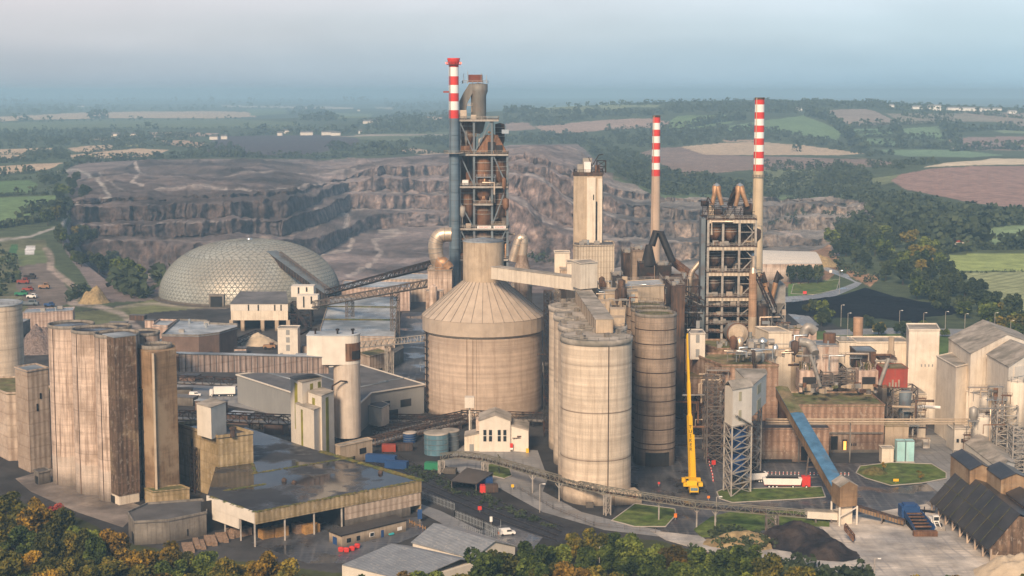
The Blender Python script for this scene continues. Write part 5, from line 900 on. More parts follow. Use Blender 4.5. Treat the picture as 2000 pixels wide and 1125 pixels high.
# ================================================================ concrete stacks
stack('concrete_stack', 'shorter slim concrete chimney with red and white bands, left of the taller one', 1281.5, 765, 225, ('red', 'white'), 1.8, 3.0, 'stack_conc', [226, 240, 253, 266, 279, 292, 305, 318, 331, 344]); T, xs_, _ = stack('concrete_stack', 'tallest concrete chimney at the right, red and white above pale concrete', 1482, 715, 191, ('red', 'white'), 2.15, 3.0, 'stack_conc2', [191, 204, 219, 232, 245, 258, 270, 283, 296, 309, 321, 334])
m = MB(); m.rail(arc(xs_, 715, 2.9, 0, 2*pi, 12), ZD(345, 715), 1, .12, 2); m.lathe(xs_, 715, [(2.2, ZD(345, 715)-.3), (3, ZD(345, 715)-.3), (3, ZD(345, 715)), (2.2, ZD(345, 715))], 20); sub(T, 'platform', m, 'steel_lt')
# black inverted V duct over dark mill housing
D_ = 690.0; T = thing('black_duct', 'black inverted V duct over a black hopper in front of the shorter chimney', 'duct', P3(1283, 545, D_)); m = MB(); m.tube([P3(1273, 480, D_), P3(1281, 453, D_), P3(1290, 455, D_), P3(1314, 512, D_)], 1.6, 4); sub(T, 'arms', m, 'steel_dk'); m = MB(); m.lathe(X(1268), D_, [(1.4, Z(478)), (3.2, Z(512)), (3.2, Z(518))], 8); sub(T, 'hood', m, 'steel_dk'); setm(T, 'arms', mat('black_metal', (.035, .032, .032), .6, .2, var=.3)); setm(T, 'hood', 'black_metal')
for i, (pl, pr, pt_, pb_, D2, dp_, mt, lb) in enumerate(((1253, 1284, 516, 570, 688, 10, 'steel_dk', 'dark housing under the black hopper'), (1288, 1318, 520, 570, 688, 8, 'steel_dk', 'dark fan housing under the right leg of the black duct'), (1240, 1262, 490, 560, 702, 14, 'conc_dark', 'dark concrete frame left of the black hopper'), (1222, 1242, 496, 575, 715, 16, 'rust_dk', 'rusty dark hall at the left end of the old kiln plant'), (1300, 1370, 548, 640, 672, 22, 'rust_dk', 'rusty dark kiln hall left of the second cyclone tower'), (1200, 1222, 540, 600, 660, 12, 'roof_black', 'small black roofed store beside the ribbed base block'), (1318, 1345, 560, 700, 610, 18, 'rust_dk', 'narrow rusty hall behind the yellow crane boom'))):
    bld('dark_hall', lb, 'building', front(pl, pr, 0, dp_, D=D2), ZD(pt_, D2), mt, 'rust_dk', par=.3, rails=True, clutter=3)
gallery('sloping_duct', 'brown sloping rectangular duct right of the black duct', P3(1316, 518, 700), P3(1366, 556, 690), 3.4, 2.6, 'rusty', 'rusty', cat='duct')
duct('arched_duct', 'thin shiny duct arching down beside the second cyclone tower', [P3(1367, 512, 650), P3(1350, 532, 650), P3(1347, 552, 650), P3(1347, 640, 650)], 1.1, 'duct')
conveyor('pipe_bridge', 'dark pipe bridge crossing between the dark silos and the second cyclone tower', [P3(1296, 560, 640), P3(1375, 600, 640)], 3, 3, 3, .3, mt='steel_dk'); conveyor('pipe_bridge', 'lower dark pipe bridge behind the crane boom', [P3(1300, 610, 620), P3(1372, 612, 620)], 3, 3, 3, .3, mt='steel_dk')
m = MB()
for k in range(6):
    for p in (1302, 1322, 1345, 1365): m.bar(P3(p, 660, 640+k*3), P3(p, 545, 640+k*3), .4)
for rw in (560, 580, 600, 620, 640): m.bar(P3(1300, rw, 640), P3(1370, rw, 640), .6); m.bar(P3(1300, rw, 655), P3(1370, rw, 655), .6)
for a in (1302, 1322, 1345): m.bar(P3(a, 600, 639), P3(a+20, 560, 639), .35); m.bar(P3(a, 640, 639), P3(a+20, 600, 639), .35)
solo('dark_gantry', m, M['steel_dk'], 'open dark steel frame filling the gap left of the second cyclone tower', 'steel frame')
# ================================================================ second preheater tower
D_ = 640.0; dep = 20.0; T = thing('cyclone_tower', 'broad second cyclone tower of pale columns and dark open floors', 'tower', (X(1425), D_, 0)); zt = Z(427)
cx_ = [1384, 1413, 1445, 1477]; m = MB()
for p in cx_:
    for dy in (0, 10, dep): m.bar((X(p), D_+dy, 0), (X(p), D_+dy, zt), .95)
sub(T, 'columns', m, 'steel_lt'); m = MB(); m.prism([(X(1371), D_+1), (X(1379.5), D_+1), (X(1379.5), D_+8), (X(1371), D_+8)], 0, zt); sub(T, 'lift_shaft', m, 'bluegrey')
for rw, par in ((427, 1), (480, 1), (530, 1), (579, 1), (597, 0), (616, 0), (632, 0), (648, 0)):
    m = MB(); z_ = Z(rw); m.prism([(X(1380), D_-.8), (X(1479), D_-.8), (X(1479), D_+dep+.5), (X(1380), D_+dep+.5)], z_-.4, z_); fl = sub(T, 'floor', m, 'rust_dk')
    m = MB(); m.rail([(X(1382), D_-.7), (X(1478), D_-.7), (X(1478), D_+dep)], z_, 1.2, .14, 1.8); build('railing', m, M['steel_lt'], fl)
    if par:
        m = MB()
        for a, b in ((1386, 1412), (1415, 1444), (1447, 1476)):
            if R.random() < .85: m.prism([(X(a), D_-.55), (X(b), D_-.55), (X(b), D_-.35), (X(a), D_-.35)], z_-1.9, z_-.4)
        build('fascia', m, M['rib_cream'], fl)
    for k in range(5): px_ = R.uniform(1386, 1440); m = MB(); h_ = R.uniform(.8, 2.2); m.box((X(px_), D_+R.uniform(.3, 3), z_+h_/2), (R.uniform(.8, 2.6), 1.2, h_)); build('equipment', m, M[R.choice(['duct', 'rusty', 'duct_grey', 'steel_lt', 'rust_dk', 'conc_tan'])], fl)
m = MB(); m.prism([(X(1381), D_+11), (X(1478), D_+11), (X(1478), D_+11.5), (X(1381), D_+11.5)], 0, zt-1); sub(T, 'dark_backing', m, 'rust_dk')  # added dark sheet behind the cyclones, standing in for the shaded interior
m = MB()
rws = [427, 480, 530, 579, 616, 648]
for i, (a, b) in enumerate(zip(rws, rws[1:])):
    mid = (a+b)/2; m.bar((X(1449), D_+.3, Z(b)), (X(1473), D_+.3, Z(mid)), .9, .3); m.bar((X(1473), D_+1.4, Z(mid)), (X(1449), D_+1.4, Z(a)), .9, .3); m.bar((X(1447), D_+.3, Z(mid)), (X(1477), D_+.3, Z(mid)), .25)
sub(T, 'stair', m, 'steel_lt'); m = MB()
for p, q in zip(cx_[2:], cx_[3:]):
    for a, b in zip(rws, rws[1:]): m.bar((X(q), D_+dep*.5, Z(b)), (X(p), D_+dep*.5, Z(a)), .3)
sub(T, 'braces', m, 'steel')
for px, dy, a, b, r_, mt in ((1400, 6, 440, 475, 3.0, 'rusty'), (1430, 6, 440, 475, 3.0, 'rusty'), (1400, 8, 492, 528, 3.4, 'rust_dk'), (1430, 8, 490, 528, 3.2, 'rust_dk'), (1398, 6, 540, 576, 3.2, 'rust_dk'), (1428, 6, 540, 576, 3.0, 'rust_dk'), (1400, 7, 586, 612, 2.8, 'rusty'), (1430, 7, 590, 645, 2.6, 'rust_dk')): cycl(T, px, dy, a, b, r_, mt)
# roof machinery: open frames and two inverted V ducts
m = MB(); y0 = D_
for p in (1374, 1383, 1392, 1400, 1412, 1424, 1436, 1448, 1460, 1472): m.bar((X(p), y0+R.uniform(0, 6), zt), (X(p), y0+2, Z(R.uniform(392, 408))), .25)
for rw in (398, 406, 414, 421): m.bar((X(1372), y0+1, Z(rw)), (X(R.choice([1400, 1475, 1440])), y0+1, Z(rw)), .25); m.bar((X(1395), y0+6, Z(rw-2)), (X(1473), y0+6, Z(rw-2)), .22)
for a, b in ((1372, 1384), (1384, 1396), (1410, 1424), (1424, 1438), (1440, 1452)): m.bar((X(a), y0, Z(424)), (X(b), y0, Z(402)), .22)
m.bar((X(1377), y0, Z(400)), (X(1383), y0, Z(385)), .5); m.bar((X(1383), y0, Z(385)), (X(1391), y0, Z(398)), .4)
m.bar((X(1425), y0+6, Z(400)), (X(1440), y0+6, Z(375)), .5); sub(T, 'roof_frame', m, 'steel_dk')
for a, b, mt in (((1386, 424), (1396, 400), 'conc_tan'), ((1372, 404), (1386, 394), 'steel_dk'), ((1456, 424), (1470, 398), 'steel_dk'), ((1398, 422), (1410, 410), 'rust_dk'), ((1420, 424), (1432, 413), 'duct_grey')): m = MB(); m.prism([(X(a[0]), D_+2), (X(b[0]), D_+2), (X(b[0]), D_+6), (X(a[0]), D_+6)], Z(a[1]), Z(b[1])); sub(T, 'roof_unit', m, mt)
def vduct(nm, lb, pl, pc, pr, pt_, pb_, D2, r, split=0):
    T = thing(nm, lb, 'duct', P3(pc, pb_, D2)); m = MB(); hd_ = [P3(pl, pb_, D2), P3(pl+(pc-pl)*.55, (pt_+pb_)/2-3, D2), P3(pc-2.5, pt_+4, D2+.5), P3(pc, pt_+1, D2+1), P3(pc+2.5, pt_+4, D2+.5), P3(pr+(pc-pr)*.55, (pt_+pb_)/2-3, D2), P3(pr, pb_, D2)]
    m.tube(hd_[:4], [r*.8, r*.9, r*1.25, r*1.35], 16); m.tube(hd_[3:], [r*1.35, r*1.25, r*.9, r*.8], 16); sub(T, 'legs', m, 'duct_org'); m = MB(); m.tube(hd_[2:5], r*1.42, 16); sub(T, 'elbow', m, 'galv'); return T
vduct('roof_duct', 'smaller inverted V duct on the left of the second tower roof', 1391, 1399.5, 1410, 363, 400, 641, 1.1); vduct('roof_duct', 'larger inverted V duct with shiny elbow on the right of the second tower roof', 1437, 1445, 1460, 363, 403, 641, 1.1)
m = MB(); m.tube([P3(1425, 402, 648), P3(1436, 372, 648), P3(1443, 366, 644)], 1.3, 10); sub(T, 'feed_pipe', m, 'steel_dk')
T = thing('rust_pipe', 'tall orange rusted standpipe with white foot beside the second tower', 'pipe', (XD(1470, 640, 637), 637, 0)); m = MB(); x = XD(1470, 600, 637); m.cyl(x, 637, ZD(618, 637), ZD(533, 637), 1.75, None, 20); sub(T, 'shell', m, 'duct_org'); m = MB(); m.cyl(x, 637, 0, ZD(618, 637), 1.8, None, 20); sub(T, 'foot', m, 'conc_tan'); m = MB(); m.cyl(x+.2, 637, ZD(522, 637), ZD(500, 637), 1.0, None, 16); sub(T, 'upper_pipe', m, 'duct'); m = MB(); m.cyl(x, 637, ZD(533, 637), ZD(522, 637), 1.8, .8, 20); sub(T, 'reducer', m, 'duct'); setm(T, 'shell', mat('orange_steel', (.44, .28, .18), .7, var=.3, streak=.3, bands=4))
for pts_, lb in ((((1486, 545), (1489, 535), (1494, 552), (1503, 594)), 'left orange leg of the rusty V shaped ducts right of the second tower'), (((1526, 545), (1521, 533), (1515, 552), (1506, 594)), 'right orange leg of the rusty V shaped ducts right of the second tower')):
    T = thing('fork_duct', lb, 'duct', P3(*pts_[0], 628)); m = MB(); m.tube([P3(*p, 628) for p in pts_[1:]], [1.0, 1.1, .7], 14); sub(T, 'leg', m, 'duct_org'); m = MB(); m.tube([P3(*p, 628) for p in pts_[:3]], [1.2, 1.3, 1.15], 14); sub(T, 'bend', m, 'steel_dk')
m = MB(); Xb = lambda p: XD(p, 580, 632); a, b = Xb(1508), Xb(1534); m.prism([(a, 632), (b, 632), (b, 640), (a, 640)], ZD(592, 632), ZD(556, 632)); m.add([(a, 632, ZD(592, 632)), (b, 632, ZD(592, 632)), (b, 640, ZD(592, 632)), (a, 640, ZD(592, 632)), ((a+b)/2, 636, ZD(625, 632))], [(1, 0, 4), (2, 1, 4), (3, 2, 4), (0, 3, 4)]); m.add([(a, 632, ZD(556, 632)), (b, 632, ZD(556, 632)), (b, 640, ZD(556, 632)), (a, 640, ZD(556, 632)), ((a+b)/2, 636, ZD(544, 632))], [(0, 1, 4), (1, 2, 4), (2, 3, 4), (3, 0, 4)]); m.trestle((a+b)/2, 636, 0, ZD(592, 632), b-a, 8, 6, .4); solo('hopper', m, M['duct_grey'], 'grey angular hopper on legs right of the second cyclone tower', 'hopper')
T = conveyor('inclined_conveyor', 'dark inclined conveyor descending right of the orange standpipe', [P3(1482, 545, 630), P3(1512, 612, 622)], 2.6, 2.6, 3, .3, mt='steel_dk')
bld('frame_block', 'dark open steel block below the forked ducts', 'building', front(1480, 1530, 0, 16, D=640), ZD(600, 640), 'rust_dk', 'rust_dk', par=.3, rails=True, clutter=4)
# ================================================================ right: mill complex
P3 = KD
def boxb(nm, lb, pl, pr, pt_, D_, dp_, wm, rm, sk=0, z0=0, **k): return bld(nm, lb, k.pop('cat', 'building'), front(pl, pr, 0, dp_, D=D_, sk=sk), ZD(pt_, D_), wm, rm, z0=z0, **k)
m_ = boxb('mill_hall', 'long brown ribbed mill hall with stained lower wall, behind the blue roofed conveyor', 1557, 1750, 793, 545, 24, 'clad_mill', 'roof_moss', par=.5, wins=((0, .45, .52, 0, 6), (0, .33, .41, 0, 5.2), (0, .57, .62, .3, 4.8)))
m = MB(); f_ = front(1557, 1750, 0, 24, D=545); wallquad(m, f_[0], f_[1], .58, .61, .4, 4.2, .2); sub(m_, 'lit_doorway', m, 'lit')
m = MB(); wallquad(m, f_[0], f_[1], 0, 1, 0, 1, .3); wallquad(m, f_[0], f_[1], .2, .99, 7.0, 7.5, .6); sub(m_, 'ledge', m, 'conc_grey')
for i in range(4): m = MB(); wallquad(m, f_[0], f_[1], .64+i*.022, .65+i*.022, 2.5, 3.4, .3); sub(m_, 'small_window', m, 'dark')
boxb('kiln_hall', 'ribbed brown hall with mossy roof left of the mill hall', 1422, 1535, 716, 560, 26, 'clad_mill', 'roof_moss', sk=-8, par=.7, wins=((0, .0, .3, 0, 4),))
boxb('kiln_hall', 'taller ribbed brown hall with mossy roof behind the white lattice-legged tower', 1412, 1495, 683, 590, 22, 'clad_mill', 'roof_moss', sk=-10, par=.6, clutter=5)
boxb('hall_wing', 'low ribbed wing under the blue roofed conveyor', 1492, 1640, 838, 531, 12, 'clad_mill', 'roof_grey', par=.3, wins=((0, .02, .5, 0, .9), (0, .62, .78, .5, 5.5)))
boxb('stair_block', 'pale slim block with three louvres left of the mossy halls', 1357, 1387, 652, 580, 10, 'clad_white', 'roof_dust', par=.2, z0=28, wins=((0, .38, .62, 12, 15), (0, .38, .62, 6.5, 9.5), (0, .38, .62, 1, 4)), wmat='clad_grey')
boxb('bridge_block', 'ribbed brown bridge block below the pale slim block', 1355, 1418, 738, 575, 12, 'clad_mill', 'roof_moss', z0=15, par=.3)
T = thing('bridge_trestle', 'dark trestle legs beneath the ribbed bridge block', 'steel frame', P3(1375, 900, 560)); m = MB(); m.trestle(XD(1378, 800, 572), 575, 0, 15, 6, 8, 4, .35); m.trestle(XD(1398, 800, 572), 575, 0, 15, 5, 8, 4, .35); sub(T, 'legs', m, 'steel_dk')
boxb('stair_tower', 'tall stained concrete tower rising between the mossy hall and the streaked bin', 1514, 1560, 650, 590, 14, 'clad_cream', 'roof_dust', sk=-3, par=.4)
boxb('duct_hall', 'low cream hall behind the tall stained tower', 1480, 1515, 668, 610, 14, 'conc_tan', 'roof_moss', par=.3, clutter=4)
boxb('rear_wall_building', 'long plain beige hall running behind the mill roofs', 1645, 1797, 670, 605, 14, 'clad_cream', 'roof_dust', par=.5)
boxb('beige_tower', 'tall plain beige tower with four small dots at the right of the mill', 1795, 1856, 646, 592, 16, 'works_white', 'roof_dust', sk=3, par=.5, wins=((0, .42, .46, 23, 24), (0, .54, .58, 23, 24), (0, .66, .70, 23, 24), (0, .78, .82, 23, 24)), wmat='clad_grey')
T = boxb('streaked_bin', 'rust streaked box bin with frosted roof standing on trestles', 1597, 1655, 676, 575, 13, 'clad_tan', 'roof_frost', z0=23, par=.2, clutter=3); setm(T, 'wall', mat('rust_white', (.60, .50, .42), .8, var=.3, streak=1, scol=(.23, .10, .05), ssc=(.7, .7, .05)))
m = MB(); x = XD(1626, 760, 575); m.trestle(x, 575+6, 18, ZD(720, 575), 10.5, 11, 3, .45); sub(T, 'legs', m, 'steel')
for px, D_ in ((1580, 565), (1696, 565)):
    x = XD(px, 750, D_); T = thing('dust_filter', ('left' if px < 1600 else 'right')+' one of two rusty hopper filters with pipe clusters on top', 'filter', (x, D_, 20), 'twin rusty hopper filters on the mill roof'); zt, zb = ZD(724, D_), ZD(766, D_)
    m = MB(); m.prism([(x-3.6, D_), (x+3.6, D_), (x+3.6, D_+7), (x-3.6, D_+7)], zb, zt); s = sub(T, 'housing', m, 'clad_pink'); m = MB(); m.prism([(x-2.4, D_-.2), (x+2.6, D_-.2), (x+2.6, D_+.2), (x-2.4, D_+.2)], zb, zt-2.4); build('recess', m, M['dark'], s)
    m = MB(); m.add([(x-2.2, D_-.4, zb+1), (x+2.2, D_-.4, zb+1), (x+2.2, D_+3.4, zb+1), (x-2.2, D_+3.4, zb+1), (x, D_+1.4, zb-4.2)], [(1, 0, 4), (2, 1, 4), (3, 2, 4), (0, 3, 4), (0, 1, 2, 3)]); m.prism([(x-2.2, D_-.4), (x+2.2, D_-.4), (x+2.2, D_+3.4), (x-2.2, D_+3.4)], zb+1, zb+3); sub(T, 'hopper', m, 'conc_tan')
    for k in range(22):
        a, b = x+R.uniform(-3.4, 3.4), D_+R.uniform(.3, 6.5); m = MB(); m.tube([(a, b, zt), (a+R.uniform(-.3, .3), b, zt+R.uniform(.8, 1.8)), (a+R.uniform(-.9, .9), b+R.uniform(-.6, .6), zt+R.uniform(2, 2.8))], .24, 6); build('vent_pipe', m, M[R.choice(['duct_grey', 'duct', 'steel', 'moss'])], T)
    m = MB(); m.trestle(x, D_+3.5, 20, zb+.5, 7, 6.5, 2, .3); sub(T, 'legs', m, 'steel')
T = thing('rusty_gantry', 'open rusty steel frame between the twin hopper filters', 'steel frame', P3(1640, 790, 572)); m = MB(); m.trestle(XD(1640, 770, 572), 574, 20, ZD(725, 572), 14, 8, 3, .35); m.trestle(XD(1612, 770, 572), 574, 20, ZD(730, 572), 5, 8, 3, .3); sub(T, 'posts', m, 'steel')
T = boxb('dark_box', 'dark brown box bin with blue grey roof right of the streaked bin', 1690, 1730, 686, 578, 11, 'rust_dk', 'roof_frost', z0=25, par=.1); m = MB(); x = XD(1710, 750, 580); m.trestle(x, 583, 20, 25, 7.5, 8, 1, .4); sub(T, 'legs', m, 'steel')
T = boxb('red_box', 'faded red steel box standing above a blue grey vessel', 1744, 1795, 720, 560, 10, 'redpaint', 'roof_moss', z0=ZD(757, 560), par=.1); m = MB(); x = XD(1769, 750, 560); m.trestle(x, 564, 0, ZD(758, 560), 9, 8, 5, .4); sub(T, 'legs', m, 'steel'); setm(T, 'wall', mat('faded_red', (.33, .055, .035), .7, var=.3, streak=.6, scol=(.2, .12, .09)))
m = MB(); f_ = front(1744, 1795, 0, 10, D=560); [wallquad(m, f_[0], f_[1], .25+.12*k, .31+.12*k, ZD(757, 560)+.4, ZD(757, 560)+2+(k % 2), .7) for k in range(4)]; sub(T, 'valves', m, 'duct')
boxb('roof_hut', 'dusty sloping roof hut above the faded red box', 1738, 1772, 704, 572, 9, 'rust_dk', 'roof_dust', z0=30, par=.1)
T = thing('vessel', 'blue grey upright vessel hanging under the faded red box', 'vessel', (XD(1768, 800, 557), 557, 0)); x = XD(1768, 790, 557); m = MB(); m.lathe(x, 557, [(.5, ZD(822, 557)), (2.1, ZD(812, 557)), (2.3, ZD(808, 557)), (2.3, ZD(768, 557)), (1.6, ZD(763, 557)), (.2, ZD(762, 557))], 28); sub(T, 'shell', m, 'bluegrey'); m = MB(); m.trestle(x, 557, 0, ZD(805, 557), 4, 4, 3, .3); sub(T, 'legs', m, 'steel')
m = MB(); x = XD(1676, 640, 650); m.cyl(x, 650, 0, ZD(620, 650), 2.1, None, 24); solo('stub_stack', m, M['duct_org'], 'short rusty open stack beyond the mill roofs', 'stack').data.materials[0] = M['orange_steel']
m = MB(); x = XD(1741, 670, 585); m.cyl(x, 585, 25, ZD(685, 585), 1.4, None, 20); m.cyl(x, 585, ZD(685, 585), ZD(658, 585), 1.1, None, 20); solo('vent_stack', m, M['conc_tan'], 'short tan vent stack in front of the long beige hall', 'stack')
m = MB(); x = XD(1620, 660, 583); m.cyl(x, 583, 33, ZD(651, 583), 2.4, None, 24); solo('round_tank', m, M['rusty'], 'rusty round tank on the roof behind the streaked bin', 'tank')
# kiln drum and big roof ducts
T = thing('rotary_drum', 'round pale drum end with riding ring among the mill roofs', 'drum', P3(1440, 660, 600)); m = MB(); a = Vector(P3(1432, 648, 612)); b = Vector(P3(1442, 652, 596)); m.tube([a, b], 3.9, 28); sub(T, 'shell', m, 'duct_grey'); m = MB(); d = (b-a).normalized(); m.tube([b-d*1.6, b-d*1], 4.3, 28); sub(T, 'ring', m, 'rusty'); m = MB(); m.tube([b, b+d*2], [3.7, 1.6], 28); sub(T, 'hood', m, 'conc_tan')
duct('roof_duct', 'grey elbow duct curling over the mossy roof beside the drum', [P3(1472, 715, 572), P3(1472, 676, 572), P3(1460, 668, 572)], 1.5, 'duct_grey'); duct('roof_duct', 'thick grey duct bending down behind the streaked bin', [P3(1560, 668, 574), P3(1582, 670, 574), P3(1592, 690, 570)], 1.7, 'duct_grey')
duct('roof_duct', 'grey duct between the elbow duct and the tall stained tower', [P3(1470, 668, 580), P3(1512, 668, 580)], 1.3, 'duct_grey')
duct('slanting_pipe', 'long grey pipe slanting down from the left hopper filter', [P3(1582, 693, 562), P3(1592, 720, 562), P3(1602, 755, 562)], .7, 'duct_grey'); duct('slanting_pipe', 'long grey pipe slanting down beside the faded red box', [P3(1736, 700, 560), P3(1728, 722, 560), P3(1718, 752, 560)], .75, 'duct_grey')
duct('steel_elbow', 'large shiny elbow duct at the back of the mill roofs', [P3(1569, 655, 620), P3(1577, 636, 620), P3(1592, 648, 620)], 2.0, 'duct_grey')
T = thing('roof_exhaust', 'capped galvanised exhaust on the mossy roof', 'exhaust', P3(1489, 720, 570)); m = MB(); x = XD(1489, 690, 570); m.cyl(x, 570, ZD(722, 570), ZD(668, 570), .95, None, 16); sub(T, 'pipe', m, 'galv'); m = MB(); m.lathe(x, 570, [(1.8, ZD(668, 570)), (1.8, ZD(665, 570)), (.6, ZD(659, 570))], 16); sub(T, 'cowl', m, 'galv')
boxb('mill_shed', 'ribbed low shed behind the streaked bin and drum', 1530, 1610, 645, 640, 10, 'clad_pink', 'roof_moss', par=.3, clutter=4); boxb('mill_shed', 'small cream box on the roofs right of the streaked bin', 1655, 1690, 668, 590, 12, 'clad_cream', 'roof_dust', par=.2, clutter=2); boxb('mill_shed', 'tan block filling behind the left hopper filter', 1560, 1600, 690, 590, 14, 'conc_tan', 'roof_moss', par=.3, clutter=3); boxb('mill_shed', 'dark tan block behind the steel frame', 1655, 1745, 735, 588, 8, 'conc_tan', 'roof_moss', par=.3, clutter=4)
for k in range(26):     # clutter on the mill roofs, each its own small object
    px, D_ = R.uniform(1555, 1740), R.uniform(548, 566); x = XD(px, 790, D_); m = MB(); h = R.uniform(.5, 1.6)
    if k % 3: m.box((x, D_, 20.9+h/2), (R.uniform(1, 3), R.uniform(1, 2), h), R.random())
    else: m.cyl(x, D_, 20.9, 20.9+h, R.uniform(.4, 1), None, 12)
    solo('roof_plant', m, M[R.choice(['rusty', 'duct_grey', 'steel', 'conc_tan', 'roof_moss'])], 'one of the small rusty plant items scattered on the brown mill hall roof', 'machinery', 'small plant items on the mill hall roof')
# white tower on lattice legs
zb, zt = 23.0, 35.2; A = K(1415, 824, zb); F = K(1430, 834, zb); B = K(1468, 826, zb); T = thing('lattice_tower', 'white clad tower on tall steel lattice legs with blue vessels inside', 'tower', (F[0], F[1], 0))
q = para(A[:2], F[:2], B[:2]); m = MB(); m.prism(q, zb, zt); s = sub(T, 'cabin', m, 'clad_white'); m = MB(); g_ = grow(q, .4); m.roof(g_[3], g_[0], g_[1], g_[2], zt, zt+2.2, .25); build('roof', m, M['roof_dust'], s)
for f0, f1, a, b in ((.32, .45, zb+8, zb+11), (.32, .45, zb+1.5, zb+5)): m = MB(); wallquad(m, q[1], q[2], f0, f1, a, b, .1); build('louvre', m, M['louvre'], s)
q2 = [(q[2][0], q[2][1]), (XD(1494, 800, 514), 512), (XD(1494, 800, 520), 520), (q[2][0]-1, 521)]; m = MB(); m.prism(q2, zb+2, zt-.2); s2 = sub(T, 'side_cabin', m, 'clad_white'); m = MB(); m.prism(grow(q2, .3), zt-.15, zt+.1); build('roof', m, M['roof_dust'], s2); m = MB(); wallquad(m, q2[0], q2[1], .35, .6, zt-4.5, zt-1.6, .1); wallquad(m, q2[0], q2[1], .35, .6, zt-10, zt-6.5, .1); build('louvre', m, M['louvre'], s2)
c = cen(q); wq_ = (Vector(q[1])-Vector(q[0])).length; rz_ = atan2(q[2][1]-q[1][1], q[2][0]-q[1][0])
m = MB()
for k in range(4):
    a, b = Vector(q[k]), Vector(q[(k+1) % 4]); m.bar((*a, 0), (*a, zb), .5)
    for i in range(6): l0, l1 = zb*i/6, zb*(i+1)/6; m.bar((*a, l1), (*b, l1), .4); m.bar((*a, l0), (*b, l1), .26); m.bar((*b, l0), (*a, l1), .26)
sub(T, 'legs', m, 'galv'); m = MB(); m.trestle((q2[0][0]+q2[1][0])/2+.5, 516, 0, zb+2, 4.6, 7, 6, .3); sub(T, 'side_legs', m, 'galv'); setm(T, 'legs', 'steel_lt'); setm(T, 'side_legs', 'steel_lt')
for z0, z1 in ((6, 12), (14, 21)): m = MB(); m.lathe(c[0], c[1], [(1, z0-1), (2.6, z0), (2.6, z1), (.5, z1+.8)], 24); sub(T, 'vessel', m, 'blue')
m = MB(); m.bar((q[1][0]+1, q[1][1]-.6, zb+4), (q[2][0], q[2][1]-.8, zb-.5), .9, .3); sub(T, 'stair', m, 'steel_lt')
T = thing('lattice_trestle', 'second row of pipe-hung lattice legs left of the white clad tower', 'steel frame', P3(1395, 900, 525)); m = MB(); m.trestle(XD(1396, 800, 530), 530, 0, 31, 6, 6, 9, .35); m.trestle(XD(1386, 800, 545), 545, 0, 28, 4, 6, 8, .3); sub(T, 'legs', m, 'steel')
# blue roofed conveyor, transfer house, run-out conveyor
g2 = gallery('blue_conveyor', 'long inclined conveyor with a bright blue roof, patched brown at its top', P3(1526, 775, 548), (XD(1637, 975, 464), 464, 5.4), 4.2, 3.4, 'clad_brown', 'roof_blue', cat='conveyor', gable=.25, legs=((.62, 0),))
p_, q_ = Vector(P3(1526, 775, 548)), Vector((XD(1637, 975, 464), 464, 5.4)); m = MB(); d_ = q_-p_; u_ = Vector((d_.y, -d_.x, 0)).normalized()*2.3; a, b = p_+Vector((0, 0, 3.75)), p_+d_*.30+Vector((0, 0, 3.75)); m.add([a-u_, a+u_, b+u_, b-u_, a+Vector((0, 0, .35)), b+Vector((0, 0, .35))], [(0, 4, 5, 3), (4, 1, 2, 5)]); sub(g2, 'brown_sheeting', m, 'roof_moss')
hp = para(*PX([(1624, 979), (1640, 991), (1674, 988)], 5.9)); T = thing('transfer_house', 'rust streaked gabled transfer house at the foot of the blue conveyor', 'transfer house', cen(hp)); m = MB(); m.prism(hp, 5.9, 12.2)
for p, q in ((hp[1], hp[2]), (hp[3], hp[0])): m.add([(*p, 12.2), (*q, 12.2), ((p[0]+q[0])/2, (p[1]+q[1])/2, 13.6)], [(0, 1, 2)])
sub(T, 'wall', m, 'clad_brown'); m = MB(); g_ = grow(hp, .25); m.roof(g_[0], g_[1], g_[2], g_[3], 12.2, 13.9, .2, 1) if 0 else m.roof(g_[1], g_[0], g_[3], g_[2], 12.2, 13.9, .2); sub(T, 'roof', m, 'roof_dust')
m = MB()
for p in hp: m.bar((*p, 0), (*p, 5.9), .5)
m.bar((*hp[0], 3), (*hp[1], 5.5), .3); m.bar((*hp[1], 3), (*hp[2], 5.5), .3); sub(T, 'legs', m, 'clad_white'); m = MB(); m.prism([Vector(p).lerp(Vector(cen(hp)[:2]), .35) for p in hp], 0, 5.8); sub(T, 'chute', m, 'clad_cream')
gallery('white_gallery', 'low white boxed conveyor end joining the transfer house', P3(1573, 1010, 455), P3(1634, 1014, 455), 2.6, 2.2, 'clad_white', 'roof_dust', cat='conveyor', legs=((.3, 0), (.8, 0)))
gallery('brown_conveyor', 'brown conveyor sloping down to the blue crusher', P3(1674, 996, 457), P3(1766, 1024, 450), 2.0, 1.2, 'clad_brown', 'rust_dk', cat='conveyor', legs=((.55, 0),), ribs=16)
T = thing('feed_hopper', 'rusty feed conveyor sloping to the ground under the transfer house', 'hopper', K(1668, 1050)); a, b = Vector(K(1650, 1032, 4)), Vector(K(1668, 1055, .8)); m = MB(); m.truss(a, b, 2.2, 1.2, 6, .22); sub(T, 'frame', m, 'rusty'); m = MB(); m.bar(a+Vector((0, 0, .6)), b+Vector((0, 0, .6)), 1.7, .2); sub(T, 'belt', m, 'dark')
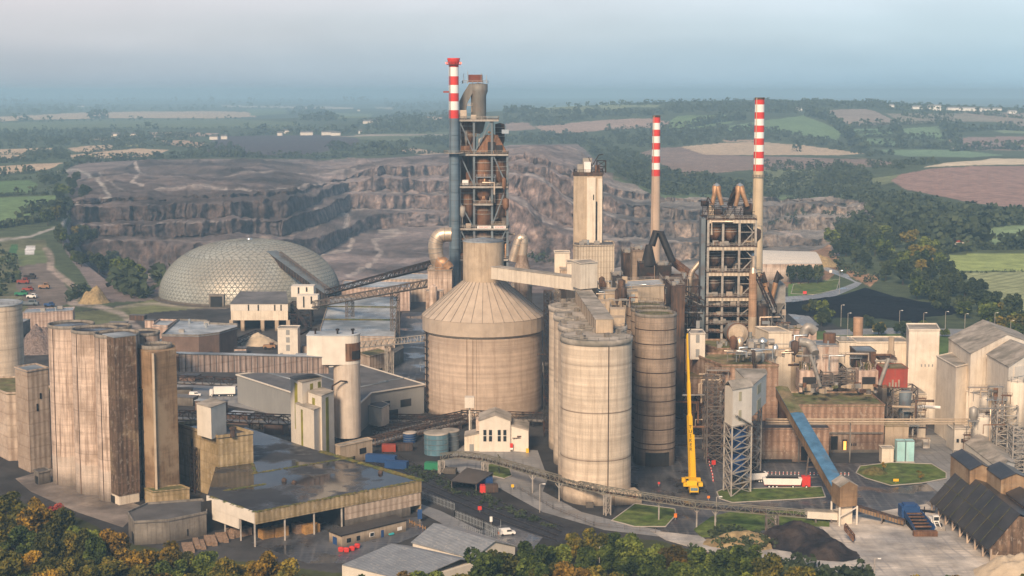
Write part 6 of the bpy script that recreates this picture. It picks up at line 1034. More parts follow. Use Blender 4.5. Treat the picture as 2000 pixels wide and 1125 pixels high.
# curved lattice conveyor
pp = [(845, 906, 0, 2.5), (862, 897, 536, 4.5), (898, 893, 532, 4.5), (945, 899, 520, 4.8), (1010, 917, 503, 5.2), (1078, 937, 488, 5.6), (1130, 952, 478, 5.8), (1182, 963, 470, 6.2), (1250, 974, 464, 6.2), (1360, 991, 456, 6.4), (1470, 1001, 453, 6.2), (1576, 1010, 454, 5.6)]
pts = []
for px, py, D_, z_ in pp[1:]: pts.append(K(px, py, z_))
T = conveyor('curved_conveyor', 'long curving lattice conveyor sweeping past the front of the cream silos', pts, 1.7, 1.9, 1.9, .2, legs=((K(947, 903, 4.9), 0), (K(1186, 968, 6.1), 0), (K(862, 900, 4.4), 0)), mt='steel_lt'); setm(T, 'belt_deck', 'steel_dk'); setm(T, 'truss', mat('lattice_green', (.20, .19, .155), .7, .1, var=.3, rust=.25))
for px, py in ((1287, 979), (1361, 992), (1515, 1006), (1092, 944), (1040, 928), (1397, 996)): a = K(px, py, 6); m = MB(); m.bar((a[0], a[1], 0), a, .4); m.bar((a[0], a[1], 4.4), (a[0]+1.2, a[1], 6), .2); m.bar((a[0], a[1], 4.4), (a[0]-1.2, a[1], 6), .2); sub(T, 'leg', m, 'steel_lt')
a, b = K(1508, 1008, 6), None; m = MB(); m.trestle(a[0], a[1], 0, 6, 3.4, 2, 2, .3); sub(T, 'leg', m, 'steel')
# pipe bridge in front of the mill
T = thing('pipe_bridge', 'long thin pipe bridge running level across the front of the mill hall', 'pipe bridge', P3(1500, 905, 530)); m = MB()
for dz, r_ in ((0, .35), (.9, .28), (-.8, .2)): m.tube([P3(1495, 852, 530)[:2]+(14.6+dz,), P3(1890, 850, 530)[:2]+(14.6+dz,), P3(1897, 856, 530)[:2]+(13+dz,)], r_, 8)
sub(T, 'pipes', m, 'conc_tan')
for px in (1560, 1660, 1862): x = XD(px, 870, 530); m = MB(); m.bar((x, 530, 0), (x, 530, 15), .4); m.bar((x-.1, 529, 14), (x-.1, 531, 14), .3); sub(T, 'leg', m, 'conc_grey')
# cyan cabinets, switch room
for i, pl in enumerate((1749, 1767)): x = XD(pl+8, 890, 531); T = thing('tank_cabinet', ('left' if i == 0 else 'right')+' of the two pale cyan cabinets on the grass island', 'cabinet', (x, 531, 0), 'pale cyan cabinets'); m = MB(); m.box((x, 531, 4.2), (2.9, 3, 7.4)); sub(T, 'body', m, 'cyan'); m = MB(); m.box((x, 529.45, 7.8), (3.0, .3, .25)); m.box((x-1.45, 529.45, 4), (.14, .2, 7.4)); sub(T, 'frame', m, 'galv'); m = MB(); m.box((x, 531, .25), (3.2, 3.4, .5)); sub(T, 'plinth', m, 'kerb')
bld('switch_box', 'white cabinet with hose by the cream buildings', 'cabinet', front(1803, 1816, 876, 2), 3, 'clad_white', 'clad_white', par=0); bld('stone_kiosk', 'small stone kiosk between the mill hall and the cyan cabinets', 'kiosk', front(1722, 1745, 905, 4), 5.4, 'clad_cream', 'roof_dust', par=.1)
# ================================================================ white works at the right
def gb(nm, lb, pts, ze, zr2, wm='works_white', rm='roof_dust', z0=0, wins=(), axis=0, wmat='clad_grey'):
    T = thing(nm, lb, 'building', cen(pts, z0)); m = MB(); m.prism(pts, z0, ze); q = pts if axis == 0 else pts[1:]+pts[:1]
    for a, b in ((q[1], q[2]), (q[3], q[0])): m.add([(*a, ze), (*b, ze), ((a[0]+b[0])/2, (a[1]+b[1])/2, zr2-.05)], [(0, 1, 2)])
    sub(T, 'wall', m, wm); g = grow(q, .4); m = MB(); m.roof(g[0], g[1], g[2], g[3], ze, zr2+.2, .3); sub(T, 'roof', m, rm)
    for i, f0, f1, a, b in wins: m = MB(); wallquad(m, pts[i], pts[(i+1) % 4], f0, f1, z0+a, z0+b); sub(T, 'window', m, wmat)
    return T
D2 = 560; A = (XD(1854, 720, 590), 592); F = (XD(1895, 720, 556), 556); B = (XD(2030, 720, 575), 574); q = para(A, F, B); q = [q[1], q[0], q[3], q[2]]
gb('white_works', 'largest cream works building with a broad grey pitched roof at the right', [F, A, (A[0]+B[0]-F[0], A[1]+B[1]-F[1]), B], ZD(690, 556), ZD(672, 556)+2.2, axis=0)
bld('works_annex', 'square cream annex with dusty flat roof before the largest works building', 'annex', [(XD(1832, 760, 575), 578), (XD(1866, 760, 555), 555), (XD(1892, 760, 562), 562), (XD(1860, 760, 585), 586)], ZD(717, 556), 'works_white', 'roof_dust', par=.4)
gb('white_works', 'cream works building with darker pitched roof at the right edge', [(XD(1968, 780, 530), 530), (XD(1925, 780, 556), 556), (XD(2010, 780, 572), 570), (XD(2055, 780, 545), 545)], ZD(716, 530), ZD(704, 530)+2)
m = MB(); f_ = [(XD(1968, 760, 530), 529.7), (XD(2055, 760, 545), 544.7)]; wallquad(m, f_[0], f_[1], .12, .35, ZD(738, 530), ZD(718, 530), .2); solo('louvre_panel', m, M['clad_white'], 'framed white louvre panel high on the cream wall at the right edge', 'panel')
bld('low_works', 'cream block with sloping chute below the works roofs', 'building', [(XD(1890, 780, 556), 558), (XD(1930, 780, 548), 548), (XD(1960, 780, 555), 556), (XD(1925, 780, 575), 576)], ZD(770, 552), 'works_white', 'roof_dust', par=.2)
m = MB(); a = Vector(P3(1936, 752, 548)); m.add([P3(1930, 752, 546), P3(1975, 752, 536), P3(1975, 790, 536), P3(1958, 822, 542), P3(1952, 822, 544), P3(1930, 752, 556), P3(1975, 752, 548), P3(1975, 790, 548), P3(1958, 822, 552), P3(1952, 822, 552)], [(0, 4, 3, 2, 1), (5, 6, 7, 8, 9), (0, 1, 6, 5), (1, 2, 7, 6), (2, 3, 8, 7), (3, 4, 9, 8), (4, 0, 5, 9)]); solo('loading_chute', m, M['clad_grey'], 'grey tapering loading chute hung from the cream works', 'chute')
for i, (px, pt_, pb_, D_, r_, mt, lb) in enumerate(((1922, 812, 862, 535, 4.2, 'clad_white', 'stout cream round tank at the corner of the works'), (1985, 745, 830, 522, 3.4, 'clad_cream', 'tall cream silo cylinder on legs at the right edge'), (1922, 765, 800, 545, 1.6, 'clad_white', 'small white filter vessel above the stout cream tank'))):
    x = XD(px, 800, D_); T = thing('works_tank', lb, 'tank', (x, D_, 0)); z0_, z1_ = ZD(pb_, D_), ZD(pt_, D_); m = MB(); m.lathe(x, D_, [(.4, max(z0_-2, 0)), (r_, z0_), (r_, z1_), (.2, z1_+.9)], 32); sub(T, 'shell', m, mt); m = MB(); m.trestle(x, D_, 0, max(z0_, 1), r_*1.5, r_*1.5, max(1, int(z0_/4)), .3); sub(T, 'legs', m, 'steel_lt'); m = MB(); m.rail(arc(x, D_, r_*.95, 0, 6.28, 10), z1_, 1, .1, 2); sub(T, 'railing', m, 'steel_lt')
T = thing('pipe_rack', 'pale steel frame hung with pipes at the right edge', 'steel frame', P3(1965, 900, 515)); m = MB(); m.trestle(XD(1962, 820, 520), 520, 0, ZD(790, 520), 7, 6, 7, .35); m.trestle(XD(1992, 820, 512), 512, 0, ZD(830, 512), 6, 6, 6, .35); sub(T, 'legs', m, 'steel_lt'); m = MB()
for k in range(7): a = XD(1935+k*9, 800, 524); m.tube([(a, 524, 6+k), (a, 524, ZD(800-k*5, 524)), (a+1.5, 526, ZD(790-k*5, 524))], .3, 6)
sub(T, 'pipes', m, 'duct'); duct('white_pipe', 'white horizontal pipe leaving the cream works towards the mill', [P3(1792, 796, 556), P3(1800, 794, 556), P3(1836, 796, 556)], .6, 'white')
bld('small_block', 'small cream block between the beige tower and the works', 'building', front(1800, 1834, 0, 12, D=568), ZD(770, 568), 'clad_cream', 'roof_dust', par=.2); bld('small_block', 'low dark roofed store at the foot of the vessel', 'building', front(1752, 1800, 0, 10, D=548), 9, 'conc_tan', 'roof_moss', par=.2)
bld('kerb_store', 'white block with two small windows at the end of the pipe bridge', 'building', front(1860, 1890, 880, 8), 8, 'clad_white', 'roof_dust', par=.2, wins=((0, .25, .4, 3, 4.3), (0, .55, .7, 3, 4.3)))
gb('brown_roof_store', 'white walled store with brown speckled roof behind the coal shed', [(XD(1982, 900, 498), 498), (XD(1925, 900, 503), 488), (XD(1878, 900, 530), 526), (XD(1935, 900, 540), 540)], 8, 9.6, 'clad_white', 'roof_dust', axis=1)
# coal shed
xe, xr = 129.5, 139.0; T = thing('coal_shed', 'steep black roofed coal shed with brown timber gable and raised dormers', 'shed', (xr, 445, 0)); y0, y1 = 421.5, 474.0
ev = [Vector(K(1930, 1074, 4)), Vector(K(1815, 979, 4))]; rd = [Vector(K(1991, 1006, 14)), Vector(K(1874, 914, 14))]; off = Vector((.35, -.35, 0))
m = MB(); t_ = Vector((.2, 0, .3)); vs = [ev[0], rd[0], rd[1], ev[1]]; m.add(vs+[v+t_*1 for v in vs], [(0, 1, 2, 3), (7, 6, 5, 4), (0, 4, 5, 1), (1, 5, 6, 2), (2, 6, 7, 3), (3, 7, 4, 0)]); rf_ = sub(T, 'roof', m, 'roof_black')
m = MB()
for i in range(1, 8): a, b = ev[0].lerp(ev[1], i/8), rd[0].lerp(rd[1], i/8); m.bar(a+Vector((-.1, 0, .36)), b+Vector((-.1, 0, .34)), .10)
a, b = ev[0].lerp(rd[0], .5), ev[1].lerp(rd[1], .5); m.bar(a+Vector((-.1, 0, .38)), b+Vector((-.1, 0, .35)), .14); build('seams', m, M['moss'], rf_)
back = [rd[0]+Vector((14, -3, 0)), rd[1]+Vector((14, 3, 0))]
m = MB(); a, b, c = ev[0]+Vector((.6, .4, -.2)), rd[0]+Vector((0, .6, -.3)), back[0]+Vector((0, .5, -4)); m.add([(a.x, a.y, 2.5), (a.x, a.y, a.z), (b.x, b.y, b.z), (c.x, c.y, c.z), (c.x, c.y, 2.5)], [(0, 1, 2, 3, 4)]); m.add([(a.x, a.y+.3, 2.5), (a.x, a.y+.3, a.z), (b.x, b.y+.3, b.z), (c.x, c.y+.3, c.z), (c.x, c.y+.3, 2.5)], [(4, 3, 2, 1, 0)]); sub(T, 'gable', m, 'clad_dark')
m = MB(); m.add([rd[0], rd[1], back[1]-Vector((0, 0, 4)), back[0]-Vector((0, 0, 4))], [(3, 2, 1, 0)]); m.add([rd[0]+t_, rd[1]+t_, back[1]-Vector((0, 0, 3.7)), back[0]-Vector((0, 0, 3.7))], [(0, 1, 2, 3)]); sub(T, 'rear_roof', m, 'roof_black')
m = MB()
for i in range(9): m = MB(); a = ev[0].lerp(ev[1], i/8)+Vector((.9, .2, 0)); m.bar((a.x, a.y, 0), (a.x, a.y, 4.2), .45); m.bar((a.x, a.y, 0), (a.x+4, a.y, 7), .3); sub(T, 'post', m, 'clad_tan')
None; m = MB(); a, b = ev[0]+Vector((3.5, 0, 0)), ev[1]+Vector((3.5, 0, 0)); m.bar((a.x, a.y, 2), (b.x, b.y, 2), .4, 4); a, b = ev[0]+Vector((.9, .6, 0)), ev[0]+Vector((24, -3.5, 0)); m.bar((a.x, a.y, 1.25), (b.x, b.y, 1.25), .4, 2.5); sub(T, 'push_wall', m, 'conc_tan')
def dormer(f0, f1, zf, zt_, dx0, dx1, mt='clad_dark'):
    a, b = rd[0].lerp(rd[1], f0), rd[0].lerp(rd[1], f1); pts = [(a.x+dx0, a.y-1), (a.x+dx1, a.y-1), (b.x+dx1, b.y), (b.x+dx0, b.y)]; m = MB(); m.prism(pts, zf, zt_)
    for p, q in ((pts[0], pts[1]), (pts[2], pts[3])): m.add([(*p, zt_), (*q, zt_), ((p[0]+q[0])/2, (p[1]+q[1])/2, zt_+1.6)], [(0, 1, 2)])
    s = sub(T, 'dormer', m, mt); g = grow(pts, .4); m = MB(); m.roof(g[1], g[2], g[3], g[0], zt_, zt_+1.8, .2); build('dormer_roof', m, M['roof_black'], s)
dormer(.74, 1.08, 9, 17.2, -1.5, 5.5, 'clad_brown'); dormer(.50, .74, 9, 17.6, 3.5, 12, 'clad_brown'); dormer(.02, .5, 8, 13.6, 5, 13, 'clad_dark')
# ================================================================ centre foreground
def tank(px, pb_, r_, h, lb, mt='galv_blue'):
    a = K(px, pb_); x, y = a[0], a[1]+r_; T = thing('water_tank', lb, 'tank', (x, y, 0)); m = MB(); m.cyl(x, y, 0, h, r_, None, 40); s = sub(T, 'shell', m, mt); m = MB(); m.lathe(x, y, [(r_+.15, h-.2), (r_+.15, h+.25), (r_-.1, h+.25), (.1, h+.5)], 36); build('lid', m, M['roof_dust'], s)
    m = MB(); [m.lathe(x, y, [(r_, z_), (r_+.1, z_), (r_+.1, z_+.15)], 36) for z_ in (h*.25, h*.5, h*.75)]; build('hoops', m, M['galv'], s)
tank(851, 891, 4.4, 7.6, 'shiny galvanised round tank in the yard left of the gabled office'); tank(879, 881, 3.2, 7.0, 'second darker galvanised tank tucked behind the shiny one', 'bluegrey'); tank(799, 866, 2.4, 3.6, 'small blue drum tank left of the galvanised tanks', 'blue')
y = 546.0; XX = lambda p: XD(p, 870, y); a, b = XX(936), XX(997); T = thing('gabled_office', 'white gabled office with four tall dark windows between the great silos', 'office', ((a+b)/2, y, 0))
q = [(a, y), (b, y), (b, y+13), (a, y+13)]; m = MB(); h = 11.6; m.prism(q, 0, h)
for y_ in (y, y+13): m.add([(a, y_, h), (b, y_, h), ((a+b)/2, y_, h+1.9)], [(0, 1, 2)] if y_ == y else [(2, 1, 0)])
sub(T, 'wall', m, 'clad_white'); g = grow(q, .5); m = MB(); m.roof(g[1], g[2], g[3], g[0], h, h+2.2, .25); sub(T, 'roof', m, 'roof_dust')
for px, f in ((947, 0), (958, 0), (975, 0), (986, 0)):
    x = XX(px); m = MB(); m.box((x, y-.08, 6.0), (1.1, .2, 4.2)); s = sub(T, 'window', m, 'glass'); m = MB(); m.box((x, y-.2, 6.0), (1.2, .1, .18)); build('transom', m, M['white'], s)
q = [(XX(907), y+1), (a-.05, y+1), (a-.05, y+9), (XX(907), y+9)]; m = MB(); m.prism(q, 0, [5.2, 6.4, 6.4, 5.2]); s = sub(T, 'left_wing', m, 'clad_cream'); m = MB(); m.prism(grow(q, .2), [5.3, 6.5, 6.5, 5.3], [5.6, 6.8, 6.8, 5.6]); build('roof', m, M['roof_dust'], s); m = MB(); m.box((XX(921), y+.9, 1.3), (1.6, .2, 2.6)); build('door', m, M['clad_grey'], s)
q = [(b+.05, y+1), (XX(1032), y-1), (XX(1034), y+12), (b+.05, y+13)]; m = MB(); m.prism(q, 0, [9.4, 8, 8, 9.4]); s = sub(T, 'right_wing', m, 'clad_white'); m = MB(); m.prism(grow(q, .3), [9.5, 8.1, 8.1, 9.5], [9.8, 8.4, 8.4, 9.8]); build('roof', m, M['roof_dust'], s); m = MB(); m.box((XX(1012), y-.1, 5.1), (4.2, .15, .25)); m.box((XX(1014), y-.15, 5.7), (1.6, .15, .5)); build('sign_strip', m, M['rust_dk'], s)
m = MB(); m.box((XX(999), y-.3, 2.4), (1.1, .2, 1.6)); sub(T, 'red_notice', m, 'red'); m = MB(); m.box((XX(999), y-.3, 1.2), (1.1, .2, .7)); sub(T, 'white_notice', m, 'white'); m = MB(); m.box((XX(928)+2.5, y+5, 9.2), (4.5, 5, 4.2)); sub(T, 'side_box', m, 'conc_pink'); m = MB(); m.box((XX(913), 575, 12.5), (3.6, 4, 4)); m.bar((XX(913), 575, 0), (XX(913), 575, 11), .6); solo('vent_box', m, M['clad_white'], 'small white box on a post above the conveyors at the foot of the coned silo', 'box')
m = MB(); m.box((XX(1030), y-1.6, .8), (1, .8, 1.6)); solo('grit_bin', m, M['yellow'], 'yellow grit bin at the right corner of the gabled office', 'bin')
for i, (a, b, lb, w_, n_) in enumerate((((704, 822, 600), (912, 826, 596), 'dark lattice conveyor passing behind the yard left of the coned silo', 3.5, 2.6), ((900, 818, 590), (1062, 823, 590), 'dark pipe rack along the foot of the coned silo', 4, 3), ((727, 868, 552), (908, 824, 588), 'rusty inclined conveyor rising from the round tower base to the pipe rack', 3.2, 2.4), ((730, 850, 575), (905, 815, 592), 'second dark conveyor beside the rusty inclined one', 3, 2.2))):
    conveyor('dark_conveyor', lb, [P3(*a), P3(*b)], w_, n_, 2.6, .28, legs=(((Vector(P3(*a)).lerp(Vector(P3(*b)), .55)).to_tuple(), 0), ((Vector(P3(*a)).lerp(Vector(P3(*b)), .9)).to_tuple(), 0)), mt='steel_dk' if i != 2 else 'rust_dk')
# containers
def container(px, py, w_, mt, lb, rz=0, h=2.6, D_=2.5):
    a = K(px, py); x, y = a[:2]; T = thing('skip_container', lb, 'container', a); m = MB(); m.box((x, y, h/2+.15), (w_, D_, h), rz); sub(T, 'body', m, mt); m = MB()
    for k in range(int(w_/.8)+1): q = -w_/2+k*.8; m.box((x+q*cos(rz), y+q*sin(rz), h/2+.15), (.12, D_+.14, h), rz)
    sub(T, 'ribs', m, mt)
container(745, 903, 11, 'blue', 'long dark blue container at the left end of the railway yard', -.28); container(775, 915, 8, 'blue', 'second blue container at the left end of the railway yard', -.28); container(946, 951, 5.4, 'blue', 'bright blue container beside the open shelter', .1, 3); container(943, 962, 1.8, 'red', 'small red skip beside the bright blue container', 0, 2.4); container(960, 961, 4.2, 'rust_dk', 'rusty skip of barrels beside the small red one', .1, 2.4); container(846, 917, 5.5, 'green', 'green container under the end of the curved conveyor', -.2, 2.4); container(880, 925, 4, 'conc_grey', 'grey skip next to the green container', -.2, 1.8); container(790, 880, 6, 'rust_dk', 'rusty red container in the yard below the dark conveyors', 0); container(760, 882, 5, 'redpaint', 'faded red container at the far side of the yard', 0)
q = PX([(882, 940), (930, 946), (962, 925), (912, 915)], 3.2); T = thing('open_shelter', 'dark roofed open shelter beside the bright blue container', 'shelter', cen(q)); m = MB(); m.prism(grow(q, .3), 3.2, 3.5); sub(T, 'roof', m, 'roof_black'); m = MB(); m.bar((*q[0], 1.6), (*q[3], 1.6), .2, 3.2); m.bar((*q[3], 1.6), (*q[2], 1.6), .2, 3.2); sub(T, 'wall', m, 'conc_grey')
for i in range(2): m = MB(); m.bar((*q[i], 0), (*q[i], 3.2), .25); sub(T, 'post', m, 'steel')
# palisade fences
def fence(nm, lb, pts, h=2.4, step=.75, mt='galv'):
    T = thing(nm, lb, 'fence', K(*pts[0])); P = [Vector(K(*p)) for p in pts]
    for a, b in zip(P, P[1:]):
        n = max(2, int((b-a).length/step)); m = MB()
        for i in range(n+1): c = a.lerp(b, i/n); m.box((c.x, c.y, h/2), (.14, .08, h))
        for z_ in (.5, h-.5): m.bar(a+Vector((0, 0, z_)), b+Vector((0, 0, z_)), .08)
        sub(T, 'panel', m, mt)
fence('palisade_fence', 'galvanised palisade fence zigzagging between the path and the railway', [(825, 975), (888, 998), (888, 1012), (945, 1034), (978, 1050)], 2.6); fence('palisade_fence', 'palisade fence round the little yard beside the long shed', [(978, 1030), (978, 1045), (945, 1052), (905, 1042)], 2.4); fence('wire_fence', 'low wire fence along the concrete road beneath the curved conveyor', [(1010, 955), (1080, 995), (1160, 1028), (1280, 1042)], 1.6, 4, 'steel'); fence('timber_rail', 'orange timber rail beside the corner of the wet roofed shed', [(800, 1022), (815, 1029), (831, 1036)], 1.3, 1.5, 'crate')
# vehicles
def van(px, py, rz, lb):
    a = K(px, py); T = thing('white_van', lb, 'van', a, None); C_, S_ = cos(rz), sin(rz)
    def pr(prof, w_, off=0): return [(a[0]+x*C_-s*S_, a[1]+x*S_+s*C_, z) for s in (-w_/2, w_/2) for x, z in prof]
    prof = [(-2.4, .45), (2.4, .45), (2.45, 1.0), (1.6, 1.2), (1.0, 1.95), (-2.3, 2.0), (-2.45, 1.2)]; n = len(prof); m = MB(); m.add(pr(prof, 1.85), [tuple(range(n)), tuple(range(2*n-1, n-1, -1))]+[(i, n+i, n+(i+1) % n, (i+1) % n) for i in range(n)]); b = sub(T, 'body', m, 'white')
    gp = [(1.5, 1.25), (1.03, 1.8), (-.2, 1.8), (-.2, 1.25)]; m = MB(); m.add(pr(gp, 1.9), [(0, 1, 2, 3), (7, 6, 5, 4), (0, 4, 5, 1)]); build('windows', m, M['glass'], b)
    for x in (-1.5, 1.5):
        for s in (-.9, .9): c = Vector((a[0]+x*C_-s*S_, a[1]+x*S_+s*C_, .36)); e_ = Vector((-S_, C_, 0))*.12; m = MB(); m.tube([c-e_, c+e_], .36, 12); wv = build('wheel', m, M['tyre'], T)
    m = MB(); c = Vector((a[0]-2.5*C_, a[1]-2.5*S_, .8)); m.box(c, (.2, 1.5, .6), rz); build('tail_panel', m, M['orange'], T)
van(990, 1045, .25, 'white pick-up van with tinted windows parked by the railway fence'); van(381, 774, .1, 'small white van left of the box lorry')
def lorry2(p0, p1, lb, cabm, grp=None): return lorry('tipper_lorry', lb, K(*p0), K(*p1), 3.2, 'white', cabm, tip=True, ch=3.9, cabf=.19, grp=grp)
lorry2((1490, 951), (1583, 952), 'red cabbed articulated lorry with a long white tipper body', 'red'); lorry2((1495, 940), (1440, 943), 'white articulated lorry parked behind the lattice legs', 'white')
# crane
a = K(1351, 958); x, y = a[:2]; T = thing('mobile_crane', 'yellow mobile crane with its telescopic boom raised nearly upright', 'crane', a)
m = MB(); m.box((x, y+2, 1.2), (2.7, 14, 1.0)); sub(T, 'chassis', m, 'yellow'); m = MB(); m.box((x, y-5.4, 1.75), (2.8, 2.6, 1.9)); cb = sub(T, 'driver_cab', m, 'yellow'); m = MB(); m.box((x, y-6.72, 2.15), (2.3, .1, .9)); build('windscreen', m, M['galv_blue'], cb); m = MB(); m.box((x, y-6.75, 1.0), (2.6, .12, .35)); build('bumper', m, M['dark'], cb)
for yy in (-4, 0, 3.5, 6): m = MB(); m.box((x, y+yy, .55), (.1, .1, .1)); [m.tube([(x+s*1.05, y+yy, .6), (x+s*1.45, y+yy, .6)], .6, 14) for s in (-1, 1)]; sub(T, 'axle', m, 'tyre')
m = MB(); m.box((x-.4, y-1, 3.2), (3.4, 5, 1.9)); m.box((x, y+2.2, 3.0), (6.2, 1.6, 1.4)); m.box((x-2.3, y-1.6, 2.6), (1.4, 2, 1.2)); m.box((x+2.6, y-1.6, 2.6), (1.4, 2, 1.2)); sub(T, 'turret', m, 'yellow'); m = MB(); m.box((x-1.9, y-2.2, 4.0), (1.1, 2, 1.9)); cc = sub(T, 'crane_cab', m, 'yellow'); m = MB(); m.box((x-1.9, y-3.22, 4.2), (.9, .08, 1.2)); build('window', m, M['glass'], cc)
m = MB()
for yy in (-3, 5):
    m.bar((x-4.6, y+yy, .9), (x+4.6, y+yy, .9), .45)
    for s in (-1, 1): m.cyl(x+s*4.5, y+yy, .05, .9, .2, None, 8); m.cyl(x+s*4.5, y+yy, 0, .12, .7, None, 10)
sub(T, 'outriggers', m, 'dark')
yb = y+3; base = Vector((x+.2, yb, 3.6)); top = Vector((XD(1342, 650, yb+4), yb+4, ZD(651, yb+4)))
dz = (top-base); segs = [(0, .43, 1.3), (.43, .66, .85), (.66, .82, .62), (.82, 1, .45)]
for f0, f1, w_ in segs: m = MB(); m.bar(base+dz*f0, base+dz*f1, w_, w_*1.15); m.bar(base+dz*(f0+.0)+Vector((0, -.05, 0)), base+dz*(f0+.012), w_*1.25, w_*1.3); bs = sub(T, 'boom_section', m, 'yellow')
m = MB(); m.bar(base+Vector((1.15, -.5, -.5)), base+dz*.3+Vector((1.0, -.3, 0)), .55); sub(T, 'luffing_ram', m, 'yellow'); m = MB(); m.bar(top, top+Vector((-1.6, -.5, -1.6)), .35); m.bar(top, top+Vector((1.2, 0, 1.4)), .3); m.bar(top+Vector((-1.6, -.5, -1.6)), top+Vector((-2.2, -.5, -1.2)), .3); sub(T, 'boom_head', m, 'black')
first = [c for c in T.children if c.name.startswith('boom_section')][0]
for i, ch in enumerate('TUSKER'): f = .355-.031*i; p = base+dz*f; text(ch, 1.5, (p.x, p.y-1.55*.58-.06, p.z), (pi/2, 0, 0), 'black', first, 'letter')
# crusher and loader
a = K(1790, 1030); x, y = a[:2]; T = thing('mobile_crusher', 'blue mobile crusher with long open hopper beside the coal shed', 'crusher', a); m = MB()
for s in (-1, 1): m.add([(x+s*2.6, y-9, 1), (x+s*2.6, y+5, 2.2), (x+s*2.6, y+5, 4), (x+s*3.2, y-9, 2.8), (x+s*2.4, y-9, 1), (x+s*2.4, y+5, 2.2), (x+s*2.4, y+5, 4), (x+s*3.0, y-9, 2.8)], [(0, 1, 2, 3), (7, 6, 5, 4), (0, 3, 7, 4), (2, 1, 5, 6), (3, 2, 6, 7), (0, 4, 5, 1)])
sub(T, 'hopper_sides', m, 'blue'); m = MB(); m.add([(x-2.4, y-9, 1.1), (x+2.4, y-9, 1.1), (x+2.4, y+5, 2.4), (x-2.4, y+5, 2.4)], [(0, 1, 2, 3)]); sub(T, 'feed_bed', m, 'dark'); m = MB(); m.box((x-.4, y+7.5, 3), (5.6, 4.5, 3.6)); m.box((x-.4, y+7.5, 5), (3.8, 3, .8)); sub(T, 'engine_house', m, 'blue')
for k in range(5): m = MB(); m.box((x, y-7+k*2.6, 2.3+k*.25), (5, .5, .4)); sub(T, 'grizzly_bar', m, 'rusty')
for s in (-1, 1): m = MB(); m.box((x+s*2, y+1, .6), (.9, 10, 1.2)); sub(T, 'track', m, 'tyre')
m = MB(); m.box((x, y-9.6, 1.0), (7, 1.6, 1.5)); sub(T, 'apron', m, 'rusty'); m = MB(); m.bar((x+3, y+8, 3), (x+5, y-1, 5), .7); m.bar((x+3.6, y+5, 1), (x+3.6, y+5, 5), .3); sub(T, 'side_conveyor', m, 'steel_dk')
a = K(1826, 1030); x, y = a[:2]; T = thing('wheel_loader', 'white wheel loader working at the eaves of the coal shed', 'loader', a); m = MB(); m.box((x, y+2, 1.7), (2.4, 4, 1.4)); sub(T, 'engine', m, 'white'); m = MB(); m.box((x, y-.4, 2.9), (1.8, 1.8, 1.7)); cb = sub(T, 'cab', m, 'white'); m = MB(); m.box((x, y-1.33, 3.0), (1.5, .08, 1.1)); build('window', m, M['glass'], cb)
for s in (-1, 1):
    for yy in (-1.6, 2.4): m = MB(); m.tube([(x+s*1.0, y+yy, .85), (x+s*1.6, y+yy, .85)], .85, 16); wv = sub(T, 'wheel', m, 'tyre')
    m = MB(); m.bar((x+s*.7, y-1, 2), (x+s*.7, y-4.2, .9), .3); sub(T, 'arm', m, 'white')
m = MB(); m.add([(x-1.8, y-4.2, .1), (x+1.8, y-4.2, .1), (x+1.8, y-5.6, .1), (x-1.8, y-5.6, .1), (x-1.8, y-4.2, 1.4), (x+1.8, y-4.2, 1.4)], [(0, 1, 2, 3), (0, 4, 5, 1), (0, 3, 4), (1, 5, 2)]); sub(T, 'bucket', m, 'steel_lt')
# far white hall beyond
q = PX([(1492, 512), (1608, 522), (1585, 498), (1500, 489)], 9); T = thing('white_hall', 'wide pale hall with low curved roof beyond the second cyclone tower', 'hall', cen(q)); q = [KD(1470, 520, 1045)[:2], KD(1606, 520, 1045)[:2], KD(1592, 500, 1125)[:2], KD(1470, 500, 1125)[:2]]; m = MB(); m.prism(q, 0, ZD(516, 1045)); sub(T, 'wall', m, 'conc_pink'); zt = ZD(516, 1045)
m = MB(); A0, B0 = Vector((*q[0], zt)), Vector((*q[1], zt)); A1, B1 = Vector((*q[3], zt)), Vector((*q[2], zt)); pr_ = [A0.lerp(A1, t_)+Vector((0, 0, 5*sin(pi*t_)**.8)) for t_ in np.linspace(0, 1, 9)]; pb2 = [B0.lerp(B1, t_)+Vector((0, 0, .3+1.5*sin(pi*t_)**.8)) for t_ in np.linspace(0, 1, 9)]
m.add(pr_+pb2, [(i, 9+i, 10+i, i+1) for i in range(8)]+[tuple(range(17, 8, -1)), tuple(range(9))]); sub(T, 'roof', m, 'clad_white')
# lamps and posts
def lamp(px, py, h, lb, n=0, g='slender lamp posts along the far road', on=False):
    gx, gy, gz = ground_at(px, py); T = thing('lamp_post', lb, 'lamp post', (gx, gy, gz), g); m = MB(); m.bar((gx, gy, gz), (gx, gy, gz+h), .22); m.bar((gx, gy, gz+h), (gx+1.3, gy, gz+h+.2), .14); sub(T, 'pole', m, 'steel_lt'); m = MB(); m.box((gx+1.3, gy, gz+h+.1), (.9, .4, .25)); sub(T, 'lamp_head', m, 'lamp_on' if on else 'white')
for px, py in ((1639, 575), (1642, 640), (1655, 655), (1756, 650), (1802, 656), (1845, 652), (1882, 658), (1940, 655), (1972, 672)): lamp(px, py, 12 if py != 575 else 15, 'slender grey lamp post along the far road and verge' if py != 575 else 'lamp post with lit lamps by the far yard road', 0, 'slender lamp posts along the far road' if py != 575 else None, py == 575)
for px, py, h in ((1054, 1002, 9), (1397, 1022, 8), (920, 858, 10), (1170, 1118, 7), (1706, 1128, 5)): lamp(px, py, h, {1054: 'thin grey post with arm under the curved conveyor', 1397: 'thin grey post on the left end of the grass bank', 920: 'thin pale post beside the gabled office', 1170: 'double post by the pale track at the bottom', 1706: 'short dark floodlight post at the bottom edge'}[px], 0, None)
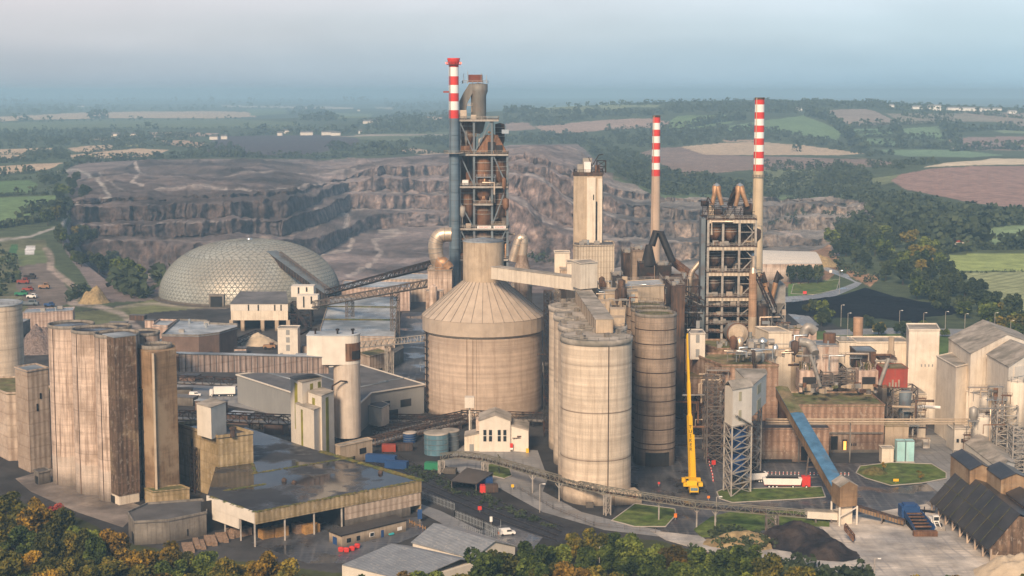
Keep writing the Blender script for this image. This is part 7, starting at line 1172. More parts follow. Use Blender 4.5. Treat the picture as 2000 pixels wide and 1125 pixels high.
# small markers and signs
def sign(px, py, w_, h, mt, lb, zb=.8, cat='sign'):
    gx, gy, gz = ground_at(px, py); T = thing('sign_board', lb, cat, (gx, gy, gz)); m = MB(); m.box((gx, gy, gz+zb+h/2), (w_, .12, h)); sub(T, 'board', m, mt); m = MB(); m.box((gx, gy+.12, gz+(zb+h)/2), (.14, .1, zb+h)); sub(T, 'post', m, 'steel_lt')
sign(1749, 946, 1.8, .9, 'yellow', 'small yellow board on the edge of the grass island'); sign(819, 1022, 1.4, 3, 'blue', 'tall blue notice with yellow head at the corner of the wet roofed shed', 1); sign(1382, 980, .8, .8, 'orange', 'small orange sign on the verge by the crane'); sign(1285, 952, .7, .7, 'red', 'red round marker on the wet yard left of the crane'); sign(1318, 1016, .9, 1.3, 'orange', 'orange marker at the corner of the grass triangle'); sign(1001, 958, .9, 1.0, 'yellow', 'small yellow marker on the concrete road by the skips'); sign(936, 1002, 1.2, 1.2, 'red', 'red and white sign behind the palisade fence'); sign(957, 1026, .8, 1.6, 'white', 'white notice fixed near the palisade fence'); sign(1370, 560, 1.0, .6, 'white', 'tiny white board before the kiln hall'); sign(1570, 578, 2.4, 1.8, 'red', 'red and white board on the far lawn'); sign(1620, 535, 2, 2, 'white', 'white board beside the far yard road'); sign(1707, 654, 3, 2, 'white', 'white board on the far green verge'); sign(1940, 652, 2, 1.6, 'yellow', 'yellow board among the far lamp posts'); sign(1392, 914, 1.4, 1.6, 'red', 'red post box shape at the foot of the lattice legs')
m = MB()
for k in range(14):
    a = K(1393-k*1.2+R.uniform(-1, 1), 940-k*6); T = thing('traffic_cone', 'one of the red and white cones lining the yard lane by the lattice legs', 'cone', a, 'cones lining the yard lane'); m = MB(); m.lathe(a[0], a[1], [(.32, 0), (.28, .08), (.05, .9)], 8); sub(T, 'cone_body', m, 'red'); m = MB(); m.lathe(a[0], a[1], [(.21, .4), (.16, .6)], 8); sub(T, 'white_band', m, 'white')
for k in range(22):
    a = K(1500+k*7.5, 927+k*.1); 
    if 1560 < 1500+k*7.5 < 1575: continue
    T = thing('guard_post', 'one of the red and white guard posts before the mill wall', 'post', a, 'guard posts before the mill wall'); m = MB(); m.cyl(a[0], a[1], 0, 1.1, .13, None, 8); sub(T, 'post_body', m, 'white'); m = MB(); m.cyl(a[0], a[1], .5, .85, .15, None, 8); sub(T, 'red_band', m, 'red')
# ================================================================ ground sheets
def sheet(name, pts, mt, z=.04, th=.03, kerb=0):
    m = MB(); P = PX(pts, 0); n = len(P); A = sum(P[i][0]*P[(i+1) % n][1]-P[(i+1) % n][0]*P[i][1] for i in range(n))
    if A < 0: P = P[::-1]
    m.add([(*p, z) for p in P]+[(*p, -.5) for p in P], [tuple(range(n))]+[(i, n+i, n+(i+1) % n, (i+1) % n) for i in range(n)]); o = struct(name, m, M[mt])
    if kerb:
        m = MB(); Q = grow(P, 0)
        for i in range(n): a, b = P[i], P[(i+1) % n]; m.bar((*a, z+.02), (*b, z+.02), .35, .22)
        k = struct('kerb', m, M['kerb'])
    return o
sheet('asphalt_yard', [(1225, 870), (1320, 700), (1400, 700), (1430, 960), (1490, 905), (1760, 905), (1800, 830), (1900, 870), (1990, 920), (2100, 1000), (2100, 1125), (1600, 1050), (1300, 1045), (1230, 985)], 'asphalt', .05)
sheet('mill_yard', [(1760, 905), (1760, 850), (1905, 850), (2000, 960), (1880, 1000), (1830, 960)], 'concrete_road', .10)
sheet('powder_yard', [(1600, 1030), (1640, 1012), (1810, 985), (1830, 1000), (1870, 1010), (2200, 1180), (2200, 1300), (1400, 1200), (1480, 1075), (1560, 1090), (1640, 1080)], 'powder', .16)
sheet('pale_track', [(1270, 1037), (1370, 1048), (1390, 1065), (1520, 1075), (1660, 1095), (1680, 1120), (1500, 1092), (1380, 1078), (1300, 1055)], 'powder', .20)
sheet('concrete_road', [(862, 905), (905, 870), (1050, 880), (1070, 935), (1060, 960), (1135, 1000), (1230, 1025), (1290, 1036), (1290, 1048), (1180, 1035), (1060, 1000), (960, 945), (900, 925)], 'concrete_road', .08)
sheet('grass_verge', [(945, 910), (965, 906), (995, 915), (1000, 930), (985, 936), (950, 928)], 'grass', .24, kerb=1)
sheet('grass_triangle', [(1195, 1018), (1240, 985), (1318, 995), (1320, 1008), (1300, 1030), (1240, 1030)], 'grass', .24, kerb=1)
sheet('grass_bank', [(1400, 962), (1412, 957), (1605, 952), (1612, 972), (1560, 976), (1430, 983), (1405, 975)], 'grass', .24, kerb=1)
sheet('grass_bank', [(1355, 1035), (1390, 1010), (1430, 1000), (1570, 998), (1620, 1018), (1620, 1030), (1540, 1025), (1450, 1045), (1370, 1050)], 'grass', .24)
sheet('grass_island', [(1672, 925), (1680, 912), (1740, 905), (1820, 908), (1848, 925), (1848, 936), (1800, 945), (1740, 950), (1690, 935)], 'grass', .30, kerb=1)
sheet('railway_bed', [(724, 885), (745, 875), (830, 925), (1000, 985), (1120, 1030), (1100, 1062), (980, 1030), (830, 965), (735, 905)], 'ballast', .06)
for k in range(4):
    m = MB(); off_ = k*9; P = [K(728+off_, 902-off_*.9), K(830+off_, 955-off_*.9), K(980+off_, 1018-off_*.9), K(1085+off_*.6, 1055-off_*.9)]
    for a, b in zip(P, P[1:]): m.bar((a[0], a[1], .25), (b[0], b[1], .25), .16, .2)
    tag(build('rail', m, M['railsteel']), kind='structure')
sheet('path', [(822, 985), (860, 998), (945, 1040), (960, 1052), (905, 1045), (820, 1000)], 'concrete_road', .10)
sheet('van_yard', [(905, 1045), (985, 1025), (1060, 1050), (1040, 1075), (960, 1060)], 'asphalt', .12)
sheet('left_yard', [(30, 935), (100, 915), (200, 960), (280, 990), (240, 1030), (150, 1000), (60, 960)], 'mud', .06); sheet('shed_yard', [(490, 1060), (640, 1020), (820, 1010), (830, 1040), (680, 1100), (600, 1100)], 'asphalt', .07)
sheet('wet_lane', [(785, 610), (835, 610), (835, 760), (790, 740), (700, 712), (760, 690)], 'asphalt', .07); sheet('service_road', [(345, 750), (470, 750), (580, 800), (560, 815), (440, 790), (345, 780)], 'concrete_road', .07)
sheet('far_road', [(1530, 580), (1600, 575), (1650, 560), (1670, 552), (1655, 545), (1590, 520), (1610, 520), (1690, 548), (1675, 560), (1605, 590), (1560, 600), (1600, 635), (1570, 640), (1530, 605)], 'wet_sheen_road', .12); sheet('far_car_park', [(1570, 590), (1650, 575), (1690, 562), (1750, 580), (1800, 605), (1815, 640), (1740, 625), (1640, 610)], 'coal', .15)
sheet('far_street', [(1610, 645), (1760, 640), (1960, 645), (2100, 700), (2100, 720), (1950, 662), (1760, 652), (1620, 655)], 'concrete_road', .12); sheet('lawn', [(1550, 556), (1640, 546), (1634, 566), (1590, 576), (1545, 574)], 'grass', .2, kerb=1)
# heaps
def heap(name, label, px, py, rx, ry, h, mt, seed=0, kind=None, rz=0, n=40):
    c = ground_at(px, py) if py < 700 else K(px, py); m = MB(); vs = []; fs = []
    for j in range(n+1):
        for i in range(n+1):
            u, v = i/n*2-1, j/n*2-1; rr = sqrt(u*u+v*v); q = max(0, 1-rr*rr)**1.6; nz_ = .55*mnoise.fractal(Vector((u*2.2+seed, v*2.2, seed)), .8, 2, 5); z_ = h*q*(1+.45*nz_)+nz_*.12*h*(q > 0)-(.3 if q <= 0 else 0)
            X_, Y_ = u*rx, v*ry; vs.append((c[0]+X_*cos(rz)-Y_*sin(rz), c[1]+X_*sin(rz)+Y_*cos(rz), c[2]-.1+max(z_, -.3)))
    for j in range(n):
        for i in range(n): a = j*(n+1)+i; fs.append((a, a+1, a+n+2, a+n+1))
    m.add(vs, fs, True); return solo(name, m, M[mt], label, 'heap')
heap('coal_heap', 'broad brown and black coal heap on the bank below the transfer house', 1558, 1060, 14, 11, 6.2, 'coal_brown', 1, rz=-.3); heap('coal_heap', 'lower grey black heap sliding down towards the pale track', 1612, 1082, 11, 8, 4.2, 'coal_brown', 4, rz=-.4); heap('straw_bank', 'dry straw coloured overgrown bank left of the coal heap', 1455, 1062, 14, 8, 3.2, 'straw', 2); heap('sand_heap', 'pale sand heap in the bottom right corner', 1985, 1125, 12, 12, 5.5, 'sand', 3)
heap('rubble_heap', 'grey pink rubble heap behind the silo cluster at the left', 78, 685, 14, 14, 12, 'rubble', 5); heap('gravel_mound', 'golden gravel mound by the quarry haul road at the left', 182, 592, 10, 10, 9, 'straw', 6); heap('earth_mound', 'smaller orange earth mound on the edge of the wood at the right', 1598, 520, 16, 14, 8, 'straw', 7); heap('yard_heap', 'small dusty heap in the yard behind the white block', 505, 672, 10, 10, 5, 'sand', 8); heap('verge_mound', 'low grassy mound at the left of the grass island', 1705, 925, 6, 5, 2.4, 'moss', 9)
# left yard machines
def machine(px, py, w_, h, mt, lb, nm='plant_machine', cat='machine'):
    g_ = ground_at(px, py); T = thing(nm, lb, cat, g_); x, y, z_ = g_; m = MB(); m.box((x, y, z_+h*.35+.6), (w_, 3, h*.5)); sub(T, 'body', m, mt); m = MB(); m.box((x+w_*.18, y, z_+h*.8+.4), (w_*.35, 2.4, h*.5)); cb = sub(T, 'cab', m, mt); m = MB(); m.box((x+w_*.18, y-1.25, z_+h*.85+.4), (w_*.28, .1, h*.3)); build('window', m, M['glass'], cb)
    for s in (-.32, .32): m = MB(); m.tube([(x+s*w_, y-1.6, z_+.8), (x+s*w_, y+1.6, z_+.8)], .8, 12); sub(T, 'wheels', m, 'tyre')
for px, py, w_, h, mt, lb in ((45, 556, 8, 3.6, 'redpaint', 'red machine in the cluster of plant at the upper left yard'), (85, 566, 7, 3.6, 'duct_org', 'orange loader parked in the upper left yard'), (40, 580, 8, 3, 'green', 'green machine at the left of the upper yard'), (62, 583, 6, 2.6, 'white', 'small white truck beside the green machine'), (58, 545, 8, 3.4, 'steel_dk', 'dark machine at the back of the upper left yard'), (95, 600, 6, 2.4, 'blue', 'blue skip lorry beyond the frosted roof strip'), (55, 598, 12, 3, 'bluegrey', 'long grey green tanker behind the frosted roof strip'), (55, 571, 7, 2.6, 'redpaint', 'low red machine in front of the others')): machine(px, py, w_, h, mt, lb)
g_ = ground_at(134, 408); machine(134, 412, 7, 4, 'conc_tan', 'dump truck on the haul road beside the wood', 'dump_truck', 'truck')
machine(525, 683, 6, 3, 'duct_org', 'orange digger by the small dusty yard heap'); machine(1560, 945, .1, .1, 'dark', 'tiny') if 0 else None
# far houses
def house(px, py, w_, h, mt, lb, rm='roof_grey', d_=10, grp='far white houses'):
    x, y, z_ = ground_at(px, py); q = [(x-w_/2, y), (x+w_/2, y), (x+w_/2, y+d_), (x-w_/2, y+d_)]; T = thing('house', lb, 'house', (x, y, z_), grp); m = MB(); m.prism(q, z_-2, z_+h); sub(T, 'wall', m, mt); m = MB(); m.roof(*grow(q, .5), z_+h, z_+h+3.5, .3); sub(T, 'roof', m, rm)
for i, (px, py, w_) in enumerate(((556, 261, 18), (545, 265, 12), (597, 264, 30), (640, 264, 34), (655, 265, 22), (703, 262, 8), (415, 273, 18), (437, 272, 14), (225, 268, 20), (262, 268, 16), (150, 209, 40), (160, 209, 30), (713, 242, 16), (722, 241, 14), (735, 241, 16), (700, 217, 14), (1505, 188, 0))):
    if w_: house(px, py, w_, 7, 'clad_white', 'small white house among the far fields left of the first chimney', 'roof_grey', 10, 'small white houses among the far fields')
for px, py, w_, h in ((1825, 216, 34, 12), (1790, 214, 26, 6), (1868, 216, 50, 7), (1895, 217, 60, 8), (1920, 217, 40, 6), (1945, 217, 30, 6), (1740, 210, 14, 5), (1560, 217, 14, 6), (1976, 222, 22, 6)): house(px, py, w_, h, 'white', 'pale block among the buildings on the skyline at the right', 'clad_grey', 16, 'pale blocks on the right skyline')
house(1868, 484, 22, 4, 'clad_white', 'long white farm shed with a red roof by the green fields at the right', 'redpaint', 9, None)

# pipe runs, platforms and small plant threaded through the mill and the works
def clutter(n, px0, px1, D0, D1, z0, z1, lb, gp, seed, nm='pipe_run', kinds='pspb'):
    q = random.Random(seed)
    for i in range(n):
        px, D_ = q.uniform(px0, px1), q.uniform(D0, D1); x = XD(px, 750, D_); a = q.uniform(z0, z1); b = min(z1, a+q.uniform(2, 9)); m = MB(); k = q.choice(kinds); r_ = q.uniform(.18, .5)
        if k == 'p': m.tube([(x, D_, a), (x, D_, b), (x+q.choice([-1, 1])*q.uniform(2, 9), D_+q.uniform(-1, 1), b)], r_, 8)
        elif k == 's': w_ = q.uniform(3, 9); m.box((x, D_, a), (w_, 1.6, .2)); m.rail([(x-w_/2, D_-.8), (x+w_/2, D_-.8)], a, 1.1, .1, 1.6); m.bar((x-w_/2+.3, D_, a-3), (x-w_/2+.3, D_, a), .2); m.bar((x+w_/2-.3, D_, a-3), (x+w_/2-.3, D_, a), .2)
        elif k == 'v': m.lathe(x, D_, [(.3, a-1.5), (r_*3.5, a), (r_*3.5, a+3.5), (.2, a+4.2)], 16); m.cyl(x, D_, a-4, a-1, .2, None, 6)
        else: m.box((x, D_, a+1), (q.uniform(1, 3.5), q.uniform(1, 2), q.uniform(1, 3)))
        solo({'p': nm, 's': 'access_platform', 'v': 'small_vessel'}.get(k, 'plant_box'), m, M[q.choice(['duct_grey', 'rusty', 'steel_lt', 'duct', 'rust_dk', 'conc_tan', 'galv'])], lb, {'p': 'pipe', 's': 'platform', 'v': 'vessel'}.get(k, 'box'), gp)
clutter(34, 1425, 1560, 552, 575, 31, 35, 'pipe or plant item crowding the mossy roofs left of the mill hall', 'plant on the mossy roofs', 1, kinds='ppsvb'); clutter(26, 1560, 1745, 570, 582, 21, 31, 'pipe or plant item threaded between the twin hopper filters and bins', 'plant between the hopper filters', 2, kinds='ppss')
clutter(16, 1775, 1800, 545, 565, 2, 22, 'pipe or platform around the vessel and faded red box', 'plant round the vessel', 3, kinds='ppss'); clutter(30, 1900, 2000, 512, 540, 3, 30, 'pipe or platform hung on the cream works at the right edge', 'plant on the cream works', 4, kinds='ppssv')
clutter(36, 1225, 1370, 640, 690, 18, 46, 'pipe or platform in the dark kiln plant left of the second cyclone tower', 'plant in the dark kiln halls', 5, kinds='ppssb'); clutter(22, 1480, 1550, 610, 636, 12, 40, 'pipe or platform below the orange forked ducts', 'plant below the forked ducts', 6, kinds='ppssb')
clutter(24, 1358, 1420, 535, 570, 4, 28, 'pipe or platform in the dark bay left of the lattice-legged tower', 'plant in the dark bay', 7, kinds='ppss'); clutter(20, 1170, 1235, 520, 600, 52, 56, 'pipe or box on the roofs behind the cream silo row', 'plant on the silo roofs', 8, kinds='pbv'); clutter(12, 1066, 1100, 575, 600, 10, 30, 'pipe or platform between the coned silo and the lattice trestle', 'plant behind the trestle', 9, kinds='ppss')
clutter(18, 830, 880, 640, 662, 4, 36, 'pipe or platform on the pink filter house', 'plant on the filter house', 10, kinds='ppss'); clutter(30, 900, 988, 700, 716, 20, 125, 'pipe or platform inside the tall cyclone tower', 'plant in the tall tower', 11, kinds='ppssbv'); clutter(40, 1384, 1476, 638, 655, 10, 76, 'pipe or platform inside the broad cyclone tower', 'plant in the broad tower', 12, kinds='ppssbv')

heap('coal_stockpile', 'long low blue black stockpile beyond the far road bend', 1690, 603, 62, 42, 7, 'coal', 11, n=50)
# ================================================================ vegetation
def leafmat(name, c1, c2, c3, var=1.0):
    m = bpy.data.materials.new(name); m.use_nodes = True; t = m.node_tree; L = t.links.new; b = t.nodes['Principled BSDF']; b.inputs['Roughness'].default_value = .8; b.inputs['Specular IOR Level'].default_value = .12
    oi = nn(t, 'ShaderNodeObjectInfo'); g = nn(t, 'ShaderNodeNewGeometry'); n = nn(t, 'ShaderNodeTexNoise'); n.inputs['Scale'].default_value = .33*var; n.inputs['Detail'].default_value = 5; n.inputs['Roughness'].default_value = .65; L(g.outputs[0], n.inputs[0])
    a = nn(t, 'ShaderNodeMath', operation='MULTIPLY_ADD'); L(oi.outputs['Random'], a.inputs[0]); a.inputs[1].default_value = .22; a.inputs[2].default_value = -.11
    s = nn(t, 'ShaderNodeMath', operation='ADD'); L(a.outputs[0], s.inputs[0]); L(n.outputs[0], s.inputs[1]); r = nn(t, 'ShaderNodeValToRGB'); e = r.color_ramp.elements
    e[0].position = .36; e[0].color = (*c1, 1); e[1].position = .66; e[1].color = (*c3, 1); q = e.new(.52); q.color = (*c2, 1); L(s.outputs[0], r.inputs[0]); L(r.outputs[0], b.inputs['Base Color']); M[name] = m
    return m
leafmat('leaf_green', (.020, .032, .010), (.068, .095, .02), (.18, .21, .038)); leafmat('leaf_dark', (.020, .030, .014), (.042, .058, .024), (.075, .09, .035)); leafmat('leaf_olive', (.035, .042, .012), (.105, .10, .02), (.26, .19, .03))
leafmat('leaf_gold', (.06, .05, .012), (.22, .14, .02), (.42, .25, .03)); leafmat('leaf_orange', (.05, .04, .012), (.16, .10, .02), (.32, .19, .03)); leafmat('leaf_red', (.12, .03, .02), (.30, .05, .04), (.38, .08, .05)); leafmat('leaf_grey', (.06, .075, .045), (.12, .14, .085), (.19, .2, .13)); leafmat('leaf_far', (.025, .036, .02), (.045, .06, .03), (.075, .09, .04), .25)
def crown(name, seed, n, r, h, z0, leaf, mt, flat=.75, cone=False):
    rr = random.Random(seed); v = []; f = []; lobes = []
    for i in range(15 if n > 500 else 8):
        a = rr.uniform(0, 6.28); q = rr.uniform(.1, .62)*r; zz = rr.uniform(.25, .9); lobes.append((q*cos(a)*1.15, q*sin(a)*1.15, z0+h*zz, r*rr.uniform(.26, .56)*(1.1-.35*zz)))
    for i in range(n):
        if cone:
            t_ = rr.random()**.7; a = rr.uniform(0, 6.28); rd_ = r*t_*rr.uniform(.5, 1.05)*(.75+.25*sin(a*5)); p = Vector((rd_*cos(a), rd_*sin(a), z0+h*(1-t_)))
        else:
            lx, ly, lz, lr = lobes[rr.randrange(len(lobes))]; d = Vector((rr.gauss(0, 1), rr.gauss(0, 1), rr.gauss(0, 1)+.25)).normalized()*lr*(rr.random()**.22); p = Vector((lx, ly, lz))+Vector((d.x, d.y, d.z*flat*1.15))
        s = leaf*(rr.uniform(.45, 1.5) if n > 1500 else rr.uniform(.6, 1.4)); u = Vector((rr.gauss(0, 1), rr.gauss(0, 1), rr.gauss(0, .6))).normalized(); w_ = u.cross(Vector((rr.gauss(0, 1), rr.gauss(0, 1), rr.gauss(0, 1)))).normalized(); k = len(v)
        v += [p-u*s-w_*s*.35, p+u*s*.2-w_*s*.8, p+u*s+w_*s*.2, p-u*s*.1+w_*s*.85]; f.append((k, k+1, k+2, k+3))
    me = bpy.data.meshes.new(name); me.from_pydata([tuple(p) for p in v], [], f); me.materials.append(M[mt]); return me
def trunkmesh(seed, h, r):
    rr = random.Random(seed); m = MB(); m.tube([(0, 0, -.5), (rr.uniform(-.2, .2), 0, h*.35), (rr.uniform(-.4, .4), rr.uniform(-.3, .3), h*.8)], [r, r*.7, r*.25], 7)
    for i in range(5): a = i*1.3+rr.random(); m.tube([(0, 0, h*(.25+.08*i)), (cos(a)*h*.16, sin(a)*h*.16, h*(.42+.08*i)), (cos(a)*h*.3, sin(a)*h*.3, h*(.6+.06*i))], [r*.4, r*.25, r*.08], 5)
    me = bpy.data.meshes.new('trunk'); me.from_pydata(m.v, [], m.f); me.materials.append(M['bark']); return me
TR = [trunkmesh(i, 9, .32) for i in range(3)]
CR = {k: [crown('crown', 100+i*7+j, 3600, 4.9, 9.0, 1.6, .33, 'leaf_'+k) for i in range(3 if k in ('green', 'olive') else 1)] for j, k in enumerate(('green', 'olive', 'gold', 'orange', 'red'))}
CM = {k: [crown('crown', 200+i*7+j, 1300, 4.9, 9.0, 1.4, .62, 'leaf_'+k) for i in range(3)] for j, k in enumerate(('green', 'dark', 'grey', 'olive'))}
CM['brown'] = [crown('crown', 300, 2600, 4.9, 9.0, 1.4, .5, 'leaf_brownoak') if 0 else crown('crown', 300, 2600, 4.9, 9.0, 1.0, .5, 'leaf_olive')]
CC = crown('crown', 400, 700, 2.6, 10.5, .8, .45, 'leaf_dark', cone=True)
def tree(name, loc, s, cm, label, group, cat='tree', sz=None):
    T = thing(name, label, cat, loc, group, R.uniform(0, 6.28)); T.scale = (s*R.uniform(.85, 1.2), s*R.uniform(.85, 1.15), s*(sz or R.uniform(.82, 1.22)))
    a = bpy.data.objects.new('trunk', R.choice(TR)); b = bpy.data.objects.new('crown', cm); COL.objects.link(a); COL.objects.link(b); a.parent = T; b.parent = T; return T
tops = ([-60, 0, 30, 90, 130, 200, 260, 330, 400, 450, 520, 570, 620, 700, 790, 830, 880, 930, 1000, 1060, 1100, 1200, 1270, 1330, 1400, 1460, 1530, 1600, 1700, 1800, 1900, 2060], [950, 962, 972, 975, 985, 1030, 1045, 1062, 1082, 1072, 1070, 1092, 1108, 1116, 1112, 1092, 1098, 1088, 1068, 1050, 1036, 1030, 1034, 1058, 1072, 1082, 1094, 1108, 1116, 1118, 1128, 1140])
TN = {'green': 'dense green tree in the belt along the bottom edge', 'olive': 'olive green tree turning autumn in the belt along the bottom edge', 'gold': 'golden yellow autumn tree in the belt along the bottom edge', 'orange': 'orange brown autumn tree in the belt along the bottom edge'}
ntree = 0
for row in range(6):
    px = -70+row*11
    while px < 2070:
        top = np.interp(px, *tops)+row*34+R.uniform(-6, 8); h = R.uniform(9.5, 13)
        if top > 1150 or (row > 3 and px > 420): px += 30; continue
        bp_ = top+h*8.6; bp_ = top+h*1.06*3000/K(1000, bp_, 0)[1]; base = K(px, bp_, 0)
        w_ = R.random(); k = ('gold' if w_ < .22 else 'orange' if w_ < .36 else 'olive' if w_ < .82 else 'green') if px < 640 else ('gold' if w_ < .04 else 'orange' if w_ < .1 else 'olive' if w_ < .5 else 'green')
        tree('tree', (base[0], base[1], 0), h/11.0, R.choice(CR[k]), TN[k], k+' trees of the bottom belt'); ntree += 1; px += 42*h/11+R.uniform(-6, 10)+(row > 1)*8
b_ = K(108, 1040, 0); tree('tree', b_, .75, CR['red'][0], 'small bright red maple near the left silos, alone in its colour', None); b_ = K(212, 1118, 0); tree('tree', b_, .7, CR['orange'][0], 'vivid orange sapling in front of the olive trees below the dark stair tower', None)
for px, py, s in ((943, 915, .42), (975, 925, .55)): b_ = K(px, py); tree('young_tree', b_, s, crown('crown', 500+px, 160, 4, 7, 3, .3, 'leaf_olive'), ('left' if px < 950 else 'right')+' of two thin young trees before the gabled office', 'young trees before the office')
for px, py, s, k in ((1725, 920, .35, 'gold'), (1798, 940, .35, 'gold'), (1452, 955, .3, 'gold')): b_ = K(px, py); tree('young_tree', b_, s, crown('crown', 520+px, 260, 4, 7, 2, .4, 'leaf_'+k), {1725: 'small yellow tree on the mound of the grass island', 1798: 'small yellow tree by the cyan cabinets', 1452: 'tiny yellow shrub at the foot of the lattice legs'}[px], None)
for px in (1545, 1563, 1578, 1596): g_ = ground_at(px, 556); tree('slim_tree', (g_[0], g_[1], g_[2]), .85, CM['dark'][px % 3], 'one of the four slim loose trees before the pale curved hall', 'four slim trees by the curved hall', sz=1.5)
g_ = ground_at(1795, 530); tree('oak_tree', g_, 2.15, CM['brown'][0], 'great round brownish oak standing above the belt beside the green fields', None, sz=.85)
def inside(P, n, seed):
    rr = random.Random(seed); xs = [p[0] for p in P]; ys = [p[1] for p in P]; o = []; k = 0
    while len(o) < n and k < n*60:
        k += 1; x, y = rr.uniform(min(xs), max(xs)), rr.uniform(min(ys), max(ys))
        if inpoly(np.array([x]), np.array([y]), P)[0]: o.append((x, y))
    return sorted(o, key=lambda p: p[1])
for P, n, lb, gp in (([(1610, 480), (1700, 455), (1790, 480), (1850, 500), (1850, 545), (1900, 580), (2000, 640), (2070, 690), (2070, 712), (1960, 662), (1860, 630), (1790, 590), (1740, 560), (1690, 530), (1625, 505)], 104, 'dark leafy tree in the belt between the coal yard and the green fields', 'dark belt at the right'), ([(100, 470), (150, 455), (190, 480), (230, 520), (280, 545), (285, 575), (215, 560), (160, 530), (118, 500)], 34, 'dark tree on the slope at the left rim of the quarry', 'trees on the left quarry slope'), ([(80, 365), (120, 345), (160, 362), (190, 388), (150, 402), (120, 430), (90, 450), (95, 415), (110, 390)], 26, 'dark tree in the clump between the green field and the haul road', 'clump by the left field'), ([(1650, 650), (1780, 622), (1840, 650), (1850, 662), (1660, 662)], 10, 'small tree on the verge behind the beige tower', 'verge trees'), ([(1565, 600), (1620, 618), (1640, 640), (1600, 640), (1570, 615)], 10, 'low bush beside the far road bend', 'bushes by the road bend')):
    for px, py in inside(P, n, len(lb)):
        g_ = ground_at(px, py); s = R.uniform(.8, 1.45)*(.55 if 'bush' in lb or 'small' in lb else 1); tree('tree' if 'bush' not in lb else 'bush', g_, s, R.choice(CM['dark' if R.random() < .6 else ('green' if R.random() < .6 else 'olive')]), lb, gp, cat='bush' if 'bush' in lb else 'tree')
# far woods and hedges: nobody could count them
VV = []; FF = []; CNT = [0]
def clump(x, y, z, r, h, n, rr):
    for i in range(n):
        a = rr.uniform(0, 6.28); q = sqrt(rr.random()); t_ = rr.uniform(.08, 1); w_ = sqrt(max(0, 1-(t_*1.6-.75)**2*.75)); p = Vector((x+r*q*w_*cos(a), y+r*q*w_*sin(a), z+h*t_)); s = r*rr.uniform(.22, .45)
        u = Vector((rr.gauss(0, 1), rr.gauss(0, .7), rr.gauss(0, .7))).normalized(); v = u.cross(Vector((rr.gauss(0, 1), rr.gauss(0, 1), rr.gauss(0, 1)))).normalized(); k = len(VV); VV.extend([p-u*s, p-v*s*.8, p+u*s, p+v*s*.8]); FF.append((k, k+1, k+2, k+3))
rr = random.Random(5)
def grow_at(px, py, r, n=22):
    g_ = ground_at(px, py); x, y, z = g_; k = max(1.0, y/2600)**.5; k *= 1 if y < 1250 else max(.72, 1-(y-1250)/1800); clump(x, y, z-.5, r*k, r*1.6*k, n, rr); CNT[0] += 1
def hedge(P, gap=5, r=4, tall=.2):
    for (a, b), (c, d) in zip(P, P[1:]):
        L = abs(c-a)+abs(d-b)*3; n = max(1, int(L/gap))
        for i in range(n): t_ = (i+rr.random())/n; grow_at(a+(c-a)*t_, b+(d-b)*t_, r*(rr.uniform(1.5, 2.3) if rr.random() < tall else rr.uniform(.6, 1.1)), 18)
def wood(P, n, r=6):
    for px, py in inside(P, n, n): grow_at(px, py, r*rr.uniform(.7, 1.35), 26)
wood([(-100, 262), (100, 256), (180, 258), (300, 262), (290, 280), (230, 290), (180, 284), (110, 287), (0, 291), (-100, 296)], 420, 7); wood([(50, 296), (130, 292), (135, 312), (60, 316), (-60, 322), (-60, 314), (50, 312)], 130, 6); wood([(375, 285), (450, 283), (480, 295), (500, 308), (420, 309), (360, 307)], 90, 6); wood([(70, 340), (110, 332), (125, 345), (110, 362), (80, 360)], 30, 6)
wood([(560, 214), (610, 212), (650, 222), (675, 238), (600, 238), (565, 226)], 90, 9); wood([(720, 236), (800, 222), (890, 222), (890, 255), (800, 262), (740, 256), (680, 250)], 170, 8); wood([(800, 274), (890, 266), (890, 292), (820, 286)], 110, 6); wood([(750, 204), (890, 202), (890, 212), (760, 216)], 60, 9); wood([(-100, 212), (100, 208), (420, 211), (420, 217), (180, 218), (0, 224), (-100, 226)], 150, 9); wood([(380, 265), (330, 270), (290, 270), (300, 262), (380, 260)], 30, 6)
hedge([(-60, 345), (20, 341), (70, 338)], 6, 5, .4); hedge([(-60, 386), (50, 381), (120, 380)], 4, 4); hedge([(-60, 455), (40, 440), (90, 432), (125, 420)], 4, 5); hedge([(45, 418), (90, 408)], 4, 4, .4); hedge([(0, 355), (60, 350)], 6, 4); hedge([(130, 322), (200, 317), (300, 311), (420, 308), (640, 309), (790, 301), (870, 298)], 4, 5, .4); hedge([(125, 330), (150, 320), (180, 312)], 3, 6, .3); hedge([(150, 300), (260, 291), (330, 284)], 6, 5); hedge([(150, 311), (330, 306)], 5, 4); hedge([(-60, 302), (60, 302)], 6, 5); hedge([(170, 279), (290, 277)], 6, 5); hedge([(290, 268), (420, 267), (540, 263), (720, 262), (800, 258)], 5, 5, .4); hedge([(310, 274), (380, 272)], 6, 5); hedge([(250, 286), (300, 282), (400, 292)], 5, 6); hedge([(30, 238), (60, 236)], 4, 9); hedge([(175, 232), (210, 231)], 4, 9, .6); hedge([(60, 256), (420, 252), (600, 250)], 9, 6); hedge([(0, 203), (420, 201)], 8, 9); hedge([(0, 195), (640, 192), (890, 195)], 9, 11); hedge([(420, 213), (560, 212)], 9, 8); hedge([(420, 203), (760, 200)], 8, 9); hedge([(0, 240), (470, 233)], 22, 6); hedge([(640, 293), (700, 296), (790, 293)], 4, 7, .5); hedge([(490, 255), (540, 258), (700, 258)], 6, 6)
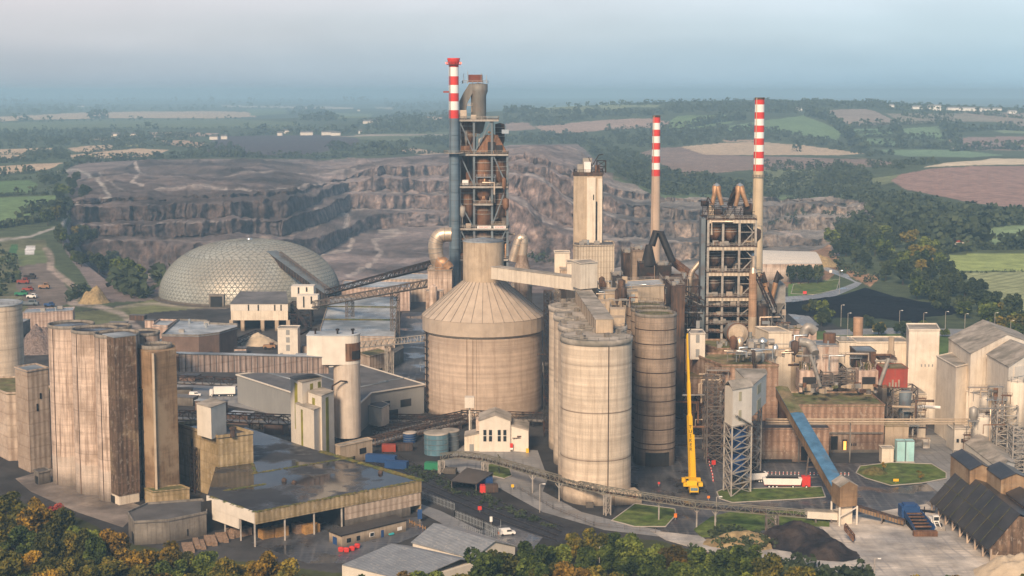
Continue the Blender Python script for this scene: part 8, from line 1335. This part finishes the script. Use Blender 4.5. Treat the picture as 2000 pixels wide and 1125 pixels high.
wood([(985, 264), (1110, 258), (1180, 275), (1200, 296), (1260, 300), (1285, 335), (1400, 352), (1480, 368), (1480, 390), (1390, 384), (1280, 376), (1210, 352), (1190, 330), (1130, 284), (985, 282)], 560, 7); wood([(1190, 262), (1300, 256), (1480, 252), (1560, 264), (1640, 283), (1700, 298), (1760, 300), (1700, 309), (1560, 280), (1480, 271), (1380, 282), (1250, 290), (1190, 280)], 340, 7)
wood([(1480, 345), (1560, 340), (1600, 335), (1690, 350), (1720, 372), (1800, 390), (1850, 412), (1740, 420), (1650, 392), (1480, 384)], 360, 6); wood([(1590, 330), (1640, 318), (1690, 335), (1700, 352), (1640, 362), (1600, 352)], 90, 7); wood([(1620, 458), (1690, 428), (1740, 398), (1850, 412), (1900, 418), (2060, 428), (2060, 440), (1960, 444), (1880, 452), (1835, 468), (1790, 470), (1700, 470)], 330, 7); wood([(1690, 318), (1760, 316), (1820, 312), (1830, 322), (1760, 332), (1700, 330)], 70, 5); wood([(1480, 312), (1500, 318), (1600, 318), (1600, 332), (1480, 336)], 50, 5)
hedge([(1660, 262), (1740, 258)], 4, 6); hedge([(1655, 250), (1700, 246), (1840, 242), (1870, 250)], 4, 6, .35); hedge([(1580, 226), (1620, 236), (1650, 262), (1665, 285), (1690, 297)], 3, 8, .5); hedge([(1745, 250), (1760, 285)], 3, 7, .5); hedge([(1840, 246), (1860, 268), (1870, 290)], 3, 7, .5); hedge([(1670, 285), (1760, 290), (1860, 292)], 4, 6, .3); hedge([(1690, 268), (1860, 274)], 4, 6, .3); hedge([(1860, 296), (1940, 292), (2060, 296)], 4, 7, .5); hedge([(1870, 258), (1960, 254), (2060, 262)], 4, 7, .4); hedge([(1760, 226), (1800, 232), (1860, 232)], 4, 6); hedge([(1720, 214), (1790, 219), (1880, 221), (2060, 238)], 5, 6); hedge([(1340, 250), (1400, 240), (1450, 234), (1400, 232)], 3, 7, .3); hedge([(1290, 255), (1480, 262)], 4, 7); hedge([(1050, 246), (1100, 244)], 5, 6); hedge([(1180, 256), (1300, 249)], 5, 5)
wood([(985, 222), (1040, 222), (1180, 228), (1290, 226), (1300, 222), (1100, 218), (985, 214)], 130, 8); wood([(985, 230), (1080, 232), (1170, 230), (1060, 245), (1010, 240), (985, 244)], 90, 7); wood([(1290, 212), (1480, 208), (1600, 210), (1600, 216), (1560, 222), (1440, 220), (1320, 222)], 170, 8); wood([(1480, 205), (1600, 203), (1700, 206), (1760, 211), (1700, 214), (1560, 212)], 130, 8)
for px in range(985, 2060, 4):
    base = np.interp(px, [985, 1100, 1250, 1450, 1600, 1750, 1850, 2000, 2060], [211, 207, 205, 202, 203, 206, 213, 218, 221]); grow_at(px, base+rr.uniform(-4, 3), 7*rr.uniform(.6, 1.3), 26)
hedge([(1840, 496), (1900, 490), (2060, 486)], 3, 4, .1); hedge([(1835, 486), (1850, 480)], 2, 5, .8); hedge([(1895, 482), (1915, 480)], 2, 6, .9); hedge([(1960, 478), (1975, 478)], 4, 4); hedge([(1865, 535), (2060, 530)], 8, 1.5, .0); hedge([(1548, 296), (1560, 296)], 6, 7, 1)
hedge([(1000, 500), (1110, 520)], 5, 3, .2); hedge([(230, 560), (280, 585)], 3, 4, .5); hedge([(130, 590), (170, 570)], 5, 2.5); hedge([(300, 545), (320, 560)], 3, 4); wood([(1600, 430), (1640, 400), (1690, 415), (1650, 440)], 26, 3); wood([(1500, 440), (1560, 410), (1600, 400), (1560, 440)], 22, 3); wood([(1620, 500), (1650, 520), (1720, 545), (1700, 555), (1640, 535)], 20, 3); wood([(1390, 1050), (1440, 1040), (1480, 1060), (1520, 1070), (1470, 1078), (1400, 1068)], 120, 1.6); wood([(760, 905), (820, 940), (1000, 1010), (1100, 1040), (1080, 1030), (960, 975), (830, 915)], 160, .8); wood([(0, 480), (40, 520), (20, 600), (-50, 640), (-50, 500)], 40, 4); wood([(1340, 1075), (1700, 1125), (1700, 1180), (1300, 1160)], 260, 2)
me = bpy.data.meshes.new('far_woods'); me.from_pydata([tuple(p) for p in VV], [], FF); me.materials.append(M['leaf_far']); o = bpy.data.objects.new('far_woods', me); COL.objects.link(o); tag(o, kind='stuff')
print('trees', ntree, 'clumps', CNT[0], len(FF))
# ================================================================ haze
hb = MB(); hb.box((0, 11000-500, 43), (26000, 24000, 220)); hz = build('haze', hb, bpy.data.materials.new('haze')); tag(hz, kind='stuff')
t = hz.data.materials[0]; t.use_nodes = True; t = t.node_tree; t.nodes.clear(); o = nn(t, 'ShaderNodeOutputMaterial'); v = nn(t, 'ShaderNodeVolumePrincipled')
v.inputs['Color'].default_value = (.47, .74, .97, 1); v.inputs['Density'].default_value = .00015; v.inputs['Anisotropy'].default_value = .0
t.links.new(v.outputs[0], o.inputs['Volume'])
